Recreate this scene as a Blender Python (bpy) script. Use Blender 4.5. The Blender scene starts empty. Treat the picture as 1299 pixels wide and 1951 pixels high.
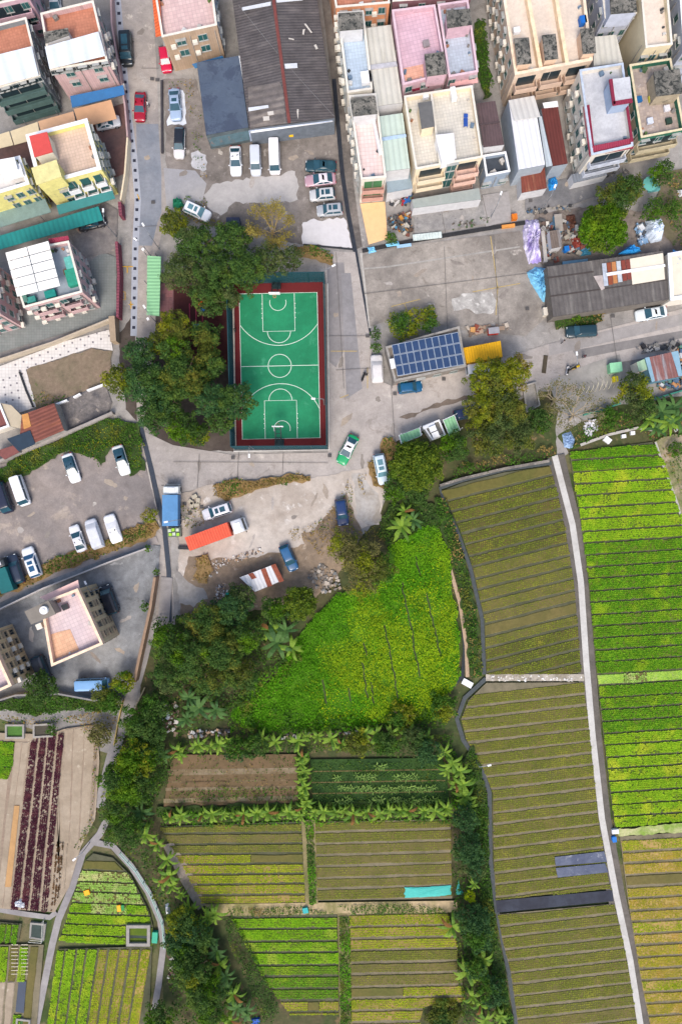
import bpy, math, random
import numpy as np
from mathutils import Vector, Matrix

S = 0.088            # metres per photo pixel on the ground
H = 115.0            # drone height
CX, CY = 649.5, 975.5
scene = bpy.context.scene

# ---------------------------------------------------------------- camera, sky, sun
cam_d = bpy.data.cameras.new("drone_camera")
cam = bpy.data.objects.new("drone_camera", cam_d)
scene.collection.objects.link(cam)
cam.location = (0, 0, H)
cam.rotation_euler = (0, 0, 0)
cam_d.sensor_fit = 'VERTICAL'
cam_d.angle = 2 * math.atan(975.5 * S / H)
cam_d.clip_end = 6000
cam_d.clip_start = 1
scene.camera = cam

SUN_EL, SUN_AZ = 52, 186
world = bpy.data.worlds.new("World"); scene.world = world; world.use_nodes = True
wn = world.node_tree; wn.nodes.clear()
wo = wn.nodes.new('ShaderNodeOutputWorld'); bg = wn.nodes.new('ShaderNodeBackground')
sky = wn.nodes.new('ShaderNodeTexSky'); sky.sky_type = 'NISHITA'; sky.sun_disc = False
sky.sun_elevation = math.radians(SUN_EL); sky.sun_rotation = math.radians(SUN_AZ)
sky.air_density = 1.0; sky.dust_density = 3.5; sky.ozone_density = 0.6
bg.inputs[1].default_value = 0.15
wn.links.new(sky.outputs[0], bg.inputs[0]); wn.links.new(bg.outputs[0], wo.inputs[0])
sun_d = bpy.data.lights.new("sun", 'SUN'); sun_d.energy = 1.5; sun_d.angle = math.radians(22)
sun_d.color = (1.0, 0.93, 0.84)
sun = bpy.data.objects.new("sun", sun_d); scene.collection.objects.link(sun)
_sd = Vector((math.sin(math.radians(SUN_AZ)) * math.cos(math.radians(SUN_EL)),
              math.cos(math.radians(SUN_AZ)) * math.cos(math.radians(SUN_EL)), math.sin(math.radians(SUN_EL))))
sun.rotation_euler = _sd.to_track_quat('Z', 'Y').to_euler()
scene.view_settings.view_transform = 'Standard'
scene.view_settings.look = 'None'
scene.view_settings.exposure = 0.62
scene.view_settings.gamma = 1.0

R = random.Random(7)
NR = np.random.default_rng(7)

# ---------------------------------------------------------------- helpers
def W(px, py, z=0.0):
    """photo pixel -> place in the world for a point at height z"""
    k = (H - z) / H * S
    return ((px - CX) * k, (CY - py) * k, z)

def srgb(c):
    return tuple(((v / 255) / 12.92 if v / 255 <= .04045 else ((v / 255 + .055) / 1.055) ** 2.4) for v in c)

FR = {}              # frame (loc, rot) of every thing so parts are stored in its own frame
def props(o, label=None, cat=None, group=None, kind=None):
    if label: o['label'] = label
    if cat: o['category'] = cat
    if group: o['group'] = group
    if kind: o['kind'] = kind
    return o
def thing(name, label, cat, loc, rot=0.0, group=None):
    o = bpy.data.objects.new(name, None); scene.collection.objects.link(o)
    o.empty_display_size = .3
    o.location = loc; o.rotation_euler = (0, 0, rot)
    FR[o.name] = (Vector(loc), rot)
    return props(o, label, cat, group)

class MB:
    def __init__(s): s.V = []; s.F = []; s.M = []; s.mats = []
    def mi(s, m):
        if m not in s.mats: s.mats.append(m)
        return s.mats.index(m)
    def add(s, vs, fs, m):
        b = len(s.V); k = s.mi(m)
        s.V += [tuple(v) for v in vs]
        for f in fs: s.F.append([b + i for i in f]); s.M.append(k)
        return s
    def prism(s, poly, z0, z1, m, top=None, bottom=False):
        n = len(poly)
        if area(poly) < 0: poly = poly[::-1]
        z0 = z0 if isinstance(z0, (list, tuple)) else [z0] * n
        z1 = z1 if isinstance(z1, (list, tuple)) else [z1] * n
        vs = [(p[0], p[1], z0[i]) for i, p in enumerate(poly)] + [(p[0], p[1], z1[i]) for i, p in enumerate(poly)]
        s.add(vs, [[i, (i + 1) % n, n + (i + 1) % n, n + i] for i in range(n)], m)
        s.add([(p[0], p[1], z1[i]) for i, p in enumerate(poly)], [list(range(n))], top or m)
        if bottom: s.add([(p[0], p[1], z0[i]) for i, p in enumerate(poly)], [list(range(n))[::-1]], m)
        return s
    def box(s, c, d, m, rot=0.0, top=None):
        ca, sa = math.cos(rot), math.sin(rot)
        hx, hy = d[0] / 2, d[1] / 2
        poly = [(c[0] + x * ca - y * sa, c[1] + x * sa + y * ca) for x, y in ((-hx, -hy), (hx, -hy), (hx, hy), (-hx, hy))]
        return s.prism(poly, c[2] - d[2] / 2, c[2] + d[2] / 2, m, top, True)
    def tube(s, pts, rs, m, n=6, cap=True):
        if not isinstance(rs, (list, tuple)): rs = [rs] * len(pts)
        pts = [Vector(p) for p in pts]; vs = []
        for i, p in enumerate(pts):
            d = (pts[min(i + 1, len(pts) - 1)] - pts[max(i - 1, 0)]).normalized()
            a = d.cross(Vector((0, 0, 1)));
            if a.length < .01: a = Vector((1, 0, 0))
            a.normalize(); b = d.cross(a)
            for k in range(n):
                t = 2 * math.pi * k / n
                vs.append(p + (a * math.cos(t) + b * math.sin(t)) * rs[i])
        fs = [[i * n + k, (i + 1) * n + k, (i + 1) * n + (k + 1) % n, i * n + (k + 1) % n] for i in range(len(pts) - 1) for k in range(n)]
        if cap: fs += [list(range(n)), list(range((len(pts) - 1) * n, len(pts) * n))[::-1]]
        return s.add(vs, fs, m)
    def ring(s, c, r0, r1, z0, z1, m, n=32, a0=0, a1=2 * math.pi):
        full = abs(a1 - a0 - 2 * math.pi) < 1e-6; k = n if full else n + 1
        vs = []
        for i in range(k):
            t = a0 + (a1 - a0) * i / n
            for r in (r0, r1): vs.append((c[0] + r * math.cos(t), c[1] + r * math.sin(t), z1))
        fs = [[2 * i, 2 * i + 1, (2 * i + 3) % (2 * k), (2 * i + 2) % (2 * k)] for i in range(n)]
        return s.add(vs, fs, m)
    def disc(s, c, r, z0, z1, m, n=16):
        return s.prism([(c[0] + r * math.cos(2 * math.pi * i / n), c[1] + r * math.sin(2 * math.pi * i / n)) for i in range(n)], z0, z1, m)
    def build(s, name, parent=None, smooth=False, label=None, cat=None, group=None, kind=None, origin=None, bevel=0):
        me = bpy.data.meshes.new(name)
        if parent is not None: loc, rot = FR[parent.name]
        elif origin is not None: loc, rot = Vector(origin), 0
        elif kind == 'structure': loc, rot = Vector((0, 0, 0)), 0
        else:
            a = np.array(s.V); loc = Vector(((a[:, 0].min() + a[:, 0].max()) / 2, (a[:, 1].min() + a[:, 1].max()) / 2, a[:, 2].min())); rot = 0
        ca, sa = math.cos(-rot), math.sin(-rot)
        vv = []
        for v in s.V:
            x, y, z = v[0] - loc.x, v[1] - loc.y, v[2] - loc.z
            vv.append((x * ca - y * sa, x * sa + y * ca, z))
        me.from_pydata(vv, [], s.F)
        for m in s.mats: me.materials.append(m)
        me.polygons.foreach_set('material_index', s.M)
        if smooth: me.polygons.foreach_set('use_smooth', [True] * len(s.F))
        me.update()
        o = bpy.data.objects.new(name, me); scene.collection.objects.link(o)
        if parent is not None: o.parent = parent; FR[o.name] = FR[parent.name]
        else: o.location = loc; FR[o.name] = (loc, 0)
        if bevel:
            b = o.modifiers.new('bevel', 'BEVEL'); b.width = bevel; b.segments = 2; b.limit_method = 'ANGLE'
        return props(o, label, cat, group, kind)

def qmesh(name, Q, mats, mi=None, loc=(0, 0, 0), parent=None, **kw):
    """numpy quads (N,4,3) -> object"""
    Q = np.asarray(Q, dtype=np.float32) - np.array(loc, dtype=np.float32)
    n = len(Q); me = bpy.data.meshes.new(name)
    me.vertices.add(n * 4); me.vertices.foreach_set('co', Q.ravel())
    me.loops.add(n * 4); me.loops.foreach_set('vertex_index', np.arange(n * 4, dtype=np.int32))
    me.polygons.add(n); me.polygons.foreach_set('loop_start', np.arange(0, n * 4, 4, dtype=np.int32))
    me.polygons.foreach_set('loop_total', np.full(n, 4, dtype=np.int32))
    for m in (mats if isinstance(mats, (list, tuple)) else [mats]): me.materials.append(m)
    if mi is not None: me.polygons.foreach_set('material_index', np.asarray(mi, dtype=np.int32))
    me.update(calc_edges=True)
    o = bpy.data.objects.new(name, me); scene.collection.objects.link(o)
    if parent is not None: o.parent = parent
    else: o.location = loc
    return props(o, **kw)

def area(p): return sum(p[i][0] * p[(i + 1) % len(p)][1] - p[(i + 1) % len(p)][0] * p[i][1] for i in range(len(p))) / 2
def inset(poly, d):
    if area(poly) < 0: poly = poly[::-1]
    n = len(poly); L = []
    for i in range(n):
        a, b = Vector(poly[i][:2]), Vector(poly[(i + 1) % n][:2]); t = (b - a).normalized(); nn = Vector((-t.y, t.x))
        L.append((a + nn * d, t))
    out = []
    for i in range(n):
        (p, t), (q, u) = L[i - 1], L[i]
        den = t.x * u.y - t.y * u.x
        if abs(den) < 1e-6: out.append(tuple(q)); continue
        k = ((q.x - p.x) * u.y - (q.y - p.y) * u.x) / den
        out.append((p.x + t.x * k, p.y + t.y * k))
    return out
def clip(subj, conv):
    """polygon subj cut by a convex polygon"""
    if area(conv) < 0: conv = conv[::-1]
    out = list(subj)
    for i in range(len(conv)):
        a, b = conv[i], conv[(i + 1) % len(conv)]; src = out; out = []
        def sd(p): return (b[0] - a[0]) * (p[1] - a[1]) - (b[1] - a[1]) * (p[0] - a[0])
        for j in range(len(src)):
            p, q = src[j], src[(j + 1) % len(src)]; sp, sq = sd(p), sd(q)
            if sp >= 0: out.append(p)
            if sp * sq < 0:
                k = sp / (sp - sq); out.append((p[0] + (q[0] - p[0]) * k, p[1] + (q[1] - p[1]) * k))
        if len(out) < 3: return []
    return out
def pip(X, Y, poly):
    r = np.zeros(len(X), bool); n = len(poly)
    for i in range(n):
        x0, y0 = poly[i][:2]; x1, y1 = poly[(i + 1) % n][:2]
        c = ((y0 > Y) != (y1 > Y))
        with np.errstate(divide='ignore', invalid='ignore'):
            r ^= c & (X < (x1 - x0) * (Y - y0) / ((y1 - y0) if y1 != y0 else 1e-9) + x0)
    return r
_ng = {}
def vnoise(X, Y, sc, seed=0):
    """smooth value noise, 0..1"""
    if seed not in _ng: _ng[seed] = np.random.default_rng(seed + 99).random((64, 64))
    G = _ng[seed]; x = X / sc; y = Y / sc; i = np.floor(x).astype(int); j = np.floor(y).astype(int); f = x - i; g = y - j
    f = f * f * (3 - 2 * f); g = g * g * (3 - 2 * g); a = lambda p, q: G[p % 64, q % 64]
    return (a(i, j) * (1 - f) + a(i + 1, j) * f) * (1 - g) + (a(i, j + 1) * (1 - f) + a(i + 1, j + 1) * f) * g
def rag(pts, amp=2.5, step=7, seed=None):
    """ragged natural outline"""
    g = random.Random(seed if seed is not None else int(pts[0][0] * 7 + pts[0][1])); out = []
    for i in range(len(pts)):
        a, b = pts[i], pts[(i + 1) % len(pts)]; L = math.dist(a, b); k = max(1, int(L / step)); o = 0
        for j in range(k):
            t = j / k; o = o * .5 + g.uniform(-amp, amp); nx, ny = -(b[1] - a[1]) / (L or 1), (b[0] - a[0]) / (L or 1)
            out.append((a[0] + (b[0] - a[0]) * t + nx * o, a[1] + (b[1] - a[1]) * t + ny * o))
    return out
def PW(pts, z=0): return [W(p[0], p[1], z)[:2] for p in pts]

# ---------------------------------------------------------------- materials
MC = {}
def mat(name, col, rough=.85, kind='plain', col2=None, col3=None, sc=1.0, amt=.18, metal=0, bump=.0, cov=.5, ax='x', size=.5, coat=0, wet=0):
    key = (name, tuple(col), rough, kind, tuple(col2) if col2 else None, tuple(col3) if col3 else None, sc, amt, cov, ax, size)
    if key in MC: return MC[key]
    m = bpy.data.materials.new(name); m.use_nodes = True; nt = m.node_tree; N = nt.nodes; K = nt.links
    b = N['Principled BSDF']; b.inputs['Roughness'].default_value = rough; b.inputs['Metallic'].default_value = metal
    b.inputs['Specular IOR Level'].default_value = .3 if kind != 'glass' else .45
    if coat: b.inputs['Coat Weight'].default_value = coat; b.inputs['Coat Roughness'].default_value = .12
    c1 = (*srgb(col), 1); c2 = (*srgb(col2), 1) if col2 else None; c3 = (*srgb(col3), 1) if col3 else None
    tc = N.new('ShaderNodeTexCoord'); co = tc.outputs['Object']
    def noise(scale, det=4, rg=.6, dist=0):
        n = N.new('ShaderNodeTexNoise'); n.inputs['Scale'].default_value = scale; n.inputs['Detail'].default_value = det
        n.inputs['Roughness'].default_value = rg; n.inputs['Distortion'].default_value = dist; K.new(co, n.inputs['Vector']); return n.outputs[0]
    def ramp(x, a, bb):
        r = N.new('ShaderNodeMapRange'); r.inputs[1].default_value = a; r.inputs[2].default_value = bb; K.new(x, r.inputs[0]); return r.outputs[0]
    def mix(f, A, B, mode='MIX'):
        x = N.new('ShaderNodeMix'); x.data_type = 'RGBA'; x.blend_type = mode
        for v, i in ((f, 0), (A, 6), (B, 7)):
            if isinstance(v, (int, float)): x.inputs[i].default_value = v
            elif isinstance(v, tuple): x.inputs[i].default_value = v
            else: K.new(v, x.inputs[i])
        return x.outputs[2]
    def gray(x):   # value -> grey multiplier around 1
        g = N.new('ShaderNodeCombineColor')
        for i in range(3): K.new(x, g.inputs[i])
        return g.outputs[0]
    def var(c, scale, am, det=4):
        r = N.new('ShaderNodeMapRange'); K.new(noise(scale, det, .65), r.inputs[0])
        r.inputs[1].default_value = .3; r.inputs[2].default_value = .7; r.inputs[3].default_value = 1 - am; r.inputs[4].default_value = 1 + am
        return mix(1.0, c, gray(r.outputs[0]), 'MULTIPLY')
    out = c1
    if kind in ('plain', 'paint'):
        out = var(c1, 1.1 * sc, amt); out = var(out, 7 * sc, amt * .6)
        if c2: out = mix(ramp(noise(.7 * sc, 6, .7), 1 - cov - .02, 1 - cov + .12), out, c2)
    elif kind == 'stain':          # weathered ground or concrete: broad blotches, patches, grain
        out = mix(ramp(noise(.06 * sc, 6, .62, .6), .38, .62), c1, c2 or c1)
        if c3: out = mix(ramp(noise(.17 * sc, 8, .72, .3), 1 - cov, 1 - cov + .07), out, c3)
        out = var(out, .5 * sc, amt); out = var(out, 3.5 * sc, amt * .7, 6); out = var(out, 14, amt * .5)
        if wet:
            out = mix(ramp(noise(.22 * sc, 9, .8, 1.2), .56, .64), out, mix(1.0, out, (.74, .72, .7, 1), 'MULTIPLY'))
            out = mix(ramp(noise(1.6, 9, .85, .5), .60, .66), out, mix(1.0, out, (1.25, 1.24, 1.22, 1), 'MULTIPLY'))
    elif kind == 'tile':
        t = N.new('ShaderNodeTexBrick'); t.offset = 0; t.squash = 1; K.new(co, t.inputs['Vector'])
        t.inputs['Scale'].default_value = 1; t.inputs['Brick Width'].default_value = size; t.inputs['Row Height'].default_value = size
        t.inputs['Mortar Size'].default_value = size * .05
        t.inputs['Color1'].default_value = c1; t.inputs['Color2'].default_value = c2 or c1
        t.inputs['Mortar'].default_value = tuple(v * .72 for v in c1[:3]) + (1,)
        out = var(t.outputs[0], .5 * sc, amt); out = var(out, 3 * sc, amt * .5)
        if c3: out = mix(ramp(noise(.3 * sc, 5, .6, .3), 1 - cov, 1 - cov + .06), out, c3)
    elif kind == 'corr':           # corrugated sheet, ribs run along ax
        sp = N.new('ShaderNodeSeparateXYZ'); K.new(co, sp.inputs[0])
        mu = N.new('ShaderNodeMath'); mu.operation = 'MULTIPLY'; K.new(sp.outputs[1 if ax == 'x' else 0], mu.inputs[0]); mu.inputs[1].default_value = 2 * math.pi / size
        sn = N.new('ShaderNodeMath'); sn.operation = 'SINE'; K.new(mu.outputs[0], sn.inputs[0])
        mp = N.new('ShaderNodeMapping'); K.new(co, mp.inputs[0]); mp.inputs['Scale'].default_value = (.12, 1, 1) if ax == 'x' else (1, .12, 1)
        co2 = mp.outputs[0]; base = c1
        n2 = N.new('ShaderNodeTexNoise'); n2.inputs['Scale'].default_value = 1.2 * sc; n2.inputs['Detail'].default_value = 7; K.new(co2, n2.inputs['Vector'])
        if c2: base = mix(ramp(n2.outputs[0], 1 - cov - .05, 1 - cov + .1), c1, c2)
        base = var(base, .6, amt); base = var(base, 5, amt * .5)
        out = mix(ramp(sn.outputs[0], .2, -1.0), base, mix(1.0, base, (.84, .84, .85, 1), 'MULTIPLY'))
        bp = N.new('ShaderNodeBump'); bp.inputs['Strength'].default_value = .5; bp.inputs['Distance'].default_value = .05
        K.new(sn.outputs[0], bp.inputs['Height']); K.new(bp.outputs[0], b.inputs['Normal'])
    elif kind == 'leaf':
        g = N.new('ShaderNodeNewGeometry')
        out = mix(g.outputs['Random Per Island'], c1, c2)
        if c3: out = mix(ramp(noise(.45 * sc, 3, .6), .52, .68), out, c3)
        out = var(out, .35 * sc, amt); out = var(out, 1.6 * sc, amt * .7)
        b.inputs['Specular IOR Level'].default_value = .15
        tr = N.new('ShaderNodeBsdfTranslucent'); ms = N.new('ShaderNodeMixShader'); ms.inputs[0].default_value = .36
        K.new(out, tr.inputs[0]); K.new(b.outputs[0], ms.inputs[1]); K.new(tr.outputs[0], ms.inputs[2]); K.new(ms.outputs[0], N['Material Output'].inputs[0])
    elif kind == 'glass':
        out = var(c1, .8, amt)
    elif kind == 'flat': out = c1
    if isinstance(out, tuple): b.inputs['Base Color'].default_value = out
    else: K.new(out, b.inputs['Base Color'])
    if bump and kind != 'corr':
        bp = N.new('ShaderNodeBump'); bp.inputs['Strength'].default_value = bump; bp.inputs['Distance'].default_value = .06
        K.new(noise(6 * sc, 6, .7), bp.inputs['Height']); K.new(bp.outputs[0], b.inputs['Normal'])
    MC[key] = m; return m

DARKGLASS = mat('dark_glass', (38, 52, 58), .12, 'glass')
TEALGLASS = mat('teal_glass', (48, 92, 92), .15, 'glass')
BLUEGLASS = mat('pale_glass', (92, 138, 150), .15, 'glass')
WHITE = mat('white_paint', (225, 226, 228), .6, amt=.06)
OFFW = mat('off_white', (214, 208, 196), .8, amt=.1)
DARK = mat('dark_grey', (48, 50, 54), .7)
BLACK = mat('black_rubber', (26, 26, 28), .8)
CONC = mat('raw_concrete', (150, 146, 140), .9, col2=(96, 94, 92), cov=.42, amt=.2)
ROUGHC = mat('mouldy_concrete', (128, 124, 116), .95, 'stain', (84, 84, 80), (52, 54, 52), sc=9, cov=.5, amt=.3)
STEEL = mat('galvanised_steel', (140, 144, 148), .5, metal=.4)
# ---------------------------------------------------------------- ground
_lz = [0.0]
def nz(): _lz[0] += .004; return _lz[0]
ASPH = mat('old_asphalt', (112, 112, 116), .95, 'stain', (134, 132, 132), (160, 157, 154), sc=1.3, cov=.34, amt=.13, wet=1)
SHEETS = []
def gz(px, py):
    x, y = W(px, py)[:2]; r = 0.0
    for P, z in SHEETS:
        if z > r and pip(np.array([x]), np.array([y]), P)[0]: r = z
    return r
def sheet(name, pts, m, z=None, **kw):
    if name in ('concrete_patch', 'wet_patch', 'dirt_ground', 'yard_ground', 'wooded_soil', 'verge_soil', 'dirt_lawn', 'garden_soil', 'parking_ground', 'stain', 'meadow_soil', 'field_bank', 'playground_soil'): pts = rag(pts, 3.2 if name in ('wet_patch', 'concrete_patch', 'stain', 'meadow_soil') else 2)
    z = nz() if z is None else z
    SHEETS.append((PW(pts, z), z))
    mb = MB(); P = PW(pts, z)
    if area(P) < 0: P = P[::-1]
    mb.add([(x, y, z) for x, y in P], [list(range(len(P)))], m)
    return mb.build(name, kind=kw.pop('kind', 'structure'), **kw)
def strip(mb, pts, w, z, m, px=True, h=0):
    """ribbon of width w px along a polyline"""
    P = [Vector(W(*p, z)[:2]) for p in pts] if px else [Vector(p) for p in pts]
    ww = w * S / 2 if px else w / 2
    L, Rr = [], []
    for i, p in enumerate(P):
        t = (P[min(i + 1, len(P) - 1)] - P[max(i - 1, 0)]).normalized(); n = Vector((-t.y, t.x))
        L.append(p + n * ww); Rr.append(p - n * ww)
    for i in range(len(P) - 1):
        q = [Rr[i], Rr[i + 1], L[i + 1], L[i]]
        if h: mb.prism([tuple(v) for v in q], z - h, z, m)
        else: mb.add([(v.x, v.y, z) for v in q], [[0, 1, 2, 3]], m)
    return mb
def path(name, pts, w, m, h=0, z=None, kind='structure', **kw):
    z = nz() if z is None else z
    return strip(MB(), pts, w, z, m, h=h).build(name, kind=kind, **kw)

mb = MB(); mb.add([(-2500, -2500, -.03), (2500, -2500, -.03), (2500, 2500, -.03), (-2500, 2500, -.03)], [[0, 1, 2, 3]],
   mat('open_ground', (84, 92, 56), .95, 'stain', (110, 100, 74), (64, 80, 40), sc=.8, cov=.5, amt=.2))
mb.build('ground', kind='structure')
sheet('village_ground', [(-60, -60), (1360, -60), (1360, 800), (1180, 790), (1060, 880), (840, 930), (740, 960), (600, 1150), (430, 1180), (330, 1340), (220, 1440), (-60, 1350)],
      mat('village_concrete', (128, 125, 122), .95, 'stain', (154, 150, 146), (176, 171, 164), sc=1.5, cov=.4, amt=.16, wet=1))
# wooded and weedy soil
SOIL = mat('leaf_litter_soil', (84, 78, 54), .95, 'stain', (62, 74, 40), (114, 98, 70), sc=3, cov=.42, amt=.25)
sheet('wooded_soil', [(845, 925), (735, 950), (700, 1010), (590, 1140), (430, 1120), (330, 1180), (285, 1190), (265, 1330), (215, 1420), (170, 1560), (200, 1600), (290, 1720), (320, 1960), (960, 1960), (930, 1500), (905, 1300), (880, 1050)], SOIL)
sheet('verge_soil', [(740, 850), (760, 830), (870, 790), (1060, 740), (1060, 890), (840, 935), (735, 950)], SOIL)
sheet('verge_soil', [(1060, 830), (1180, 770), (1330, 750), (1330, 880), (1085, 870)], SOIL)
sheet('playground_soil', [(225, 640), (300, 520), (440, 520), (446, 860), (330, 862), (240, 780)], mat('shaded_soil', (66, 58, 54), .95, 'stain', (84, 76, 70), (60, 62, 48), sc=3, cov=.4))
# left road
sheet('road', [(222, -60), (286, -60), (297, 100), (304, 250), (320, 400), (300, 480), (296, 640), (275, 800), (320, 980), (334, 1190), (300, 1190), (262, 820), (258, 640), (250, 430), (243, 250)],
      mat('worn_road', (164, 156, 149), .95, 'stain', (140, 134, 131), (184, 176, 166), sc=1.6, cov=.4, amt=.13, wet=1))
sheet('road_patch', [(260, 236), (302, 236), (308, 330), (308, 405), (300, 425), (290, 468), (262, 468), (262, 330)],
      mat('blue_asphalt', (116, 122, 132), .95, 'stain', (132, 136, 144), (144, 144, 148), sc=3, cov=.35, amt=.1))
mb = MB(); z = nz(); strip(mb, [(222, -30), (230, 60), (243, 200), (256, 300), (263, 380), (258, 480), (255, 640)], 12, z, mat('pale_paving', (158, 162, 172), .9, amt=.1, sc=3))
z2 = nz(); y = -12
def _cx(y):
    T = [(-30, 222), (60, 230), (200, 243), (300, 256), (380, 262), (480, 258), (640, 255)]
    for (a, b), (c, d) in zip(T, T[1:]):
        if a <= y <= c: return b + (d - b) * (y - a) / (c - a)
    return 255
while y < 640:
    mb.box((*W(_cx(y), y, z2)[:2], z2 - .001), (.50, .50, .01), mat('dark_paver', (46, 48, 62), .9)); y += 18.7
mb.build('pavement', kind='structure')
# playground red paving + rubber surface
sheet('pavement', [(306, 540), (335, 540), (335, 660), (306, 660)], mat('red_pavers', (140, 96, 98), .9, 'tile', (112, 84, 88), size=.6))
sheet('playground_surface', [(331, 545), (434, 545), (434, 695), (331, 695)], mat('maroon_rubber', (70, 36, 38), .95, amt=.15))
path('playground_edge', [(436, 545), (438, 700)], 4, mat('brick_edge', (142, 84, 66), .9), h=.15, z=.2)
# parking area at the top
sheet('parking_ground', [(312, 150), (375, 150), (396, 262), (480, 268), (640, 232), (660, 330), (672, 474), (578, 466), (400, 430), (320, 390)],
      mat('dirty_lot', (130, 123, 118), .95, 'stain', (102, 96, 91), (158, 152, 147), sc=2.2, cov=.42, amt=.2))
sheet('pavement', [(312, 320), (372, 325), (394, 350), (386, 382), (318, 400)], mat('grey_slab', (146, 146, 150), .95, 'stain', (156, 154, 154), sc=2, amt=.08))
sheet('concrete_patch', [(388, 372), (405, 350), (470, 340), (520, 333), (564, 326), (567, 378), (520, 388), (450, 386), (420, 412), (400, 398)],
      mat('pale_concrete', (176, 172, 170), .9, 'stain', (162, 159, 157), (146, 142, 139), sc=2, cov=.35, amt=.09))
sheet('concrete_patch', [(577, 421), (656, 414), (671, 473), (578, 465)], mat('pale_slab', (196, 194, 196), .9, 'stain', (184, 182, 184), sc=2, amt=.05))
sheet('concrete_patch', [(364, 290), (378, 285), (392, 295), (395, 325), (385, 330), (366, 318)], mat('pale_concrete_b', (182, 182, 186), .9, 'stain', (160, 160, 162), sc=3, amt=.1))
path('drain', [(578, 466), (674, 475)], 4, DARK)
sheet('concrete_patch', [(322, 172), (330, 166), (350, 172), (354, 215), (356, 238), (320, 240), (324, 215)], mat('spread_sheet', (206, 212, 222), .8, amt=.08))
# alley between warehouse and houses
sheet('alley', [(606, -60), (640, -60), (664, 180), (672, 340), (690, 470), (672, 478), (655, 340), (640, 230)], mat('alley_concrete', (124, 117, 111), .95, 'stain', (92, 87, 84), (152, 144, 136), sc=3, cov=.4, amt=.2))
path('drain', [(636, 150), (644, 240), (652, 330), (662, 400), (676, 476), (690, 560), (704, 640)], 8, mat('wet_drain', (46, 50, 58), .5, amt=.2))
path('drain', [(688, 482), (705, 625)], 5, mat('drain_kerb', (170, 166, 160), .9))
# central concrete: lane east of the court, junction, east road
sheet('road', [(620, 478), (676, 480), (704, 640), (712, 720), (745, 735), (885, 705), (1045, 655), (1330, 580), (1330, 665), (1180, 690), (1045, 735), (900, 785), (760, 838), (725, 860), (700, 900), (610, 925), (520, 905), (345, 938), (300, 930), (275, 822), (330, 848), (440, 866), (625, 862)],
      mat('concrete_road', (172, 164, 158), .95, 'stain', (152, 146, 142), (186, 179, 172), sc=1.0, cov=.4, amt=.13, wet=1))
sheet('road_patch', [(622, 500), (655, 500), (668, 640), (640, 700), (628, 690)], mat('dark_lane', (126, 123, 124), .95, 'stain', (142, 138, 138), (156, 152, 150), sc=2.5, cov=.35, amt=.1))
sheet('road_patch', [(650, 520), (668, 520), (690, 740), (660, 760)], mat('lane_slab', (140, 138, 140), .95, 'stain', (124, 122, 124), sc=3, amt=.1))
sheet('open_lot', [(690, 486), (760, 470), (990, 440), (1020, 520), (1045, 600), (1000, 640), (880, 628), (770, 600), (705, 622)],
      mat('lot_concrete', (124, 118, 112), .95, 'stain', (152, 145, 137), (188, 181, 172), sc=1.3, cov=.38, amt=.2, wet=1))
path('concrete_joint', [(692, 512), (740, 508), (990, 470)], 3, mat('pale_joint', (150, 147, 142), .9))
for q in ([(860, 570), (880, 560), (935, 555), (950, 580), (940, 596), (905, 600), (895, 590), (865, 592)],):
    sheet('concrete_patch', q, mat('white_patch', (176, 173, 168), .9, 'stain', (140, 137, 133), (200, 197, 192), sc=7, cov=.45, amt=.12))
sheet('road_patch', [(1045, 655), (1330, 590), (1330, 612), (1045, 678)], mat('east_lane', (150, 146, 144), .95, 'stain', (136, 132, 130), sc=2, amt=.1))
sheet('road_patch', [(1090, 668), (1320, 626), (1320, 640), (1100, 684)], mat('wheel_track', (116, 113, 112), .95, 'stain', (136, 132, 130), sc=2, amt=.1))
sheet('wet_patch', [(760, 797), (800, 785), (825, 770), (860, 762), (892, 754), (893, 762), (862, 768), (828, 778), (790, 797)], mat('damp_dirt', (96, 86, 78), .8, 'stain', (116, 104, 94), sc=5, amt=.15))
sheet('pavement', [(1045, 725), (1130, 690), (1180, 675), (1185, 700), (1175, 770), (1110, 800), (1060, 780)], mat('east_slab', (150, 147, 142), .95, 'stain', (132, 130, 126), (160, 156, 150), sc=2.5, cov=.4, amt=.1))
# junk yard ground
sheet('yard_ground', [(1020, 410), (1110, 395), (1300, 410), (1330, 500), (1040, 510), (1000, 470)], mat('yard_dirt', (106, 97, 92), .95, 'stain', (130, 120, 112), (76, 76, 62), sc=3, cov=.42, amt=.22))
# yellow faded line marks
YEL = mat('faded_yellow', (178, 156, 96), .9, amt=.25, sc=4)
mb = MB(); z = nz()
for a, b in (((770, 578), (778, 598)), ((745, 584), (800, 570)), ((934, 450), (948, 552)), ((948, 545), (944, 600)), ((900, 556), (990, 540)),
             ((630, 669), (680, 669)), ((648, 758), (664, 752)), ((700, 700), (700, 740)), ((1122, 545), (1130, 560))):
    strip(mb, [a, b], 1.3, z, YEL)
mb.build('road_marking', kind='structure')
mb = MB(); z = nz()
for a, b in (((232, 508), (254, 508)), ((243, 508), (243, 520)), ((246, 580), (254, 580)), ((250, 574), (250, 588)), ((262, 370), (266, 380))):
    strip(mb, [a, b], 1.6, z, mat('road_yellow', (206, 160, 40), .9, amt=.2, sc=4))
strip(mb, [(232, 556), (239, 556), (239, 571), (231, 571), (232, 556)], 1.2, z, mat('road_yellow', (206, 160, 40), .9, amt=.2, sc=4))
mb.build('road_marking', kind='structure')
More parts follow.
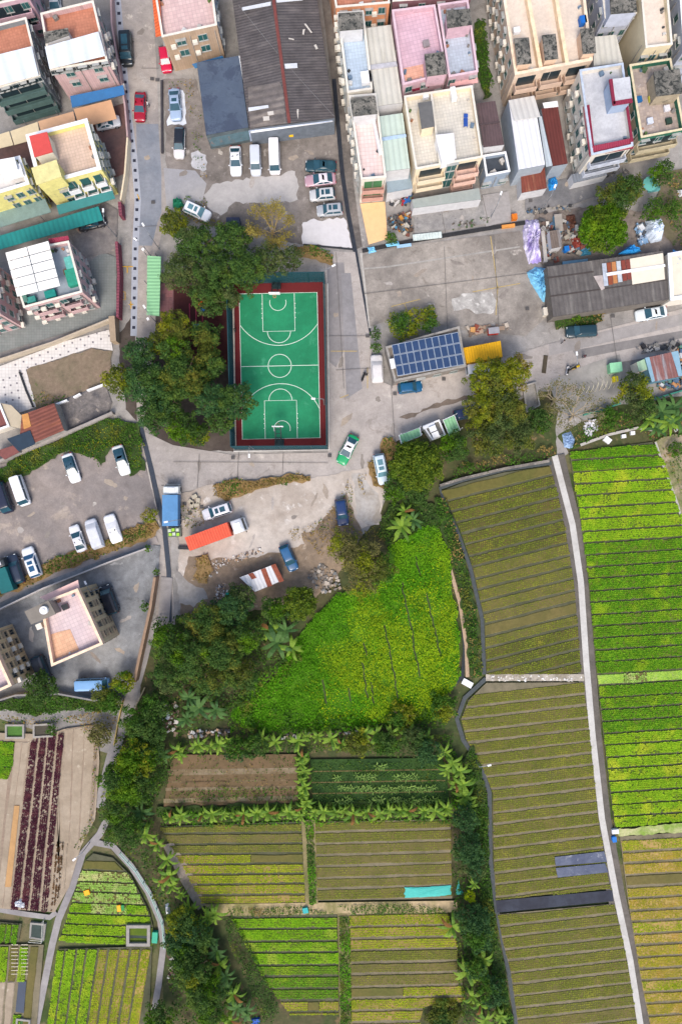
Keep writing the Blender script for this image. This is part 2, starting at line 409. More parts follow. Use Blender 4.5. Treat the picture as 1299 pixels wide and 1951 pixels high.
# truck yard
YARD = mat('truck_yard', (186, 177, 168), .95, 'stain', (162, 151, 140), (202, 196, 190), sc=1.6, cov=.42, amt=.13)
sheet('yard_ground', [(345, 940), (400, 925), (590, 912), (700, 890), (736, 905), (722, 1000), (600, 1025), (545, 1010), (480, 1062), (420, 1095), (340, 1110)], YARD)
sheet('dirt_ground', [(360, 1060), (450, 1050), (520, 1030), (600, 1010), (640, 960), (660, 940), (690, 1020), (640, 1100), (590, 1150), (430, 1170), (345, 1190), (345, 1110)],
      mat('brown_dirt', (140, 122, 102), .95, 'stain', (114, 102, 90), (172, 158, 142), sc=2.5, cov=.4, amt=.2))
sheet('concrete_patch', [(545, 1010), (560, 1000), (580, 1035), (540, 1050), (490, 1062), (380, 1068), (400, 1040)], YARD)
sheet('concrete_patch', [(334, 1080), (352, 1105), (390, 1120), (396, 1140), (370, 1155), (338, 1150)], mat('pale_grey_dirt', (148, 146, 144), .95, 'stain', (128, 124, 120), sc=4, amt=.12))
sheet('concrete_patch', [(672, 900), (690, 905), (722, 950), (725, 990), (700, 1002), (682, 985), (676, 940)], mat('pale_track', (176, 172, 168), .95, 'stain', (150, 142, 132), sc=4, amt=.12))
# drains on the lane west of the truck
DRAIN = mat('dark_drain', (52, 60, 72), .6, amt=.15, sc=2)
path('drain', [(268, 812), (290, 900), (303, 960), (314, 1010), (322, 1090), (323, 1186)], 9, DRAIN)
path('drain_kerb', [(279, 880), (296, 960), (306, 1010)], 2.5, mat('kerb_pale', (176, 170, 162), .9))
# left parking lot
sheet('parking_ground', [(-60, 905), (100, 852), (255, 858), (282, 900), (304, 990), (285, 1028), (-60, 1140)],
      mat('gravel_lot', (144, 134, 128), .95, 'stain', (122, 116, 114), (162, 150, 139), sc=1.2, cov=.42, amt=.17))
path('footpath', [(-30, 1152), (100, 1100), (200, 1063), (300, 1028)], 14, mat('verge_concrete', (158, 150, 146), .95, 'stain', (140, 132, 128), sc=3, amt=.1))
# compound of the pale houses
sheet('compound_ground', [(-60, 1180), (60, 1118), (200, 1065), (285, 1038), (306, 1040), (300, 1110), (268, 1250), (240, 1330), (100, 1325), (-60, 1345)],
      mat('compound_asphalt', (102, 104, 107), .9, 'stain', (134, 136, 138), (160, 161, 163), sc=1.8, cov=.36, amt=.2, wet=1))
# footpaths
LANE = mat('lane_concrete', (150, 146, 144), .95, 'stain', (132, 128, 128), sc=2.5, amt=.1)
path('lane', [(318, 1100), (312, 1180), (285, 1200), (270, 1260), (250, 1330), (228, 1400), (212, 1450), (190, 1540)], 22, LANE)
path('footpath', [(205, 1560), (190, 1590), (158, 1626), (138, 1690), (112, 1752), (100, 1800), (84, 1880), (68, 1960)], 13, LANE)
path('footpath', [(175, 1604), (215, 1612), (250, 1650), (283, 1700), (306, 1755), (312, 1800), (302, 1880), (294, 1925)], 12, LANE)
path('footpath', [(-20, 1730), (50, 1742), (95, 1748), (108, 1738)], 10, LANE)
# compounds at left
sheet('courtyard', [(-60, 625), (45, 600), (195, 480), (222, 490), (222, 605), (0, 672), (-60, 690)], mat('green_grey_tiles', (128, 132, 130), .9, 'tile', (120, 126, 124), size=.45, amt=.12))
sheet('courtyard', [(130, 430), (200, 385), (225, 400), (222, 480), (160, 490), (130, 450)], mat('rough_court', (106, 102, 102), .95, 'stain', (134, 128, 124), (150, 138, 130), sc=3, cov=.4, amt=.2))
sheet('courtyard', [(-60, 280), (60, 255), (240, 195), (240, 330), (60, 400), (-60, 420)], mat('maroon_yard', (112, 84, 80), .95, 'stain', (92, 74, 72), sc=3, amt=.15))
sheet('tiled_terrace', [(-60, 725), (0, 698), (125, 650), (208, 628), (216, 668), (175, 662), (50, 704), (70, 775), (0, 800), (-60, 800)],
      mat('white_tiles', (208, 204, 200), .8, 'tile', (200, 196, 192), size=.55, amt=.05))
mb = MB(); z = nz()
for i in range(46):
    if i < 24: x = 30 + (i // 2) * 15.5; y = 700 - (i // 2) * 6 + (6 if i % 2 else -5) ; x += (8 if i % 2 else 0)
    else: k = i - 24; x = -5 + (k % 5) * 12 + (k // 5) * 2; y = 728 + (k // 5) * 14 - (k % 5) * 4
    if x < 212 and not (x > 40 and y > 712): mb.box((*W(x, y, z)[:2], z), (.3, .3, .008), mat('grey_inset_tile', (120, 116, 120), .8))
mb.build('tile_inlay', kind='structure')
sheet('garden_soil', [(52, 704), (60, 700), (175, 664), (215, 668), (212, 700), (200, 730), (152, 752), (70, 778), (62, 750)],
      mat('dry_garden', (128, 112, 96), .95, 'stain', (112, 102, 84), (92, 96, 62), sc=4, cov=.4, amt=.2))
sheet('courtyard', [(108, 768), (155, 748), (200, 730), (214, 768), (205, 790), (165, 805), (125, 818)], mat('stained_yard', (122, 116, 112), .95, 'stain', (86, 84, 86), (160, 150, 140), sc=5, cov=.42, amt=.25))
# houses' alleys on the right
sheet('orange_yard', [(686, 388), (733, 384), (738, 455), (702, 466)], mat('orange_paint_floor', (224, 182, 134), .85, amt=.07))
sheet('pavement', [(786, 398), (925, 380), (935, 425), (790, 448)], mat('grey_yard', (126, 124, 123), .95, 'stain', (152, 149, 145), (100, 99, 100), sc=4, cov=.4, amt=.18))
sheet('pavement', [(917, 372), (968, 364), (975, 420), (925, 432)], mat('ribbed_slab', (150, 146, 144), .95, amt=.12, sc=2))
sheet('pavement', [(1000, 355), (1190, 320), (1195, 350), (1090, 390), (1000, 400)], mat('right_yard', (126, 124, 124), .95, 'stain', (104, 104, 106), (152, 148, 144), sc=3, cov=.4, amt=.15))
path('drain', [(690, 478), (780, 460), (930, 435), (1000, 424)], 8, mat('ditch', (44, 44, 46), .7, amt=.3, sc=2))
sheet('dirt_lawn', [(1262, 330), (1330, 320), (1330, 470), (1290, 480), (1240, 420)], mat('weed_dirt', (96, 92, 66), .95, 'stain', (110, 98, 86), (62, 82, 38), sc=4, cov=.45, amt=.2))
# white path through the fields
WP = mat('white_path', (188, 186, 181), .9, 'stain', (174, 171, 166), (146, 142, 136), sc=5, cov=.36, amt=.08)
MUD = mat('mud', (104, 98, 92), .95, 'stain', (88, 84, 78), sc=4, amt=.15)
path('mud_margin', [(1058, 868), (1072, 930), (1090, 1000), (1106, 1110), (1116, 1260), (1128, 1400), (1146, 1560), (1172, 1700), (1200, 1830), (1222, 1970)], 34, MUD)
path('footpath', [(1056, 868), (1072, 930), (1090, 1000), (1106, 1110), (1116, 1260), (1128, 1400), (1146, 1560), (1172, 1700), (1200, 1830), (1222, 1970)], 11.5, WP)
# drains around the dark fields
GD = mat('ditch_water', (66, 72, 74), .7, amt=.2, sc=2)
path('ditch', [(1050, 882), (960, 895), (880, 915), (838, 930), (845, 955), (870, 1010), (895, 1080), (918, 1180), (922, 1285)], 7, GD)
path('ditch', [(925, 1293), (885, 1330), (870, 1370), (882, 1410), (915, 1460), (932, 1510), (934, 1640), (945, 1730), (968, 1850), (985, 1960)], 8, GD)
path('ditch', [(830, 950), (850, 1010), (878, 1120), (885, 1240), (880, 1290), (850, 1320)], 7, mat('dark_water', (40, 46, 50), .7, amt=.2))
path('footpath', [(856, 1080), (876, 1150), (888, 1230), (890, 1290)], 7, mat('sandy_bank', (168, 146, 122), .95, amt=.2, sc=3))
path('field_bank', [(925, 1291), (1112, 1291)], 13, mat('rubble_bank', (172, 164, 152), .95, 'stain', (136, 128, 112), sc=6, amt=.2))

# stains, oil patches, worn repairs and slab joints of the paved ground
_g = random.Random(21)
_t = [mat('oil_stain', (126, 119, 113), .9, 'stain', (136, 129, 122), sc=6, amt=.15), mat('worn_patch', (168, 161, 155), .95, 'stain', (152, 146, 141), (184, 178, 170), sc=6, cov=.45, amt=.15), mat('dusty_patch', (160, 148, 134), .95, 'stain', (144, 134, 124), sc=6, amt=.15)]
_spots = [(720, 760), (800, 810), (660, 800), (690, 880), (560, 880), (480, 885), (380, 890), (310, 880), (640, 600), (650, 690), (740, 540), (800, 520), (870, 500), (940, 480), (900, 530), (960, 560), (820, 580), (760, 560), (1100, 660), (1180, 650), (1250, 620), (1000, 680), (940, 700),
  (60, 980), (120, 960), (180, 960), (240, 950), (90, 1020), (40, 1010), (210, 920), (420, 940), (520, 960), (600, 950), (560, 985), (480, 1030), (620, 935), (420, 320), (480, 345), (560, 300), (350, 330), (420, 290), (590, 290), (270, 60), (275, 150), (280, 300), (285, 560), (275, 600), (150, 440), (100, 1140), (240, 1180), (230, 1240), (180, 1250), (60, 1210), (260, 1120), (850, 400), (880, 415), (1080, 350), (1130, 340), (1150, 730), (1090, 740)]
for _k, (_x, _y) in enumerate(_spots):
    _a, _b, _r = _g.uniform(4, 17), _g.uniform(2, 6), _g.uniform(0, 3.1); P_ = []
    for _i in range(9):
        _q = _i * 2 * math.pi / 9; _u, _v = _a * math.cos(_q) * _g.uniform(.7, 1.2), _b * math.sin(_q) * _g.uniform(.7, 1.2); P_.append((_x + _u * math.cos(_r) - _v * math.sin(_r), _y + _u * math.sin(_r) + _v * math.cos(_r)))
    _zz = gz(_x, _y) + .004 + .0004 * _k; _pp = rag(P_, 1.6, 4, seed=_k); _P = PW(_pp, _zz)
    if area(_P) < 0: _P = _P[::-1]
    MB().add([(x, y, _zz) for x, y in _P], [list(range(len(_P)))], _t[_k % 3]).build('ground_stain', kind='structure')
mb = MB(); JM = mat('slab_joint', (100, 96, 93), .95, amt=.2); _z = _lz[0] + .03
for a, b in (((846, 470), (852, 628)), ((692, 560), (1010, 520)), ((940, 448), (950, 625)), ((745, 735), (752, 842)), ((640, 705), (735, 700)), ((745, 690), (747, 740)), ((1162, 600), (1175, 690)), ((620, 640), (700, 640)), ((330, 880), (625, 882)), ((455, 862), (452, 915)), ((540, 862), (538, 905)), ((380, 865), (376, 930)), ((840, 398), (848, 444)), ((930, 425), (918, 372)), ((270, 130), (302, 130)), ((262, 432), (300, 430)), ((640, 480), (655, 740))):
    strip(mb, [a, b], .8, _z, JM)
mb.build('slab_joints', kind='structure')

mb = MB(); _z = _lz[0] + .035
for x, y in ((292, 385), (384, 966), (368, 968), (362, 978), (444, 872), (628, 868), (878, 396), (1010, 382), (1167, 602), (845, 722), (700, 640), (352, 960), (1236, 660), (1247, 658), (290, 150), (300, 152), (752, 750), (1004, 588)):
    mb.box((*W(x, y, _z)[:2], _z), (.62, .55, .012), mat('cover_plate', (84, 82, 82), .9))
mb.build('drain_covers', kind='structure')
# ---------------------------------------------------------------- fields and crops
LEAF = {
 'bright': mat('lime_lettuce_leaf', (160, 196, 38), .7, 'leaf', (118, 166, 26), (188, 202, 52), sc=.6, amt=.12),
 'green':  mat('green_lettuce_leaf', (124, 170, 32), .7, 'leaf', (72, 130, 18), (148, 180, 36), sc=.6, amt=.13),
 'olive':  mat('olive_seedling_leaf', (144, 150, 56), .8, 'leaf', (100, 112, 44), (152, 150, 62), sc=.5, amt=.15),
 'moss':   mat('moss_seedling_leaf', (142, 152, 52), .8, 'leaf', (84, 100, 36), (150, 146, 58), sc=.5, amt=.15),
 'amber':  mat('amber_crop_leaf', (182, 168, 50), .8, 'leaf', (140, 150, 36), (190, 160, 66), sc=.5, amt=.15),
 'yellow': mat('yellow_green_leaf', (172, 184, 34), .8, 'leaf', (118, 144, 26), (176, 176, 60), sc=.5, amt=.15),
 'lime':   mat('soft_lime_leaf', (150, 194, 34), .8, 'leaf', (104, 160, 26), (176, 196, 70), sc=.5, amt=.12),
 'pale':   mat('pale_lettuce_leaf', (176, 206, 110), .8, 'leaf', (136, 182, 66), (206, 206, 140), sc=.9, amt=.15),
 'maroon': mat('maroon_leaf', (92, 44, 60), .8, 'leaf', (66, 32, 44), (108, 60, 66), sc=.9, amt=.2),
 'rust':   mat('dry_brown_leaf', (112, 76, 52), .8, 'leaf', (74, 66, 38), (120, 90, 60), sc=.9, amt=.25),
}
SOILS = {
 'dark': mat('bed_soil_olive', (90, 90, 44), .95, 'stain', (102, 94, 50), (78, 84, 38), sc=4, cov=.4, amt=.14),
 'darkg': mat('bed_soil_moss', (74, 76, 34), .95, 'stain', (90, 82, 42), (62, 70, 30), sc=4, cov=.4, amt=.16),
 'furrow': mat('furrow_mud', (124, 115, 94), .9, 'stain', (104, 98, 78), sc=3, amt=.14),
 'furrow_dark': mat('furrow_dark_mud', (90, 90, 70), .9, 'stain', (72, 74, 54), sc=3, amt=.15),
 'green': mat('bed_soil_green', (76, 98, 26), .95, 'stain', (92, 108, 34), sc=4, amt=.12),
 'yellow': mat('bed_soil_yellow', (116, 112, 46), .95, 'stain', (144, 122, 72), sc=2.2, amt=.12),
 'brown': mat('bed_soil_brown', (106, 96, 56), .95, 'stain', (94, 90, 48), sc=3, amt=.14),
 'amber': mat('bed_soil_amber', (150, 132, 66), .95, 'stain', (162, 136, 84), sc=3, amt=.12),
 'limesoil': mat('lime_film', (150, 182, 66), .9, 'stain', (134, 168, 52), sc=4, amt=.1),
 'beige_dark': mat('beige_furrow', (140, 126, 110), .95, 'stain', (140, 122, 106), sc=5, amt=.14),
 'beige': mat('beige_soil', (160, 146, 128), .95, 'stain', (144, 130, 112), (174, 162, 144), sc=3, cov=.4, amt=.1),
}
# style: leaf, plant size, step along, step across, chance, soil, lift
ST = {
 'bright': ('bright', .34, .27, .27, .97, 'green', .10),
 'green':  ('green', .38, .30, .29, .93, 'green', .12),
 'greendark': ('green', .38, .27, .29, .9, 'green', .12),
 'dark':   ('olive', .24, .33, .33, .88, 'dark', .05),
 'darkg':  ('moss', .26, .33, .33, .93, 'darkg', .05),
 'brown':  ('olive', .20, .33, .33, .74, 'brown', .05),
 'olive2': ('olive', .25, .31, .31, .93, 'dark', .05),
 'yellow': ('yellow', .28, .32, .32, .95, 'yellow', .07),
 'lime':   ('lime', .30, .27, .27, .96, 'green', .09),
 'limedot':('green', .28, .33, .33, .93, 'green', .09),
 'amber':  ('amber', .22, .25, .25, .93, 'amber', .06),
 'ambery': ('yellow', .24, .25, .25, .93, 'amber', .06),
 'flat':   ('pale', .2, .24, .24, .9, 'limesoil', .05),
 'pale':   ('pale', .36, .3, .3, .85, 'brown', .09),
 'maroon': ('maroon', .34, .24, .24, .93, 'beige', .12),
 'rust':   ('rust', .34, .32, .3, .7, 'beige', .12),
 'bare':   (None, 0, 1, 1, 0, 'brown', 0), 'bareo': (None, 0, 1, 1, 0, 'dark', 0), 'bareb': (None, 0, 1, 1, 0, 'beige', 0),
}
def rosettes(P, size, k=4, lift=.1, seed=0, wd=.3):
    """plants at P (n,3): k leaves each as quads rising outwards"""
    g = np.random.default_rng(seed); n = len(P); out = []
    s = size * g.uniform(.7, 1.25, n)
    th0 = g.uniform(0, 2 * np.pi, n)
    for j in range(k):
        th = th0 + j * 2 * np.pi / k + g.uniform(-.3, .3, n)
        d = np.stack([np.cos(th), np.sin(th)], 1); e = np.stack([-np.sin(th), np.cos(th)], 1)
        up = lift * g.uniform(.5, 1.4, n)
        a = np.zeros((n, 4, 3))
        for c, (f, w, zz) in enumerate(((.0, .12, .25), (.32, wd, .8), (.58, .0, 1.0), (.32, -wd, .8))):
            a[:, c, :2] = P[:, :2] + d * (f * s)[:, None] + e * (w * s)[:, None]
            a[:, c, 2] = P[:, 2] + up * zz
        out.append(a)
    return np.concatenate(out)
CROPS = {}
def field(poly, A0, As, B0, Bs, n, styles, gap=.2, furrow='furrow', hbed=.12, key='', hole=None, name='field_soil'):
    base = sheet(name, poly, SOILS[furrow]); z0 = _lz[0]
    PPx = poly; mbs = {}
    gap0 = gap
    for i in range(n):
        st = styles(i); gap = gap0 * (1 + .35 * math.sin(i * 2.7 + n))
        segs = st if isinstance(st, list) else [(0, 1, st)]
        a0 = (A0[0] + As[0] * (i + gap / 2), A0[1] + As[1] * (i + gap / 2)); a1 = (A0[0] + As[0] * (i + 1 - gap / 2), A0[1] + As[1] * (i + 1 - gap / 2))
        b0 = (B0[0] + Bs[0] * (i + gap / 2), B0[1] + Bs[1] * (i + gap / 2)); b1 = (B0[0] + Bs[0] * (i + 1 - gap / 2), B0[1] + Bs[1] * (i + 1 - gap / 2))
        for (s0, s1, sty) in segs:
            def bl(s, t):
                x = (1 - t) * ((1 - s) * a0[0] + s * b0[0]) + t * ((1 - s) * a1[0] + s * b1[0])
                y = (1 - t) * ((1 - s) * a0[1] + s * b0[1]) + t * ((1 - s) * a1[1] + s * b1[1]); return x, y
            q = [bl(s0, 0), bl(s1, 0), bl(s1, 1), bl(s0, 1)]
            c = clip(inset_px(PPx), q)
            if len(c) < 3 or abs(area(c)) < 60: continue
            leaf, sz, da, dc, pr, soil, lift = ST[sty]
            P = PW(rag(c, .8, 11, seed=i * 7 + int(a0[0])), 0)
            mbs.setdefault(soil, []).append(P)
            if not leaf: continue
            L = math.dist(W(*q[0]), W(*q[1])); Wd = math.dist(W(*q[0]), W(*q[3]))
            na, nc = max(2, int(L / da)), max(2, int(Wd / dc))
            ss, tt = np.meshgrid((np.arange(na) + .5) / na, (np.arange(nc) + .5) / nc); ss = ss.ravel(); tt = tt.ravel()
            ss = ss + NR.normal(0, .08 / na, len(ss)); tt = tt + NR.normal(0, .08 / nc, len(tt))
            s_ = s0 + (s1 - s0) * ss
            x = (1 - tt) * ((1 - s_) * a0[0] + s_ * b0[0]) + tt * ((1 - s_) * a1[0] + s_ * b1[0])
            y = (1 - tt) * ((1 - s_) * a0[1] + s_ * b0[1]) + tt * ((1 - s_) * a1[1] + s_ * b1[1])
            # chance drops in soft patches so that bare soil shows here and there
            vn = vnoise(x + i * 57, y * 2.2, 26, 1) * .6 + vnoise(x + i * 31, y * 2, 9, 2) * .4
            pt = pr - (.30 if leaf == 'olive' and key in ('upper', 'lower', 'bottom') else .7 if leaf in ('olive', 'yellow') else .3) * np.clip((vn - .58) * 3.2, 0, 1)
            m = pip(x, y, c) & (NR.random(len(x)) < pt)
            if hole: m &= ~pip(x, y, hole)
            x, y = x[m], y[m]
            Pw = np.stack([(x - CX) * S, (CY - y) * S, np.full(len(x), z0 + hbed)], 1)
            szv = sz * (.72 + .62 * (1 - vn[m]))
            CROPS.setdefault((key, leaf), []).append(rosettes(Pw, szv, 4, lift, seed=i + len(CROPS) * 31))
    for soil, PL in mbs.items():
        mb = MB()
        for P in PL:
            cx = sum(p[0] for p in P) / len(P); cy = sum(p[1] for p in P) / len(P)
            Q = P if area(P) > 0 else P[::-1]
            if hole and pip(np.array([cx]), np.array([cy]), PW(hole))[0]: continue
            I = inset(Q, .1)
            ok = len(I) == len(Q) and area(I) > 0
            if not ok: I = Q
            nq = len(Q); zt = z0 + hbed
            mb.add([(p[0], p[1], z0) for p in Q] + [(p[0], p[1], zt) for p in I], [[j, (j + 1) % nq, nq + (j + 1) % nq, nq + j] for j in range(nq)] + [[nq + j for j in range(nq)]], SOILS[soil])
        mb.build('planting_beds', kind='structure')
def inset_px(p): return p
LBL = {}
def flush_crops():
    for (key, leaf), L in CROPS.items():
        Q = np.concatenate(L)
        qmesh('crop', Q, LEAF[leaf], label=LBL.get((key, leaf), LBL.get(key, 'crop') ), cat='crop', kind='stuff')

field([(840, 936), (880, 920), (960, 900), (1046, 888), (1058, 930), (1074, 1000), (1092, 1110), (1106, 1283), (926, 1284), (922, 1180), (900, 1080), (876, 1010), (850, 955)],
      (835, 889), (0, 23), (1110, 820), (0, 23), 24,
      lambda i: 'bareo' if i <= 2 else 'bare' if i == 14 else 'brown' if i in (13,) else 'darkg' if i < 9 or i > 15 else 'dark', key='upper', furrow='furrow_dark', hbed=.08)
field([(926, 1301), (1110, 1300), (1122, 1400), (1138, 1560), (1160, 1688), (1163, 1692), (944, 1712), (940, 1640), (938, 1510), (918, 1460), (888, 1410), (878, 1370), (892, 1334)],
      (875, 1324), (0, 23), (1175, 1290), (0, 22.8), 18, lambda i: 'olive2', key='lower', furrow='furrow', hbed=.07)
field([(948, 1742), (1168, 1722), (1185, 1790), (1200, 1870), (1214, 1965), (988, 1965), (972, 1850), (956, 1790)],
      (940, 1740), (0, 22.7), (1225, 1708), (0, 22.7), 12, lambda i: 'brown' if i in (9,) else 'olive2', key='bottom', hbed=.07)
sheet('film_bed', [(944, 1716), (1166, 1696), (1168, 1717), (946, 1739)], mat('black_film', (34, 38, 52), .7, 'stain', (50, 56, 70), sc=5, amt=.2))
sheet('film_bed', [(1056, 1633), (1150, 1622), (1156, 1642), (1058, 1650)], mat('blue_film', (84, 92, 112), .5, 'stain', (60, 70, 96), (130, 134, 144), sc=6, cov=.42, amt=.15), z=_lz[0] + .2)
sheet('film_bed', [(1058, 1654), (1152, 1645), (1158, 1662), (1062, 1672)], mat('blue_film', (84, 92, 112), .5, 'stain', (60, 70, 96), (130, 134, 144), sc=6, cov=.42, amt=.15), z=_lz[0] + .2)
def s4(i):
    if i <= 1: return 'greendark'
    if i <= 7: return 'bright'
    if i <= 18: return 'green'
    if i == 19: return [(0, .14, 'pale'), (.14, .44, 'flat'), (.44, .62, 'pale'), (.62, 1, 'flat')]
    if i <= 23: return 'greendark'
    return 'bright'
field([(1084, 862), (1242, 842), (1262, 880), (1288, 960), (1312, 1040), (1312, 1560), (1170, 1576), (1160, 1500), (1146, 1380), (1132, 1250), (1120, 1110), (1106, 1000), (1094, 930)],
      (1081, 855), (0, 22.7), (1320, 840), (0, 22.7), 32, s4, key='right', furrow='furrow_dark', gap=.16)
field([(1180, 1594), (1325, 1584), (1325, 1965), (1240, 1965), (1220, 1870), (1196, 1720)],
      (1170, 1599), (0, 22.4), (1330, 1590), (0, 22.4), 17, lambda i: 'ambery' if i in (0, 7, 12) else 'bare' if i == 3 else 'amber', key='amber', gap=.22, furrow='furrow')
field([(306, 1575), (574, 1565), (582, 1720), (388, 1722), (352, 1655)], (300, 1568), (0, 19.3), (588, 1565), (0, 19.3), 8,
      lambda i: 'olive2' if i == 0 else 'brown' if i == 1 else 'olive2' if i == 2 else [(0, .62, 'yellow'), (.62, .98, 'bareo')] if i == 3 else 'yellow', key='west plot', furrow='furrow_dark')
field([(600, 1566), (858, 1561), (861, 1712), (604, 1716)], (597, 1563), (0, 21.6), (866, 1555), (0, 21.6), 7, lambda i: 'dark' if i in (0, 1, 6) else 'brown', key='middle plot', furrow='furrow', hbed=.07)
field([(440, 1744), (642, 1742), (646, 1930), (552, 1930), (505, 1865), (470, 1800)], (430, 1745), (0, 22.7), (648, 1743), (0, 22.7), 9,
      lambda i: 'lime' if i <= 3 else 'limedot' if i <= 6 else [(0, .72, 'yellow'), (.72, .82, 'bareo'), (.82, 1, 'yellow')] if i == 7 else 'yellow', key='lime plot', furrow='furrow_dark')
field([(666, 1738), (852, 1738), (868, 1790), (880, 1870), (886, 1905), (806, 1916), (796, 1960), (668, 1960)], (665, 1740), (0, 22.8), (888, 1735), (0, 22.8), 10,
      lambda i: 'yellow' if i <= 2 else 'brown' if i in (4, 5) else 'olive2' if i == 3 else [(0, .46, 'bareo'), (.46, 1, 'yellow')] if i == 6 else 'yellow', key='south plot', furrow='furrow')
TANKH = [(240, 1752), (296, 1752), (296, 1802), (240, 1802)]
field([(163, 1640), (178, 1626), (215, 1634), (250, 1668), (284, 1735), (292, 1765), (292, 1800), (116, 1790), (132, 1742)], (110, 1633), (0, 20.5), (300, 1640), (0, 20.5), 8,
      lambda i: 'bareo' if i == 0 else 'pale' if i <= 3 else [(0, .35, 'lime'), (.35, .7, 'pale'), (.7, 1, 'lime')] if i == 4 else 'bright', key='triangle', furrow='furrow_dark', hole=TANKH, gap=.16)
field([(112, 1808), (290, 1803), (284, 1962), (90, 1962)], (107, 1806), (20.4, 0), (86, 1962), (19.8, 0), 9, lambda i: 'bright' if i <= 3 else 'ambery' if i == 8 else 'yellow', key='tall plot', furrow='furrow_dark')
# purple rows and sandy beds far left
sheet('field_soil', [(-40, 1395), (120, 1400), (185, 1378), (190, 1450), (182, 1560), (155, 1612), (132, 1690), (105, 1738), (-40, 1728)], SOILS['beige'])
field([(58, 1412), (125, 1388), (122, 1410), (118, 1500), (112, 1600), (132, 1606), (126, 1690), (100, 1735), (22, 1728), (38, 1590)], (62, 1395), (16.5, 0), (20, 1740), (19, 0), 6,
      lambda i: 'rust' if i == 4 else 'bareb' if i == 5 else 'maroon', key='purple', furrow='beige', gap=.26)
field([(-40, 1410), (30, 1412), (28, 1455), (18, 1482), (-40, 1480)], (-40, 1408), (0, 24), (32, 1412), (0, 24), 3, lambda i: 'green', key='far left', furrow='furrow_dark', gap=.05)
field([(126, 1388), (185, 1380), (186, 1450), (180, 1550), (150, 1612), (118, 1600)], (122, 1380), (21, 0), (116, 1612), (18, 0), 3, lambda i: 'bareb', key='sand', furrow='beige_dark', gap=.08, hbed=.05)
field([(30, 1412), (58, 1412), (38, 1590), (22, 1728), (-10, 1728), (15, 1490)], (31, 1410), (14, 0), (-6, 1730), (14, 0), 2, lambda i: 'bareb', key='sand', furrow='beige_dark', gap=.1, hbed=.05)
sheet('film_bed', [(28, 1535), (38, 1535), (22, 1690), (10, 1690)], mat('ochre_bed', (176, 138, 94), .9, amt=.1), z=_lz[0] + .16)
field([(-20, 1755), (42, 1760), (36, 1795), (-20, 1790)], (-20, 1755), (12, 0), (-26, 1796), (12, 0), 6, lambda i: 'green', key='corner', furrow='furrow_dark')
field([(-20, 1800), (84, 1800), (70, 1960), (-20, 1960)], (2, 1798), (19, 0), (-12, 1962), (18, 0), 4,
      lambda i: [(0, .42, 'bright'), (.42, 1, 'bareb')] if i == 0 else [(0, .42, 'brown'), (.42, 1, 'bareb')] if i == 1 else [(0, .42, 'lime'), (.8, 1, 'lime')] if i == 2 else 'bare', key='corner', furrow='furrow')
mb = MB()
for j in range(9):
    for xx in (21, 40): strip(mb, [(xx + 1, 1800 + j * 7), (xx + 14, 1800 + j * 7)], 1, _lz[0] + .2, mat('pale_cane', (206, 196, 176), .8))
mb.build('bed_canes', kind='structure')
sheet('film_bed', [(36, 1870), (51, 1870), (46, 1930), (30, 1928)], mat('navy_film', (34, 52, 76), .5, amt=.15), z=_lz[0] + .16)
# brown plot and dark plot
sheet('field_soil', [(330, 1438), (565, 1437), (569, 1530), (312, 1537), (318, 1500)], mat('tilled_brown', (110, 90, 66), .95, 'stain', (94, 80, 56), sc=4, amt=.15))
for a, b, w, c in ((( 318, 1472), (566, 1468), 11, (148, 134, 108)), ((322, 1490), (566, 1486), 3, (84, 66, 46)), ((316, 1504), (568, 1500), 6, (146, 130, 104)), ((312, 1526), (568, 1520), 8, (154, 140, 110))):
    path('planting_beds', [a, b], w, mat('tilled_row', tuple(int(v * .88) for v in c), .95, 'stain', (112, 96, 72), sc=6, amt=.2), z=_lz[0] + .01 + w * .0003)
sheet('field_soil', [(590, 1447), (842, 1444), (850, 1470), (856, 1530), (597, 1536)], mat('mossy_soil', (48, 74, 30), .95, 'stain', (36, 62, 26), (86, 84, 48), sc=3, cov=.36, amt=.2))
for y in (1468, 1489, 1510): path('planting_beds', [(594, y + 2), (848, y - 2)], 2.2, mat('path_brown', (104, 92, 58), .95, amt=.25, sc=3), z=_lz[0] + .03)
sheet('footpath', [(385, 1723), (870, 1716), (872, 1738), (425, 1745)], mat('sandy_path', (176, 156, 122), .95, 'stain', (120, 116, 70), (150, 134, 100), sc=4, cov=.4, amt=.15))
sheet('footpath', [(574, 1562), (600, 1562), (606, 1722), (582, 1724)], mat('sandy_path_b', (140, 126, 92), .95, 'stain', (100, 100, 60), sc=4, amt=.15))
sheet('footpath', [(643, 1740), (668, 1740), (672, 1960), (647, 1960)], mat('sandy_path_b', (140, 126, 92), .95, 'stain', (100, 100, 60), sc=4, amt=.15))
sheet('footpath', [(310, 1610), (330, 1605), (365, 1660), (392, 1722), (378, 1735), (345, 1680)], mat('grey_path', (146, 134, 122), .95, 'stain', (118, 108, 92), sc=4, amt=.15))
sheet('field_bank', [(1246, 842), (1268, 830), (1330, 820), (1330, 1020), (1312, 1030), (1288, 955), (1264, 880)], mat('sandy_edge', (158, 142, 122), .95, 'stain', (104, 110, 62), (176, 164, 144), sc=5, cov=.4, amt=.2))
path('ditch', [(1248, 842), (1262, 885), (1290, 960), (1305, 1020), (1320, 1080)], 4, mat('pale_ditch', (170, 166, 160), .8))
sheet('field_bank', [(1172, 1580), (1325, 1566), (1325, 1584), (1178, 1594)], mat('straw_bank', (178, 176, 130), .95, 'stain', (120, 146, 60), sc=6, amt=.2))
path('ditch', [(1105, 848), (1160, 828), (1215, 815), (1245, 820)], 5, mat('pale_ditch', (170, 166, 160), .8))
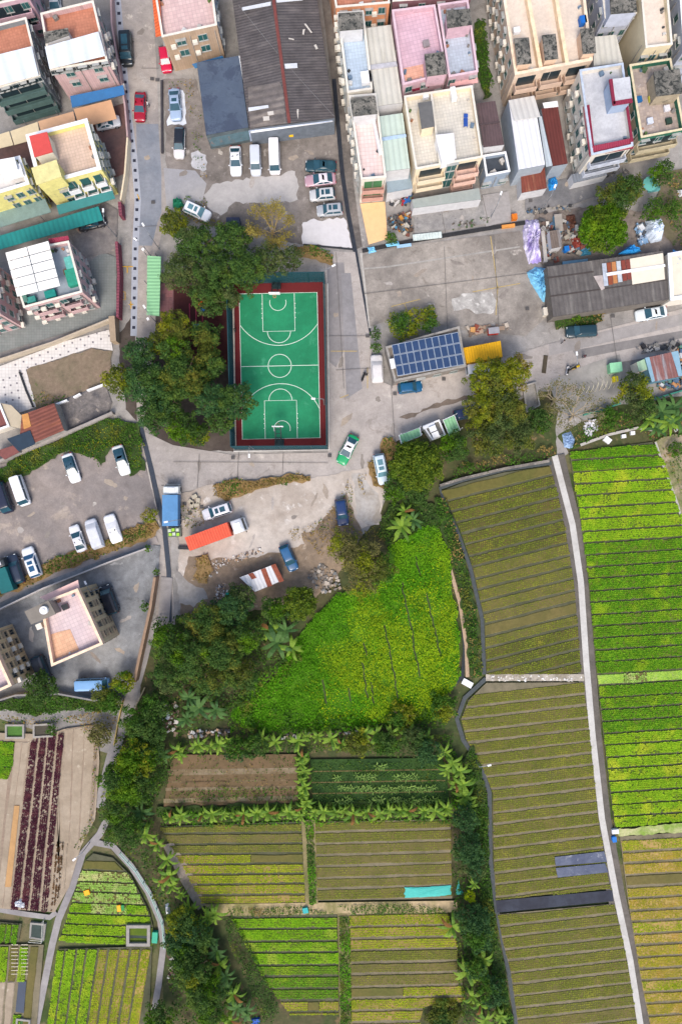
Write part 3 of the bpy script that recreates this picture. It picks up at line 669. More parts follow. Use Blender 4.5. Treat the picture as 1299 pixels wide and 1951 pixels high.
LBL.update({('upper', 'moss'): 'mossy green seedling rows at the top and bottom of the upper dark field', 'upper': 'olive brown seedling rows in the upper dark field west of the white path',
 'lower': 'yellow green seedling rows in the curved middle field west of the white path',
 'bottom': 'thin olive seedling rows in the field below the black film strip',
 ('right', 'bright'): 'bright lime lettuce in the long beds east of the white path',
 ('right', 'green'): 'deeper green leafy crop in the long beds east of the white path',
 ('right', 'pale'): 'pale washed out lettuce patches on one long bed east of the white path',
 ('amber', 'amber'): 'amber coloured crop in the beds at the lower right corner',
 ('amber', 'yellow'): 'yellow green rows among the amber beds at the lower right corner',
 ('west plot', 'olive'): 'olive seedlings in the top beds of the plot south of the banana row',
 ('west plot', 'yellow'): 'yellow green seedlings in the wide beds left of the central grass strip',
 'middle plot': 'brown olive seedling rows in the plot holding the turquoise net',
 ('lime plot', 'lime'): 'soft lime lettuce in the top beds of the plot beside the dark hedge',
 ('lime plot', 'green'): 'dotted green lettuce in the middle beds beside the dark hedge',
 ('lime plot', 'yellow'): 'yellow lettuce in the two lowest beds beside the dark hedge',
 ('south plot', 'yellow'): 'yellow green rows in the plot right of the lower grass strip',
 ('south plot', 'olive'): 'thin brownish rows in the plot right of the lower grass strip',
 ('triangle', 'pale'): 'pale mixed lettuce at the top of the curved triangular plot',
 ('triangle', 'bright'): 'bright lettuce beds beside the concrete tank in the triangular plot',
 ('triangle', 'lime'): 'short lime lettuce patches among the pale lettuce in the triangular plot',
 ('tall plot', 'bright'): 'bright lime lettuce in the four upright beds at the lower left',
 ('tall plot', 'yellow'): 'yellow green crop in the upright beds right of the bright lettuce',
 ('purple', 'maroon'): 'dark maroon leafy rows in the sandy field at the left edge',
 ('purple', 'rust'): 'dry brown row beside the maroon leafy rows',
 'far left': 'green crop patch at the left edge above the sandy beds',
 ('corner', 'green'): 'dark green rows above the small beds in the lower left corner',
 ('corner', 'bright'): 'short bright green bed at the lower left picture edge',
 ('corner', 'lime'): 'lime seedlings on the small caned bed near the navy film',
 ('corner', 'olive'): 'sparse seedlings on the caned brown bed in the lower left corner'})
flush_crops()

# ---------------------------------------------------------------- basketball court
def CP(u, v): return (533 + u + v * 6 / 277, 697 + v - u * 3 / 148)
sheet('court_surround', [(446, 541), (615, 537), (621, 849), (451, 852)], mat('court_red', (98, 30, 32), .8, amt=.08, sc=.6))
sheet('court_surface', [CP(-74, -138.5), CP(74, -138.5), CP(74, 138.5), CP(-74, 138.5)], mat('court_green', (34, 134, 92), .75, 'stain', (28, 120, 82), (56, 142, 104), sc=2, cov=.42, amt=.1))
z = nz(); mb = MB(); LW = mat('court_line', (214, 226, 216), .8, amt=.05)
def cl(pts, w=1.0): strip(mb, [CP(*p) for p in pts], w, z, LW)
cl([(-74, -138.5), (74, -138.5), (74, 138.5), (-74, 138.5), (-74, -139)], 1.1)
cl([(-74, 0), (74, 0)])
def arc(cx, cy, r, a0, a1, n=28): cl([(cx + r * math.cos(a0 + (a1 - a0) * i / n), cy + r * math.sin(a0 + (a1 - a0) * i / n)) for i in range(n + 1)])
arc(0, 0, 22, 0, 2 * math.pi, 40)
for sgn in (-1, 1):
    yl = 138.5 * sgn; yk = 66 * sgn; hy = (-127 if sgn < 0 else 114)
    cl([(-30.5, yl), (-30.5, yk), (30.5, yk), (30.5, yl)])
    arc(0, yk, 22, 0 if sgn < 0 else math.pi, math.pi if sgn < 0 else 2 * math.pi)
    Rr = 88 if sgn < 0 else 80; al = math.asin(math.sqrt(Rr ** 2 - 74 ** 2) / Rr)
    if sgn < 0: arc(0, hy, Rr, al, math.pi - al)
    else: arc(0, hy, Rr, math.pi + al, 2 * math.pi - al)
    if sgn < 0: arc(-1, hy + 6, 15.5, -.3, math.pi + .3)
    else: arc(2, hy + 6, 15.5, math.pi - .3, 2 * math.pi + .3)
    for k in range(4):
        for sx in (-1, 1): cl([(sx * 30.5, yl - sgn * (20 + k * 9)), (sx * 32.5, yl - sgn * (20 + k * 9))], 1.4)
mb.build('court_lines', kind='structure')
path('court_kerb', [(444, 541), (449, 853)], 2.5, mat('cream_kerb', (206, 194, 176), .9), h=.15, z=.35)
path('court_kerb', [(446, 538.5), (617, 535)], 2.5, mat('cream_kerb', (206, 194, 176), .9), h=.15, z=.35)
path('court_kerb', [(624, 540), (627, 857), (445, 860)], 2.0, mat('pale_kerb', (196, 194, 188), .9), h=.15, z=.35)
TEAL = mat('fence_teal', (22, 66, 74), .6, amt=.1)
def fence(name, label, pts, h, m, post=2.5, wire=.35, t=.05, th=.03, cat='fence', group=None):
    pts = [W(*p)[:2] for p in pts]; root = thing(name, label, cat, (*pts[0], 0), group=group)
    mp = MB()
    for a, b in zip(pts, pts[1:]):
        a, b = Vector(a), Vector(b); L = (b - a).length; n = max(1, round(L / post)); rot = math.atan2(b.y - a.y, b.x - a.x)
        for i in range(n + 1):
            p = a + (b - a) * (i / n)
            MB().box((p.x, p.y, h / 2), (t * 2, t * 2, h), m, rot).build('post', root)
        if wire:
            k = int(L / wire)
            for i in range(k + 1):
                p = a + (b - a) * (i / k); mp.box((p.x, p.y, h / 2), (th, th, h), m, rot)
            for i in range(int(h / wire) + 1):
                c = (a + b) / 2; mp.box((c.x, c.y, i * wire + .04), (L, th, th), m, rot)
        for zz in (h, h / 2):
            c = (a + b) / 2; mp.box((c.x, c.y, zz), (L, t * 1.6, t * 1.6), m, rot)
    mp.build('mesh_panel', root); return root
fence('court_fence', 'tall teal mesh fence standing round the green basketball court', [(441, 541), (449, 856), (624, 855), (618, 539), (441, 542)], 5.2, TEAL, wire=.3, t=.07, th=.07)
def hoop(px, py, d, lab):
    x, y = W(px, py)[:2]; root = thing('basketball_stand', lab, 'basketball stand', (x, y, gz(px, py)))
    zb = gz(px, py); G = mat('stand_dark', (40, 56, 58), .5)
    MB().box((x, y, zb + .25), (1.5, 1.3, .5), G).build('base', root, bevel=.05)
    a = MB()
    for s in (-.45, .45): a.tube([(x + s, y, zb + .4), (x + s, y - d * .5, zb + 2.2), (x + s, y - d * 2.4, zb + 3.3)], .09, G)
    for k in range(3): a.tube([(x - .45, y - d * (.8 + k * .6), zb + 2.4 + k * .28), (x + .45, y - d * (.8 + k * .6), zb + 2.4 + k * .28)], .05, G)
    a.build('support_arm', root)
    MB().box((x, y - d * 2.45, zb + 3.45), (1.8, .09, 1.1), WHITE).build('backboard', root)
    r = MB(); r.ring((x, y - d * 2.8), .2, .27, 3.2, zb + 3.05, mat('hoop_rim', (200, 96, 70), .5)); r.build('hoop', root)
hoop(527, 545, 1, 'basketball stand with white backboard at the north end under the trees')
hoop(533, 846, -1, 'basketball stand with long dark arms at the south end of the court')
# ---------------------------------------------------------------- buildings
SIDES = {'N': (0, 1), 'E': (1, 2), 'S': (2, 3), 'W': (3, 0)}   # corners given NW, NE, SE, SW (clockwise from above)
FRM = mat('window_frame', (156, 158, 156), .7, amt=.2)
class House: pass
def lerp(a, b, t): return (a[0] + (b[0] - a[0]) * t, a[1] + (b[1] - a[1]) * t)
def slab(mb, pxs, zs, th, m, top=None):
    """flat or sloping plate through photo pixels at heights zs"""
    P = [W(p[0], p[1], z) for p, z in zip(pxs, zs if isinstance(zs, (list, tuple)) else [zs] * len(pxs))]
    if area(P) < 0: P = P[::-1]
    zt = [p[2] for p in P]
    return mb.prism([p[:2] for p in P], [v - th for v in zt], zt, m, top, True)
def house(name, label, px, z=8.4, wall=None, floor=None, cope=None, ph=1.0, pt=.22, cat='house', group=None, par=None):
    h = House(); h.P = PW(px, z); h.z = z; h.px = px
    a, b = h.P[3], h.P[2]; rot = math.atan2(b[1] - a[1], b[0] - a[0])
    c = lerp(lerp(h.P[0], h.P[2], .5), lerp(h.P[1], h.P[3], .5), .5)
    h.root = thing(name, label, cat, (c[0], c[1], 0), rot, group); h.ph = ph
    mb = MB(); n = len(h.P); Pc = h.P[::-1]
    mb.add([(p[0], p[1], 0) for p in Pc] + [(p[0], p[1], z - ph) for p in Pc], [[i, (i + 1) % n, n + (i + 1) % n, n + i] for i in range(n)], wall)
    mb.build('wall', h.root)
    if ph > 0:
        I = inset(h.P, pt); O = inset(h.P, -.03); par = par or wall; mb = MB(); cope = cope or OFFW
        mb.add([(p[0], p[1], z - ph) for p in O] + [(p[0], p[1], z - .06) for p in O], [[i, (i + 1) % n, n + (i + 1) % n, n + i] for i in range(n)], par)
        mb.add([(p[0], p[1], z - ph) for p in I] + [(p[0], p[1], z - .06) for p in I], [[n + i, n + (i + 1) % n, (i + 1) % n, i] for i in range(n)], par)
        O2, I2 = inset(h.P, -.07), inset(h.P, pt + .04)
        for PP, zz in ((O2, 0), (I2, 0)): pass
        mb.add([(p[0], p[1], z) for p in O2] + [(p[0], p[1], z) for p in I2], [[i, (i + 1) % n, n + (i + 1) % n, n + i] for i in range(n)], cope)
        mb.add([(p[0], p[1], z - .07) for p in O2] + [(p[0], p[1], z) for p in O2], [[i, (i + 1) % n, n + (i + 1) % n, n + i] for i in range(n)], cope)
        mb.add([(p[0], p[1], z - .07) for p in I2] + [(p[0], p[1], z) for p in I2], [[n + i, n + (i + 1) % n, (i + 1) % n, i] for i in range(n)], cope)
        mb.build('parapet', h.root)
    mb = MB(); F = inset(h.P, .02)
    mb.add([(p[0], p[1], z - ph + (.01 if ph else .02)) for p in F], [list(range(n))], floor or CONC); mb.build('roof', h.root)
    h.rot = rot
    if ph > .4 and cat == 'house':
        g = random.Random(int(px[0][0] * 3 + px[0][1])); I = inset(h.P, .7)
        cs = [(176, 172, 166), (120, 116, 112), (70, 92, 64), (150, 108, 84), (96, 116, 136), (198, 198, 196), (60, 62, 64), (84, 110, 60)]
        for _ in range(g.randint(6, 11)):
            e = g.randrange(len(I)); p = lerp(I[e], I[(e + 1) % len(I)], g.uniform(.05, .95)); s_ = g.uniform(.25, .7)
            MB().box((p[0], p[1], z - ph + s_ * .4), (s_, s_ * g.uniform(.5, 1.3), s_ * .8), mat('roof_goods', g.choice(cs), .85, amt=.2), g.uniform(0, 1.5)).build('storage_box', h.root)
        for e in range(len(h.P)):
            a, b = Vector(h.P[e]), Vector(h.P[(e + 1) % len(h.P)]); t = (b - a).normalized(); nn = Vector((-t.y, t.x)); cc = Vector(c)
            if (a - cc).dot(nn) < 0: nn = -nn
            for u in (.06, .52):
                q = a.lerp(b, u) + nn * .09; MB().tube([(q.x, q.y, .1), (q.x, q.y, z - ph)], .06, mat('drain_pipe', (150, 146, 140), .8, amt=.2), 5).build('drain_pipe', h.root)
    return h
def side(h, s):
    i, j = SIDES[s]; a, b = Vector(h.P[i]), Vector(h.P[j]); t = (b - a).normalized(); n = Vector((-t.y, t.x))
    c = (Vector(h.P[0]) + Vector(h.P[2])) / 2
    if (a - c).dot(n) < 0: n = -n
    return a, b, t, n
def windows(h, s, nfl=3, n=3, w=1.0, hh=1.15, u0=.14, u1=.86, frame=None, glass=None, z0=1.0, fh=2.7, ac=0, skip=()):
    a, b, t, nn = side(h, s); rot = math.atan2(t.y, t.x); L = (b - a).length
    for f in range(nfl):
        for k in range(n):
            if (f, k) in skip: continue
            u = (u0 + (u1 - u0) * (k / (n - 1) if n > 1 else .5)) * L; zc = z0 + f * fh + hh / 2
            p = a + t * u
            m = MB(); q = p + nn * .04; m.box((q.x, q.y, zc), (w + .12, .12, hh + .12), frame or FRM, rot)
            q = p + nn * .14; m.box((q.x, q.y, zc - hh / 2 - .1), (w + .24, .2, .06), frame or FRM, rot)
            if R.random() < .45: q = p + nn * .24; m.box((q.x, q.y, zc + hh / 2 + .14), (w + .3, .46, .07), frame or FRM, rot)
            wo = m.build('window', h.root)
            m = MB(); q = p + nn * .085; m.box((q.x - t.x * w * .26, q.y - t.y * w * .26, zc), (w * .46, .06, hh), glass or TEALGLASS, rot)
            m.box((q.x + t.x * w * .26, q.y + t.y * w * .26, zc), (w * .46, .06, hh), glass or TEALGLASS, rot); m.build('pane', wo)
            if ac and R.random() < ac:
                q = p + nn * .35 + t * (w * .5 + .65); m = MB(); m.box((q.x, q.y, zc - .3), (.8, .5, .55), OFFW, rot); m.build('air_conditioner', h.root)
def balcony(h, s, u0, u1, zf, depth, m, rail=None, rh=.95, inner=None):
    a, b, t, nn = side(h, s); L = (b - a).length; rot = math.atan2(t.y, t.x)
    c = a + t * (L * (u0 + u1) / 2) + nn * (depth / 2 + .01); w = L * (u1 - u0)
    mb = MB(); mb.box((c.x, c.y, zf), (w, depth, .16), m, rot)
    r = rail or m
    q = a + t * (L * (u0 + u1) / 2) + nn * (depth - .05); mb.box((q.x, q.y, zf + .08 + rh / 2), (w, .1, rh), r, rot)
    for uu in (u0, u1):
        q = a + t * (L * uu + (.06 if uu == u0 else -.06)) + nn * (depth / 2); mb.box((q.x, q.y, zf + .08 + rh / 2), (.1, depth - .14, rh), r, rot)
    bo = mb.build('balcony', h.root)
    q = a + t * (L * (u0 + u1) / 2) + nn * .05; mb = MB(); mb.box((q.x, q.y, zf + 1.15), (w * .8, .08, 2.0), inner or DARKGLASS, rot); mb.build('glass_door', h.root)
def hut(h, px, z1, wall, top, name='stair_hut', z0=None, lip=.12):
    P = PW(px, z1); mb = MB(); z0 = h.z - h.ph + .02 if z0 is None else z0
    I = inset(P, lip); mb.prism(I, z0, z1 - .18, wall); mb.prism(inset(P, 0), z1 - .18, z1, top, None, True)
    o = mb.build(name, h.root)
    # door and a little window on the longest side
    return o
def plate(h, name, px, zs, th, m, top=None):
    return slab(MB(), px, zs, th, m, top).build(name, h.root if isinstance(h, House) else h)
def vent(h, px, z, m=None, d=(.7, .7, .5), name='water_tank'):
    x, y = W(px[0], px[1], z)[:2]; MB().box((x, y, z + d[2] / 2), d, m or OFFW, h.rot).build(name, h.root, bevel=.04)
def tank(h, px, z, r=.6, hh=.9, m=None):
    x, y = W(px[0], px[1], z)[:2]; mb = MB(); mb.disc((x, y), r, z, z + hh, m or WHITE, 20); mb.disc((x, y), r * .45, z + hh, z + hh + .1, m or WHITE, 16); mb.build('water_tank', h.root)
def lightwell(h, px, z): # dark hatch in the roof
    x, y = W(px[0], px[1], z)[:2]; mb = MB(); mb.box((x, y, z + .2), (1.0, .9, .4), mat('hatch', (120, 100, 104), .8), h.rot, top=DARK); mb.build('skylight', h.root)

PINK = mat('pink_tile_wall', (196, 166, 166), .75, 'tile', (186, 156, 156), size=.35, amt=.1)
PINK2 = mat('faded_pink_wall', (194, 162, 172), .85, amt=.12, col2=(164, 138, 144), cov=.42)
CREAM = mat('cream_wall', (222, 206, 178), .85, amt=.08, col2=(190, 174, 150), cov=.35)
GREYW = mat('grey_white_wall', (196, 196, 198), .85, amt=.1, col2=(160, 160, 162), cov=.35)
BROWNW = mat('tan_wall', (176, 152, 130), .85, 'tile', (164, 142, 120), size=.4, amt=.1)
YELW = mat('yellow_wall', (216, 208, 134), .85, amt=.12, col2=(184, 176, 120), cov=.42)
TANW = mat('tan_tile_wall', (212, 190, 156), .85, 'tile', (202, 180, 146), size=.4, amt=.08)
TERRA = mat('terracotta_tiles', (184, 124, 100), .85, 'tile', (172, 114, 92), size=.45, amt=.14)
PINKT = mat('pink_roof_tiles', (206, 180, 176), .85, 'tile', (194, 166, 164), size=.6, amt=.08)
LILAC = mat('lilac_roof_tiles', (204, 186, 186), .85, 'tile', (192, 174, 176), (212, 174, 142), size=.6, amt=.07, sc=.9, cov=.3)
BEIGET = mat('beige_roof_tiles', (206, 182, 164), .85, 'tile', (196, 172, 154), size=.5, amt=.1)
CREAMF = mat('cream_screed', (212, 200, 186), .9, 'stain', (202, 188, 174), (170, 160, 148), sc=5, cov=.34, amt=.09)
GREYF = mat('grey_screed', (168, 170, 176), .9, 'stain', (190, 192, 196), (140, 142, 148), sc=5, cov=.36, amt=.1)
BLUEF = mat('pale_blue_tiles', (176, 192, 208), .85, 'tile', (166, 182, 198), size=.5, amt=.1)
WSHEET = mat('white_sheet', (214, 222, 230), .6, 'corr', size=1.6, amt=.05, ax='y')
TEAL_S = mat('teal_sheet', (28, 124, 122), .6, 'corr', (20, 110, 112), size=.8, amt=.08, ax='y', cov=.3)
BLUE_A = mat('blue_awning', (22, 92, 146), .6, amt=.1)
MAROON = mat('maroon_tiles', (134, 42, 66), .7, 'corr', size=.35, amt=.1, ax='y')
CORR_G = mat('pale_grey_corrugated', (196, 194, 184), .7, 'corr', (172, 168, 156), size=.9, amt=.07, ax='y', cov=.35)
CORR_M = mat('mint_corrugated', (186, 202, 192), .7, 'corr', (170, 184, 174), size=.9, amt=.06, ax='y', cov=.3)
RUST = mat('rusty_sheet', (122, 66, 54), .8, 'corr', (150, 104, 80), size=.5, amt=.2, ax='y', cov=.4)
RUSTD = mat('dark_rust_sheet', (98, 50, 46), .8, 'corr', (128, 70, 54), size=.5, amt=.15, ax='y', cov=.3)
CHAR = mat('sooty_sheet', (84, 82, 82), .85, 'corr', (104, 98, 96), size=.8, amt=.2, ax='y', cov=.4)
VGRP = 'three storey village houses'

# 1 pink house with the white roof sheet
h = house('village_house', 'pink house with white metal roof sheet and long blue awning beside the left road', [(78, 25), (178, 1), (205, 115), (97, 133)], wall=PINK, floor=TERRA)
plate(h, 'roof_sheet', [(86, 89), (188, 60), (201, 106), (95, 131)], [9.3, 9.3, 8.9, 8.9], .08, WHITE, mat('white_sheet_h', (206, 214, 222), .6, 'corr', size=2.4, amt=.05, ax='y'))
a, b, t, nn = side(h, 'S')
windows(h, 'S', 1, 8, w=1.15, hh=.7, u0=.07, u1=.95, z0=7.5, glass=DARKGLASS)
hut(h, [(84, 61), (130, 53), (132, 66), (87, 82)], 9.6, GREYW, ROUGHC)
windows(h, 'S', 2, 2, w=1.3, u0=.22, u1=.72, z0=4.0, fh=2.4); windows(h, 'E', 3, 4, ac=.5)
plate(h, 'awning', [(134, 183), (235, 162), (238, 180), (138, 205)], [3.4, 3.4, 2.6, 2.6], .08, BLUE_A)
# 2 left neighbour
h = house('village_house', 'terracotta roofed house at the left edge with white roof sheet and dark green balconies', [(-48, 58), (50, 33), (77, 144), (-20, 172)], wall=mat('dim_grey_wall', (120, 128, 132), .85, amt=.15), floor=TERRA)
plate(h, 'roof_sheet', [(-36, 112), (61, 88), (74, 143), (-22, 168)], [9.3, 9.3, 8.8, 8.8], .08, WHITE, mat('white_sheet_h', (206, 214, 222), .6, 'corr', size=2.4, amt=.05, ax='y'))
windows(h, 'S', 1, 8, w=1.1, hh=.7, u0=.07, u1=.95, z0=7.4, glass=DARKGLASS)
for f in (0.6, 3.2, 5.6): balcony(h, 'S', .03, .97, f + .2, 1.2, mat('green_balcony', (74, 98, 96), .7), inner=DARKGLASS)
windows(h, 'E', 3, 4, w=.8)
# 3 top-left corner
h = house('village_house', 'pink corner house at the very top left with a white terrace and maroon trim', [(-60, -110), (28, -130), (54, -6), (-36, 14)], wall=PINK2, floor=CREAMF)
windows(h, 'S', 3, 3, w=1.1, glass=TEALGLASS); windows(h, 'E', 3, 4, w=.8)
for f in (2.7, 5.4): balcony(h, 'S', .05, .9, f, .9, PINK2)
# long canopies between
c = thing('canopy', 'long beige and tan carport roof running between the pink and yellow houses', 'canopy', W(120, 220), math.radians(17))
for q, m in ((( (-20, 262), (18, 250), (26, 276), (-14, 286)), mat('beige_sheet', (206, 190, 158), .75, amt=.06)), (((20, 250), (72, 232), (78, 262), (28, 276)), mat('beige_sheet', (206, 190, 158), .75, amt=.06)),
             (((73, 231), (140, 212), (146, 236), (80, 255)), mat('tan_sheet', (202, 162, 130), .75, amt=.06)), (((141, 208), (212, 190), (223, 226), (152, 244)), mat('tan_sheet_b', (200, 156, 120), .75, amt=.05))):
    plate(c, 'roof_panel', q, 2.9, .08, m)
mb = MB()
for x, y in ((0, 262), (60, 248), (120, 230), (160, 238), (218, 220)): p = W(x, y); mb.tube([(p[0], p[1], 0), (p[0], p[1], 2.8)], .06, STEEL)
mb.build('post', c)
# 4 yellow house
h = house('village_house', 'yellow house with white trim, arched balconies and a red slab on its tiled roof', [(50, 257), (166, 226), (193, 322), (75, 354)], wall=YELW, floor=BEIGET, cope=WHITE, pt=.5)
hut(h, [(56, 259), (90, 251), (101, 289), (66, 299)], 10.2, OFFW, mat('red_slab', (196, 76, 72), .8, amt=.08))
hut(h, [(60, 320), (108, 304), (118, 336), (70, 352)], 10.6, YELW, mat('lichen_yellow', (206, 198, 140), .9, amt=.12, col2=(160, 150, 110), cov=.35))
for f in (2.4, 5.0):
    for u in ((.36, .54), (.58, .76), (.8, .97)): balcony(h, 'S', 1 - u[1], 1 - u[0], f, .9, WHITE, inner=TEALGLASS)
windows(h, 'S', 3, 1, w=1.1, hh=1.8, u0=.72, u1=.72, z0=1); windows(h, 'E', 3, 5, w=.8, ac=.3)
plate(h, 'awning', [(108, 391), (214, 362), (220, 378), (113, 409)], [3.3, 3.3, 2.6, 2.6], .08, mat('teal_awning', (30, 112, 112), .6, amt=.1))
# 5 yellow house further left
h = house('village_house', 'cream and yellow house at the left edge with white roof terraces and a glass lean-to', [(-58, 322), (38, 297), (56, 350), (-42, 380)], wall=YELW, floor=mat('white_screed', (208, 204, 202), .9, amt=.06), cope=WHITE, pt=.4)
vent(h, (30, 330), 8.4, WHITE, (2.6, 1.8, .6)); hut(h, [(-10, 306), (28, 299), (34, 322), (-4, 330)], 9.6, WHITE, WHITE)
windows(h, 'S', 2, 3, w=1.0, z0=3.2, fh=2.5, u0=.08, u1=.5); windows(h, 'E', 3, 3, w=.8)
plate(h, 'stair_glazing', [(30, 350), (42, 348), (70, 379), (58, 383)], [7.8, 7.8, 3.4, 3.4], .3, TEALGLASS)
plate(h, 'lean_to_roof', [(22, 394), (86, 378), (98, 404), (30, 424)], 3.2, .1, mat('sage_sheet', (118, 140, 136), .6, amt=.15))
plate(h, 'lean_to_roof', [(-20, 402), (22, 394), (30, 424), (-20, 440)], 3.2, .1, mat('sage_sheet', (118, 140, 136), .6, amt=.15))
# long teal carport
c = thing('canopy', 'very long teal green carport roof below the two yellow houses', 'canopy', W(100, 440), math.radians(14))
plate(c, 'roof_panel', [(-30, 458), (188, 393), (197, 419), (-30, 484)], [3.0, 3.0, 2.7, 2.7], .08, TEAL_S)
mb = MB()
for x, y in ((10, 472), (70, 455), (130, 437), (190, 418), (182, 398), (90, 425)): p = W(x, y); mb.tube([(p[0], p[1], 0), (p[0], p[1], 2.6)], .06, STEEL)
mb.build('post', c)
# 6 pink house with panelled white canopy
h = house('village_house', 'pink tiled house whose roof is half covered by a panelled white canopy', [(12, 482), (131, 459), (157, 556), (46, 586)], wall=PINK, floor=mat('blue_grey_floor', (140, 150, 160), .9, amt=.12))
cc = [(10, 481), (93, 458), (116, 545), (33, 566)]
for r in range(5):
    for k in range(2):
        q = [lerp(lerp(cc[0], cc[1], k / 2 + .01), lerp(cc[3], cc[2], k / 2 + .01), r / 5 + .01), lerp(lerp(cc[0], cc[1], k / 2 + .49), lerp(cc[3], cc[2], k / 2 + .49), r / 5 + .01),
             lerp(lerp(cc[0], cc[1], k / 2 + .49), lerp(cc[3], cc[2], k / 2 + .49), (r + 1) / 5 - .01), lerp(lerp(cc[0], cc[1], k / 2 + .01), lerp(cc[3], cc[2], k / 2 + .01), (r + 1) / 5 - .01)]
        plate(h, 'canopy_panel', q, 9.9, .08, mat('white_canopy', (232, 230, 224), .7, amt=.03))
plate(h, 'tiled_eave', [(92, 455), (130, 449), (133, 458), (97, 465)], [8.6, 8.6, 8.1, 8.1], .1, MAROON)
windows(h, 'S', 3, 4, w=1.0, ac=.5); windows(h, 'E', 3, 4, w=.8, ac=.3)
for f in (2.7, 5.3): balcony(h, 'S', .12, .42, f, .8, PINK); balcony(h, 'S', .55, .88, f, .8, PINK)
for (x, y, d, c_) in ((135, 505, (1.3, 2.4, .8), (96, 170, 160)), (140, 530, (1.8, 2.6, .9), (44, 140, 116)), (98, 561, (1.7, 1.1, .8), (28, 128, 120)), (62, 572, (1.4, .9, .8), (54, 130, 122)), (50, 570, (.8, 1.2, .9), (80, 120, 110)), (128, 518, (1.0, .9, .5), (120, 90, 70))):
    x0, y0 = W(x, y, 7.8)[:2]; o = MB().box((x0, y0, 7.45 + d[2] / 2), d, mat('covered_goods', c_, .8, amt=.2, sc=2), h.rot).build('roof_clutter', h.root, bevel=.15)
# 7 pink house below
h = house('village_house', 'pink tiled house cut off by the left edge beside the panelled canopy house', [(-120, 520), (-20, 495), (0, 597), (-96, 622)], wall=PINK, floor=BEIGET)
windows(h, 'E', 3, 4, w=.9, ac=.5); windows(h, 'S', 3, 4, w=.9, ac=.4)
# orange/tan house top middle
h = house('village_house', 'tan tiled house with pinkish roof and orange tiled eave at the top edge', [(287, -66), (396, -84), (413, 47), (309, 70)], wall=BROWNW, floor=PINKT)
plate(h, 'tiled_eave', [(285, -66), (298, -66), (311, 66), (297, 70)], [7.6, 8.2, 8.2, 7.6], .12, mat('orange_roof_tiles', (214, 100, 56), .7, 'corr', size=.5, amt=.1, ax='x'))
windows(h, 'S', 2, 2, w=1.4, u0=.3, u1=.7, z0=3.4, fh=2.5, ac=1); windows(h, 'E', 3, 4, w=.8, glass=mat('blue_shutter', (40, 120, 170), .5))
windows(h, 'W', 2, 3, w=1.0)
plate(h, 'shop_awning', [(366, 122), (424, 106), (428, 112), (372, 130)], [3.0, 3.0, 2.6, 2.6], .1, mat('blue_shop_awning', (40, 96, 140), .6, amt=.15))
# warehouse
h = house('warehouse', 'large dark sooty warehouse roof with a red ridge strip at the top', [(434, -70), (590, -90), (637, 225), (475, 246)], z=4.8, ph=0, wall=mat('warehouse_wall', (104, 112, 122), .8, amt=.2), floor=DARK, cat='warehouse')
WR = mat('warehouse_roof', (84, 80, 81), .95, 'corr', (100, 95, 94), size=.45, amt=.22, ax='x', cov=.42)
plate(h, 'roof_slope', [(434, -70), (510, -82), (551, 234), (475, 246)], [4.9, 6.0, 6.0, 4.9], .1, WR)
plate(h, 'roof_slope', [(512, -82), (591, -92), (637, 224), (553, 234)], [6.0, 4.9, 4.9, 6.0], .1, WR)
plate(h, 'ridge_cap', [(508, -82), (514, -82), (554, 233), (548, 234)], 6.12, .1, mat('red_ridge', (112, 62, 58), .85, amt=.2))
for q in ([(461, 14), (516, 3), (516, 10), (462, 20)], [(522, -2), (577, -6), (577, 0), (523, 5)], [(536, 122), (566, 120), (567, 129), (536, 131)], [(473, 205), (511, 200), (512, 205), (474, 212)]):
    plate(h, 'roof_patch', q, 5.95, .06, mat('pale_patch', (196, 200, 206), .7, amt=.1))
for q in ([(501, 222), (513, 221), (514, 229), (502, 230)], [(509, 213), (521, 211), (522, 218), (511, 220)], [(579, 45), (583, 45), (595, 62), (592, 62)], [(566, 208), (569, 208), (568, 226), (565, 225)], [(577, 56), (581, 55), (579, 66), (576, 65)], [(598, 86), (602, 84), (606, 92), (602, 94)], [(550, 72), (560, 74), (560, 76), (550, 74)]):
    plate(h, 'roof_patch', q, 5.8, .05, mat('pale_scrap', (190, 184, 176), .8, amt=.1))
plate(h, 'roof_patch', [(472, 165), (538, 156), (545, 234), (477, 244)], [5.12, 5.95, 5.95, 5.12], .04, mat('older_sheet', (104, 98, 96), .95, 'corr', (128, 120, 114), size=1.1, amt=.25, ax='x', cov=.45))
plate(h, 'fascia', [(474, 249), (633, 229), (634, 247), (477, 269)], [4.4, 4.4, .7, .7], .06, mat('pale_blue_fascia', (186, 200, 226), .7, amt=.15, sc=1.5))
plate(h, 'sign_mark', [(550, 251), (558, 250), (559, 260), (551, 261)], [2.3, 2.3, 1.2, 1.2], .08, mat('yellow_mark', (226, 180, 30), .7, amt=.1))
plate(h, 'gutter_pipe', [(478, 250), (634, 229), (634, 231), (478, 253)], [4.2, 4.2, 4.0, 4.0], .12, WHITE)
h = house('store_building', 'slate blue flat roofed store adjoining the dark warehouse', [(375, 119), (456, 106), (474, 243), (393, 258)], z=4.3, ph=0, wall=mat('store_wall', (86, 96, 100), .85, amt=.25), floor=mat('slate_roof', (72, 84, 102), .9, 'stain', (82, 94, 110), (64, 74, 92), sc=2, amt=.07), cat='store')
plate(h, 'gutter', [(455, 106), (459, 106), (471, 182), (468, 183)], 4.75, .3, mat('gutter_white', (206, 208, 210), .7))
plate(h, 'eave_canopy', [(396, 260), (474, 247), (476, 266), (404, 280)], [3.6, 3.6, 2.2, 2.2], .08, mat('dull_teal', (70, 92, 100), .8, col2=(120, 96, 84), cov=.42, amt=.2))

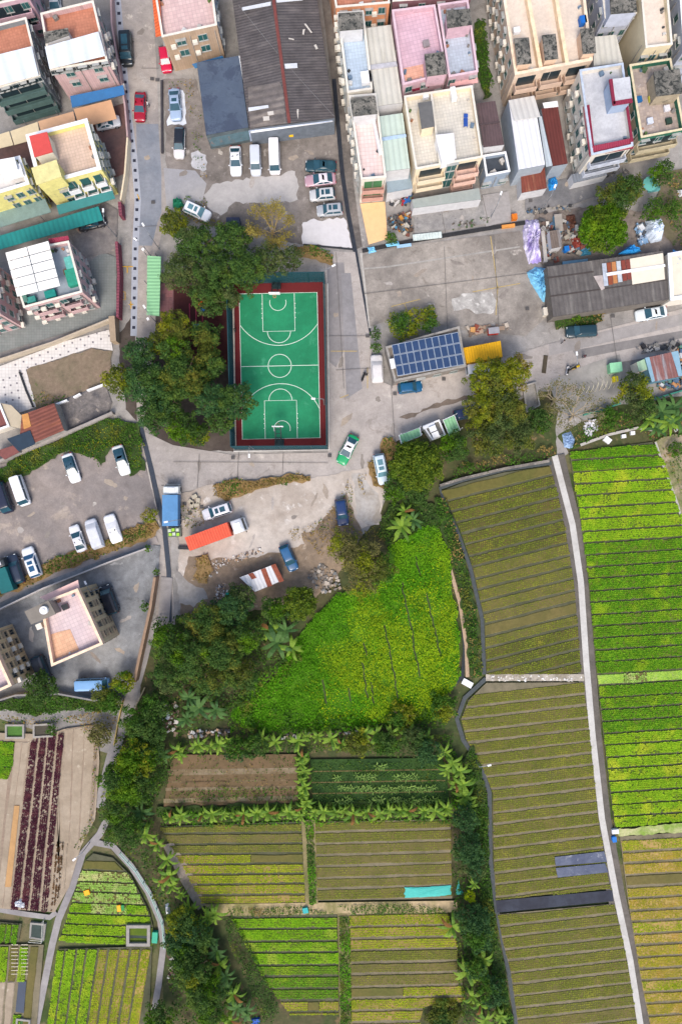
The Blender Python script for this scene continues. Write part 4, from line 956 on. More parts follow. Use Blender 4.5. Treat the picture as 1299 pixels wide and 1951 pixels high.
# terraces right of the alley
h = house('village_house', 'narrow white terrace house with pale blue roof garden next to the alley', [(643, 24), (692, 20), (709, 169), (662, 176)], wall=OFFW, floor=BLUEF)
hut(h, [(644, 25), (690, 22), (693, 54), (646, 58)], 10.4, GREYW, ROUGHC)
vent(h, (697, 152), 7.6, WHITE, (1.6, 1.8, .8), 'storage_box'); windows(h, 'W', 3, 6, w=.7, ac=.6)
h = house('village_house', 'narrow white terrace house with pale pink roof terrace and orange front yard', [(665, 182), (716, 178), (735, 337), (688, 341)], wall=OFFW, floor=mat('pale_pink_tiles', (220, 200, 196), .85, 'tile', (212, 190, 186), (226, 184, 156), size=.6, amt=.06, cov=.3))
hut(h, [(667, 188), (715, 184), (719, 216), (672, 221)], 10.4, GREYW, ROUGHC)
windows(h, 'W', 3, 6, w=.7, ac=.6)
for f in (2.6, 5.2): balcony(h, 'S', .05, .95, f, 1.0, mat('salmon_balcony', (196, 150, 136), .8, amt=.1), inner=mat('green_shutter', (74, 120, 80), .6))
plate(h, 'parapet_divider', [(707, 216), (711, 215), (727, 290), (722, 291)], 8.6, .9, WHITE)
h = house('shed', 'long pale grey corrugated roof shed between two terrace houses', [(693, 54), (745, 47), (767, 196), (718, 203)], z=7.0, ph=0, wall=GREYW, floor=CORR_G, cat='shed')
plate(h, 'ridge_cap', [(703, 124), (755, 117), (757, 125), (705, 132)], 7.3, .25, mat('grey_ridge', (176, 176, 182), .7))
h = house('shed', 'long mint green corrugated roof shed with a pale blue divider strip', [(718, 222), (767, 215), (781, 321), (734, 327)], z=6.6, ph=0, wall=GREYW, floor=CORR_M, cat='shed')
plate(h, 'ridge_cap', [(725, 262), (773, 255), (774, 260), (726, 268)], 6.9, .2, mat('blue_ridge', (166, 190, 216), .7))
h = house('shed', 'grey blue flat metal roof annex at the foot of the mint green shed', [(735, 331), (781, 325), (786, 359), (737, 368)], z=3.2, ph=0, wall=GREYW, floor=mat('blue_grey_sheet', (134, 150, 160), .7, amt=.1, col2=(120, 134, 142), cov=.35), cat='shed')
h = house('village_house', 'pink walled house with a lilac pink tiled roof and maroon porch canopy', [(747, 19), (828, 9), (851, 140), (768, 161)], wall=PINK2, floor=mat('rose_tiles', (204, 172, 184), .85, 'tile', (194, 162, 174), (214, 172, 158), size=.6, amt=.07, cov=.34), cope=mat('pink_cope', (206, 180, 188), .8, amt=.12))
plate(h, 'worn_tiles', [(768, 130), (806, 122), (811, 146), (772, 154)], 7.46, .03, mat('orange_worn_tiles', (218, 166, 144), .85, 'tile', (208, 156, 134), size=.6, amt=.1)); hut(h, [(808, 103), (845, 98), (851, 140), (813, 145)], 10.3, PINK2, ROUGHC); vent(h, (811, 85), 7.5, mat('grey_box', (140, 130, 132), .8), (1.0, 1.0, .4))
plate(h, 'porch_canopy', [(776, 166), (815, 155), (817, 166), (777, 176)], [7.2, 7.2, 6.2, 6.2], .12, MAROON)
windows(h, 'S', 3, 3, w=1.0)
h = house('village_house', 'slim pink walled house with a blue tiled roof terrace next to the lilac one', [(834, 8), (891, 0), (910, 136), (855, 146)], wall=PINK2, floor=mat('blue_white_tiles', (176, 186, 198), .85, 'tile', (166, 174, 186), (112, 112, 116), size=.5, amt=.1, cov=.36), cope=mat('pink_cope', (206, 180, 188), .8, amt=.12))
hut(h, [(849, 20), (894, 16), (899, 46), (852, 53)], 10.2, PINK2, ROUGHC); windows(h, 'S', 3, 2, w=1.0); windows(h, 'E', 3, 4, w=.8)
plate(h, 'porch_slab', [(855, 148), (909, 141), (910, 157), (857, 165)], [7.0, 7.0, 6.6, 6.6], .12, mat('salmon_slab', (206, 158, 156), .8, amt=.1))
h = house('village_house', 'orange and beige house cut by the top edge with many white air conditioners', [(620, -110), (735, -126), (742, 5), (640, 14)], wall=mat('orange_wall', (206, 144, 108), .85, amt=.12), floor=TERRA)
windows(h, 'S', 3, 4, w=1.0, ac=1)
h = house('village_house', 'dark maroon walled house cut by the top edge above the blue terrace', [(745, -126), (890, -140), (898, -8), (748, 2)], wall=mat('dark_red_wall', (120, 84, 90), .85, amt=.2), floor=ROUGHC)
windows(h, 'S', 3, 4, w=1.0, ac=.7)
h = house('village_house', 'cream double house with a dividing parapet, curved balconies and a blue lounger on its roof', [(770, 183), (899, 163), (919, 299), (792, 322)], wall=CREAM, floor=mat('tiled_screed', (204, 198, 186), .9, 'tile', (192, 188, 178), (122, 124, 126), size=.5, amt=.1, cov=.32), cope=OFFW)
plate(h, 'parapet_divider', [(819, 175), (823, 174), (840, 311), (836, 312)], 8.5, 1.0, OFFW)
hut(h, [(796, 196), (822, 192), (828, 240), (803, 245)], 10.0, CREAM, mat('dark_screed', (98, 98, 98), .9, amt=.15))
hut(h, [(829, 257), (864, 253), (869, 301), (841, 308)], 9.9, WHITE, mat('white_screed_b', (212, 212, 214), .9, amt=.05))
vent(h, (810, 187), 7.6, WHITE, (.9, .6, .7)); vent(h, (862, 183), 7.6, WHITE, (.8, 1.9, .9))
windows(h, 'S', 3, 1, w=1.6, hh=2.2, u0=.45, u1=.45, z0=.6)
for f in (.4, 2.9, 5.4): balcony(h, 'S', .04, .38, f, 1.4, mat('salmon_trim', (214, 178, 162), .8), inner=DARKGLASS)
for f in (2.9, 5.4): balcony(h, 'S', .55, .97, f, 1.2, CREAM)
windows(h, 'E', 3, 4, w=.8)
x, y = W(886, 235, 7.5)[:2]
lg = thing('sun_lounger', 'blue slatted lounger on the tiled roof of the cream double house', 'lounger', (x, y, 7.45)); m_ = mat('blue_frame', (40, 76, 150), .6)
mb = MB(); mb.box((x, y, 7.8), (.65, 1.3, .06), m_); mb.build('seat', lg); mb = MB(); mb.box((x, y + .95, 7.95), (.65, .6, .06), m_); mb.build('backrest', lg)
for sx in (-.28, .28):
    for sy in (-.6, .6): MB().box((x + sx, y + sy, 7.61), (.07, .07, .32), m_).build('leg', lg)
h = house('lean_to', 'long grey green lean-to roof in front of the cream double house', [(784, 380), (912, 358), (916, 380), (787, 397)], z=2.9, ph=0, wall=GREYW, floor=mat('grey_green_sheet', (146, 154, 150), .75, amt=.08, col2=(160, 160, 164), cov=.4), cat='lean-to')
h = house('tiled_shed', 'small shed with dark brown ribbed tile roof beside the green alley', [(907, 197), (943, 192), (960, 276), (920, 281)], z=6.0, ph=0, wall=GREYW, floor=mat('brown_ribbed_tiles', (92, 76, 78), .85, 'corr', (74, 62, 64), size=.45, amt=.15, ax='y', cov=.4), cat='shed')
plate(h, 'ridge_cap', [(912, 236), (951, 230), (952, 233), (913, 239)], 6.15, .12, mat('ridge_dark', (80, 68, 70), .85))
h = house('small_house', 'small blue grey house with white framed dark roof court next to the brown tiled shed', [(920, 296), (963, 289), (971, 326), (926, 335)], z=4.6, wall=mat('bluegrey_wall', (140, 154, 170), .8, amt=.1), floor=mat('dark_court', (64, 70, 78), .8, amt=.2), cope=WHITE, cat='house')
windows(h, 'S', 1, 2, w=1.2, z0=1)

# beige triple house at the top right
h = house('village_house', 'large beige triple house with three narrow roof bays and two rows of balconies', [(944, -98), (1100, -122), (1128, 114), (981, 142)], wall=mat('peach_wall', (202, 182, 162), .85, amt=.12, col2=(172, 152, 134), cov=.4), floor=CREAMF, cope=mat('peach_cope', (224, 206, 182), .8), pt=.35)
for q in ([(985, -104), (991, -105), (1033, 125), (1026, 127)], [(1038, -112), (1044, -113), (1083, 117), (1076, 118)]): plate(h, 'parapet_divider', q, 8.5, 1.0, mat('peach_cope', (232, 206, 172), .8))
for q in ([(979, 73), (1007, 71), (1012, 120), (985, 123)], [(1032, 67), (1058, 64), (1063, 111), (1038, 114)], [(1105, 55), (1131, 53), (1135, 100), (1110, 102)]): hut(h, q, 9.6, mat('peach_wall', (208, 180, 156), .85, amt=.1), ROUGHC)
for f in (2.6, 5.2):
    for u in ((.02, .31), (.35, .64), (.68, .97)): balcony(h, 'S', u[0], u[1], f, 1.3, mat('peach_balcony', (196, 170, 150), .8, amt=.1), inner=DARKGLASS)
windows(h, 'W', 3, 7, w=.8, ac=.5); windows(h, 'S', 1, 5, w=1.3)
vent(h, (982, 62), 7.5, WHITE, (1.0, .8, .7)); vent(h, (1107, 44), 7.5, mat('blue_barrel', (30, 100, 180), .5), (1.0, 1.2, .9))
h = house('shed', 'pale cream corrugated roof squeezed between the triple house and maroon trimmed house', [(1130, 70), (1173, 66), (1186, 119), (1130, 126)], z=6.4, ph=0, wall=GREYW, floor=CORR_G, cat='shed')
h = house('village_house', 'pale blue grey house with mouldy stair hut cut by the top edge', [(1135, -110), (1196, -120), (1212, 24), (1152, 34)], wall=mat('bluewhite_wall', (176, 182, 198), .85, amt=.1), floor=GREYF)
hut(h, [(1160, -30), (1208, -34), (1213, 22), (1163, 26)], 10.6, mat('bluewhite_wall', (176, 182, 198), .85, amt=.1), ROUGHC); windows(h, 'S', 3, 3, w=.8); windows(h, 'W', 3, 4, w=.8)
h = house('village_house', 'tall cream walled house with a long narrow pale roof near the top right corner', [(1212, -110), (1262, -118), (1280, 84), (1230, 90)], z=9.6, wall=mat('yellow_cream_wall', (216, 202, 170), .85, amt=.06), floor=CREAMF, cope=OFFW)
windows(h, 'S', 3, 3, w=.9)
h = house('village_house', 'bluish house sliver in the top right corner', [(1288, -100), (1360, -110), (1368, 92), (1302, 98)], wall=mat('bluewhite_wall', (176, 182, 198), .85, amt=.1), floor=mat('mint_floor', (176, 190, 186), .85, amt=.08), cope=WHITE)
windows(h, 'W', 3, 4, w=.9, ac=.5); windows(h, 'S', 3, 2, w=.9)
h = house('village_house', 'grey white house with maroon tiled eaves round its pale flat roof', [(1104, 133), (1186, 120), (1205, 277), (1127, 295)], wall=mat('ivory_wall', (210, 204, 194), .85, amt=.08), floor=GREYF, cope=mat('bluish_cope', (176, 188, 204), .8))
plate(h, 'tiled_eave', [(1110, 203), (1122, 199), (1131, 276), (1122, 297)], [7.9, 8.5, 8.5, 7.9], .12, MAROON)
plate(h, 'tiled_eave', [(1128, 278), (1202, 263), (1206, 282), (1122, 298)], [8.5, 8.5, 7.9, 7.9], .12, mat('maroon_tiles_s', (134, 42, 66), .7, 'corr', size=.35, amt=.1, ax='y'))
plate(h, 'tiled_eave', [(1191, 200), (1196, 199), (1206, 270), (1201, 270)], [8.5, 8.4, 8.4, 8.5], .12, MAROON)
hut(h, [(1161, 151), (1199, 146), (1204, 192), (1168, 198)], 10.4, mat('bluish_wall', (150, 166, 190), .8, amt=.08), GREYF)
plate(h, 'hut_eave', [(1160, 151), (1166, 150), (1172, 197), (1167, 199)], 10.5, .3, MAROON); plate(h, 'hut_eave', [(1167, 193), (1203, 187), (1205, 194), (1168, 200)], 10.5, .3, MAROON)
windows(h, 'W', 3, 6, w=.9, ac=.5); windows(h, 'S', 1, 4, w=1.1)
for f in (2.6, 5.2): balcony(h, 'S', .05, .95, f, .9, mat('bluish_balcony', (186, 192, 204), .8))
h = house('village_house', 'weathered house with diamond tiled terrace, green inner parapet and mouldy hut', [(1199, 123), (1277, 111), (1303, 246), (1221, 262)], wall=mat('weathered_wall', (160, 148, 128), .9, amt=.15, col2=(110, 102, 90), cov=.42), floor=mat('diamond_tiles', (176, 160, 148), .85, 'tile', (150, 138, 132), (190, 184, 182), size=.5, amt=.15, cov=.4), par=mat('green_parapet', (48, 104, 84), .8), cope=mat('sand_cope', (206, 194, 162), .8))
hut(h, [(1244, 136), (1294, 131), (1300, 177), (1250, 183)], 10.2, mat('weathered_wall', (160, 148, 128), .9, amt=.15, col2=(110, 102, 90), cov=.42), ROUGHC)
for f in (2.6, 5.2): balcony(h, 'S', .03, .97, f, 1.1, mat('sand_balcony', (180, 168, 140), .85, amt=.2))
windows(h, 'S', 3, 3, w=1.1); windows(h, 'W', 3, 4, w=.8)
for (x, y, c_) in ((1239, 190, (196, 190, 70)), (1249, 191, (40, 96, 170)), (1215, 191, (30, 90, 140)), (1268, 208, (200, 200, 206)), (1236, 232, (190, 196, 210)), (1272, 232, (40, 60, 50))): vent(h, (x, y), 7.5, mat('goods', c_, .7), (.9, .9, .4), 'roof_clutter')
# barns
h = house('barn', 'long white metal roofed barn with a cross fold below the triple house', [(968, 192), (1016, 183), (1038, 314), (987, 324)], z=5.4, ph=0, wall=mat('barn_wall', (150, 160, 170), .8, amt=.1), floor=mat('white_barn_sheet', (214, 216, 222), .6, 'corr', (198, 200, 206), size=.9, amt=.05, ax='y', cov=.3), cat='barn')
plate(h, 'roof_slope', [(968, 191), (1017, 182), (1029, 222), (980, 230)], [5.5, 5.5, 6.3, 6.3], .1, mat('cream_barn_sheet', (206, 204, 198), .6, 'corr', size=.9, amt=.06, ax='y'))
plate(h, 'roof_patch', [(1025, 222), (1031, 221), (1052, 315), (1040, 318)], 5.0, .08, mat('striped_sheet', (176, 186, 192), .7, 'corr', (120, 96, 84), size=.7, amt=.1, ax='y', cov=.35))
h = house('barn', 'dark rusty red roofed shed directly right of the white barn', [(1030, 207), (1062, 202), (1081, 312), (1052, 317)], z=4.6, ph=0, wall=mat('barn_wall', (150, 160, 170), .8, amt=.1), floor=RUSTD, cat='barn')
plate(h, 'roof_patch', [(1033, 196), (1061, 192), (1063, 203), (1036, 206)], 4.7, .08, WHITE)
h = house('shed', 'small square rusty corrugated roof at the foot of the white barn', [(991, 325), (1037, 319), (1041, 359), (993, 368)], z=2.8, ph=0, wall=GREYW, floor=RUST, cat='shed')
# solar building
h = house('solar_building', 'low rendered building carrying three rows of blue solar panels', [(735, 661), (874, 622), (887, 698), (752, 726)], z=3.9, wall=mat('dirty_render', (132, 126, 120), .9, amt=.2, col2=(92, 88, 84), cov=.4), floor=mat('roof_dirt', (134, 124, 114), .95, 'stain', (104, 98, 92), sc=5, amt=.2), ph=.25, pt=.25, cope=CONC, cat='building')
PV = mat('solar_cell', (40, 62, 96), .15, amt=.1, coat=.4); PVF = mat('panel_frame', (160, 172, 188), .4)
pc = [(745.5, 657), (872, 632), (884, 695), (757, 717)]
for r in range(3):
    for k in range(10):
        f = lambda s, t: lerp(lerp(pc[0], pc[1], s), lerp(pc[3], pc[2], s), t)
        e = .0
        q = [f(k / 10, r / 3), f((k + 1) / 10, r / 3), f((k + 1) / 10, (r + 1) / 3), f(k / 10, (r + 1) / 3)]
        po = plate(h, 'solar_panel', [lerp(q[0], q[2], .02), lerp(q[1], q[3], .02), lerp(q[2], q[0], .02), lerp(q[3], q[1], .02)], [4.5, 4.5, 4.35, 4.35], .05, PVF)
        plate2 = slab(MB(), [lerp(q[0], q[2], .065), lerp(q[1], q[3], .065), lerp(q[2], q[0], .065), lerp(q[3], q[1], .065)], [4.52, 4.52, 4.37, 4.37], .02, PV).build('solar_cells', po)
vent(h, (747, 694), 4.0, WHITE, (.7, 1.5, .7)); windows(h, 'S', 1, 4, w=1.2)
h = house('shed', 'bright yellow corrugated container roof next to the solar panels', [(880, 663), (953, 649), (957, 680), (888, 692)], z=2.9, ph=0, wall=mat('yellow_side', (190, 140, 20), .7), floor=mat('yellow_ribbed', (222, 166, 16), .6, 'corr', (196, 140, 20), size=.42, amt=.08, ax='y', cov=.3), cat='container')
# long shed right
h = house('long_shed', 'long dark corrugated shed by the east road with rusty and cream patched sheets', [(1041, 508), (1262, 478), (1278, 570), (1053, 604)], z=3.4, ph=0, wall=mat('shed_wall', (110, 104, 98), .85, amt=.2), floor=mat('dark_corrugated', (94, 90, 88), .9, 'corr', (114, 110, 106), size=.75, amt=.2, ax='y', cov=.42), cat='shed')
plate(h, 'roof_patch', [(1199, 493), (1262, 482), (1266, 532), (1204, 542)], 3.6, .06, mat('cream_sheet', (216, 208, 190), .7, amt=.06))
plate(h, 'roof_patch', [(1154, 520), (1266, 503), (1267, 508), (1155, 526)], 3.72, .06, WHITE)
cols = [(170, 178, 190), (134, 70, 48), (176, 120, 76), (176, 182, 188), (122, 60, 50), (122, 62, 54)]
for k, c_ in enumerate(cols):
    x0 = 1146 + k * 9; y0 = 502 - k * 1.4
    plate(h, 'roof_patch', [(x0, y0), (x0 + 8, y0 - 1), (x0 + 12, y0 + 42 - k), (x0 + 4, y0 + 43 - k)], 3.55, .05, mat('patch_sheet', c_, .8, amt=.2))
for q in ([(1042, 528), (1130, 516), (1130, 519), (1042, 531)], [(1048, 563), (1270, 532), (1270, 534), (1048, 566)]): plate(h, 'sheet_lap', q, 3.46, .05, mat('lap_dark', (70, 64, 62), .9))
plate(h, 'roof_patch', [(1130, 526), (1147, 524), (1151, 550), (1145, 553)], 3.52, .05, mat('pale_rusty', (170, 160, 156), .8, amt=.2))
h = house('shed', 'white roofed hall at the right edge by the east road', [(1272, 483), (1345, 470), (1345, 562), (1277, 572)], z=4.0, wall=OFFW, floor=mat('cream_roof', (212, 204, 186), .8, amt=.06), ph=.3, pt=.5, cope=WHITE, cat='hall')
h = house('shed', 'rusty patchwork roof hut with blue edges near the right edge', [(1228, 682), (1290, 668), (1299, 717), (1241, 728)], z=2.9, ph=0, wall=mat('blue_side', (90, 130, 150), .8, amt=.2), floor=mat('rust_patchwork', (132, 92, 88), .85, 'corr', (150, 156, 162), size=.5, amt=.2, ax='y', cov=.42), cat='hut')
plate(h, 'roof_patch', [(1228, 682), (1236, 680), (1247, 726), (1241, 728)], 3.0, .06, mat('pale_blue_sheet', (128, 162, 180), .7, amt=.1))
plate(h, 'roof_patch', [(1278, 671), (1291, 668), (1299, 716), (1292, 717)], 3.0, .06, mat('pale_blue_sheet', (128, 162, 180), .7, amt=.1))
h = house('shed', 'tiny green and cream roofed kiosk left of the rusty patchwork hut', [(1212, 690), (1228, 683), (1233, 704), (1216, 708)], z=2.6, ph=0, wall=OFFW, floor=mat('mint_sheet', (160, 190, 160), .8, 'corr', (60, 120, 96), size=1.2, amt=.1, ax='y', cov=.4), cat='kiosk')
# green bus shelter
sh = thing('shelter', 'narrow pale green ribbed shelter roof beside the left road', 'shelter', W(293, 545), math.radians(90))
plate(sh, 'roof_panel', [(281, 487), (307, 489), (304, 602), (280, 600)], 2.8, .1, mat('green_ribbed', (134, 186, 140), .7, 'corr', (124, 176, 130), size=.55, amt=.04, ax='y', cov=.3))
mb = MB()
for x, y in ((284, 492), (303, 493), (284, 545), (303, 546), (284, 596), (302, 597)): p = W(x, y); mb.tube([(p[0], p[1], 0), (p[0], p[1], 2.7)], .07, STEEL)
mb.build('post', sh)
# machine room with green canopies by the junction
for q, lab in (([(759, 829), (800, 814), (803, 830), (764, 846)], 'pale green canopy panel with white rim left of the white rooftop machine'), ([(843, 800), (865, 790), (877, 820), (855, 830)], 'pale green ribbed canopy panel right of the white rooftop machine')):
    s_ = thing('canopy', lab, 'canopy', W((q[0][0] + q[2][0]) / 2, (q[0][1] + q[2][1]) / 2), math.radians(22))
    plate(s_, 'rim', q, 2.75, .14, WHITE); c0 = lerp(q[0], q[2], .5)
    plate(s_, 'roof_panel', [lerp(p, c0, .09) for p in q], 2.82, .12, mat('green_ribbed', (134, 186, 140), .7, 'corr', (124, 176, 130), size=.55, amt=.04, ax='y', cov=.3))
    mb = MB()
    for p in q: w_ = W(*lerp(p, c0, .12)); mb.tube([(w_[0], w_[1], 0), (w_[0], w_[1], 2.7)], .07, WHITE)
    mb.build('post', s_)
h = house('plant_room', 'small white framed plant enclosure with machine units between two green canopies', [(806, 812), (836, 800), (848, 828), (823, 838)], z=2.6, ph=.5, pt=.15, wall=OFFW, floor=mat('plant_floor', (120, 118, 114), .9, amt=.2), cope=WHITE, cat='plant room')
for (x, y, d) in ((823, 818, (1.1, .9, .9)), (828, 829, (1.1, .9, .9)), (816, 812, (2.0, .5, .5))): vent(h, (x, y), 2.2, WHITE, d, 'machine_unit')
h = house('slab_court', 'low walled concrete court hidden beside the yellow green trees', [(996, 735), (1020, 728), (1028, 772), (1003, 785)], z=.7, ph=.5, pt=.12, wall=CONC, floor=CONC, cope=mat('dull_cope', (160, 156, 150), .9), cat='court')
# bottom left pale houses
h = house('village_house', 'peach house with lilac and orange tiled roof in the walled compound', [(78, 1149), (148, 1122), (196, 1227), (99, 1269)], wall=TANW, floor=LILAC, cope=mat('peach_cope2', (230, 204, 176), .8), par=mat('peach_parapet', (226, 190, 168), .8), pt=.3)
plate(h, 'tiled_eave', [(76, 1138), (149, 1105), (152, 1122), (94, 1147)], [7.4, 7.4, 7.4, 7.4], .15, mat('pink_eave', (222, 184, 176), .8, amt=.08))
hut(h, [(47, 1165), (93, 1144), (107, 1170), (60, 1190)], 10.0, mat('grey_mortar', (140, 134, 128), .9, amt=.1), mat('hut_screed', (124, 118, 110), .9, amt=.1, col2=(106, 104, 100), cov=.4), z0=0)
plate(h, 'worn_tiles', [(88, 1212), (112, 1204), (134, 1199), (151, 1238), (128, 1248), (104, 1256)], 7.46, .03, mat('orange_worn_tiles', (214, 172, 140), .85, 'tile', (204, 160, 130), size=.6, amt=.1)); tank(h, (86, 1162), 10.0, .62, .5); lightwell(h, (126, 1156), 7.45)
windows(h, 'E', 3, 5, w=.8, hh=1.1, glass=DARKGLASS, frame=mat('dark_frame', (150, 134, 112), .7), z0=1.2, fh=2.3)
vent(h, (79, 1192), 7.45, OFFW, (.9, .9, .8))
h = house('village_house', 'peach house with tan tiled side cut by the left edge in the walled compound', [(-100, 1240), (-24, 1205), (22, 1306), (-60, 1344)], wall=TANW, floor=LILAC, cope=mat('peach_cope2', (230, 204, 176), .8), par=mat('peach_parapet', (226, 190, 168), .8), pt=.3)
windows(h, 'E', 3, 5, w=.8, hh=1.1, glass=DARKGLASS, frame=mat('dark_frame', (150, 134, 112), .7), z0=1.2, fh=2.3, ac=.3)
# rusty shed at left
h = house('shed', 'rusty red roofed shed with a dark blue tarp patch by the parking lot weeds', [(42, 790), (104, 768), (123, 820), (36, 857)], z=2.8, ph=0, wall=CONC, floor=mat('rust_long', (120, 72, 62), .8, 'corr', (150, 92, 66), size=.6, amt=.14, ax='x', cov=.38), cat='shed')
plate(h, 'roof_patch', [(42, 790), (54, 787), (60, 812), (46, 818)], 2.9, .05, mat('orange_rust', (190, 136, 80), .85, amt=.15))
plate(h, 'tarp_patch', [(14, 836), (58, 820), (68, 846), (36, 860)], 2.95, .05, mat('navy_tarp', (40, 56, 72), .7, amt=.15))
h = house('shed', 'tiny maroon roofed lean-to beneath the navy tarp at the left edge', [(-10, 860), (34, 846), (38, 862), (10, 876)], z=2.2, ph=0, wall=CONC, floor=mat('maroon_floor', (122, 76, 72), .85, amt=.15), cat='lean-to')
h = house('shed', 'maroon floored white rimmed terrace block at the left edge by the tiled terrace', [(-40, 780), (0, 768), (18, 812), (-40, 832)], z=2.6, ph=.5, wall=OFFW, floor=mat('maroon_floor', (122, 76, 72), .85, amt=.15), cope=WHITE, cat='terrace')
plate(h, 'side_roof', [(2, 768), (22, 772), (46, 796), (46, 818), (20, 812)], 2.3, .1, mat('beige_slab', (178, 166, 144), .85, amt=.08))
# striped shed in the truck yard
h = house('shed', 'small white and rust striped corrugated roof below the red truck', [(456, 1100), (522, 1075), (536, 1107), (486, 1128)], z=2.7, ph=0, wall=mat('dark_side', (80, 66, 58), .85), floor=mat('striped_white_rust', (206, 206, 208), .75, 'corr', size=.6, amt=.08, ax='y'), cat='shed')
for (a_, b_) in (((497, 1085), (510, 1119)), ((516, 1077), (532, 1110)), ((473, 1094), (480, 1104))):
    plate(h, 'roof_patch', [(a_[0], a_[1]), (a_[0] + 9, a_[1] - 3), (b_[0] + 9, b_[1] - 3), (b_[0], b_[1])], 2.76, .05, mat('rust_stripe', (132, 72, 54), .85, amt=.25, sc=2))
# ---- walls
def wall(label, pts, h=1.8, w=2.2, m=None, name='boundary_wall', cat='wall', top=None):
    mb = MB(); strip(mb, pts, w, h, m or CONC, h=h); return mb.build(name, label=label, cat=cat)
wall('maroon tiled wall beside the left road pavement', [(222, 460), (226, 520), (224, 604)], 2.0, 5, mat('maroon_wall_tiles', (124, 66, 80), .8, 'corr', size=.5, amt=.1, ax='x'))
wall('pink boundary wall along the top of the left road', [(211, -20), (213, 45), (225, 120), (238, 200), (243, 260)], 1.8, 3, mat('pink_boundary', (176, 150, 150), .9, amt=.12))
wall('cream boundary wall with posts right of the yellow house', [(243, 262), (238, 330), (230, 380)], 1.8, 3, CREAM)
wall('short maroon gate wall beside the teal carport', [(228, 384), (230, 410)], 2.0, 6, mat('maroon_wall_tiles', (124, 66, 80), .8, 'corr', size=.5, amt=.1, ax='x'))
wall('beige capped wall between pink house yard and tiled terrace', [(-10, 688), (100, 652), (208, 608)], 1.6, 3, mat('beige_cap', (176, 164, 146), .9, amt=.12))
wall('tan pillar wall at the end of the tiled terrace', [(213, 602), (216, 650)], 2.2, 11, mat('tan_wall_top', (158, 140, 118), .9, amt=.1))
wall('low white wall between dry garden and stained yard', [(107, 770), (128, 762)], 1.0, 3, WHITE)
wall('short white wall stub above the stained yard', [(140, 757), (153, 750)], 1.0, 3, WHITE)
wall('white garden wall on the right of the dry garden', [(166, 744), (200, 731)], 1.0, 3, WHITE)
wall('dark edged planter wall inside the white tiled terrace', [(37, 708), (50, 745), (63, 775)], .6, 2.5, DARK)
wall('long grey retaining wall above the parking weeds', [(-20, 886), (30, 866), (110, 832), (165, 808), (214, 786)], 1.4, 5, mat('grey_retaining', (150, 144, 138), .95, amt=.15))
wall('dark capped compound wall along the footpath north of the peach houses', [(-20, 1170), (80, 1122), (200, 1074), (278, 1045)], 2.0, 2.5, mat('pale_cap', (170, 166, 164), .9, amt=.1))
wall('brown rendered wall east of the peach house compound', [(295, 1100), (286, 1160), (275, 1210), (262, 1270), (256, 1300)], 2.2, 5, mat('brown_render', (146, 122, 102), .9, amt=.12))
wall('grey wall south of the pale blue van', [(-20, 1340), (30, 1325), (110, 1322), (180, 1335), (232, 1334)], 1.6, 3, mat('grey_render', (130, 128, 128), .9, amt=.12))
wall('thin yellow railing on the west side of the lane below the compound', [(234, 1335), (224, 1380), (217, 1420)], .9, 1.6, mat('ochre_rail', (170, 150, 90), .8))
wall('thin tan kerb wall on the east side of the lane below the compound', [(276, 1310), (262, 1340), (250, 1370)], .6, 2, mat('tan_kerb', (160, 148, 118), .9))
wall('rubble retaining wall curving round the dark field top', [(838, 925), (880, 912), (960, 893), (1046, 878)], .9, 5, mat('rubble', (134, 128, 120), .95, 'stain', (100, 96, 92), (160, 154, 146), sc=9, cov=.45, amt=.2))
wall('teal trimmed low wall along the east concrete slab', [(1112, 790), (1145, 782), (1182, 768)], .8, 2.5, mat('teal_trim', (60, 130, 112), .8, amt=.1))
wall('teal trimmed low wall south of the patchwork hut', [(1245, 760), (1320, 738)], .8, 2.5, mat('teal_trim', (60, 130, 112), .8, amt=.1))
wall('pale concrete coping round the left side of the court lane', [(308, 152), (309, 290)], .5, 4, mat('dark_kerb', (64, 62, 66), .9))
# fences by the lane in the bottom left
fence('railing', 'pale green railing curving along the footpath above the triangular plot', [(232, 1622), (262, 1655), (290, 1700), (312, 1755), (316, 1800)], 1.1, mat('mint_rail', (150, 196, 186), .6), wire=0, t=.05, cat='railing')
fence('railing', 'low wire frame railing on the pool at the lower left', [(86, 1750), (84, 1790), (60, 1788)], 1.0, mat('rail_white', (190, 190, 180), .6), wire=0, t=.04, cat='railing')
# tanks in the fields
def pool(lab, px, inner, h=.9, m=None, water=None, w=.3):
    P = PW(px); r = thing('water_tank', lab, 'tank', (*lerp(P[0], P[2], .5), 0))
    I = inset(P, w) ; O = P if area(P) > 0 else P[::-1]; n = len(I); mb = MB(); m = m or mat('tank_concrete', (146, 142, 136), .9, amt=.15)
    z0, z1 = .1, h
    mb.add([(p[0], p[1], 0) for p in O] + [(p[0], p[1], z1) for p in O], [[i, (i + 1) % n, n + (i + 1) % n, n + i] for i in range(n)], m)
    mb.add([(p[0], p[1], z1) for p in O] + [(p[0], p[1], z1) for p in I], [[i, (i + 1) % n, n + (i + 1) % n, n + i] for i in range(n)], m)
    mb.add([(p[0], p[1], .3) for p in I] + [(p[0], p[1], z1) for p in I], [[n + i, n + (i + 1) % n, (i + 1) % n, i] for i in range(n)], m)
    mb.build('rim', r); mb = MB(); mb.add([(p[0], p[1], .4) for p in I], [list(range(n))], water or mat('pond_water', (54, 66, 62), .8, amt=.2)); mb.build('water', r)
pool('concrete water tank with plants inside at the end of the lettuce beds', [(244, 1757), (289, 1757), (289, 1797), (244, 1797)], None, w=.5)
pool('square dark water pool beside the footpath fork at the lower left', [(60, 1755), (90, 1758), (86, 1790), (58, 1785)], None, h=.4)
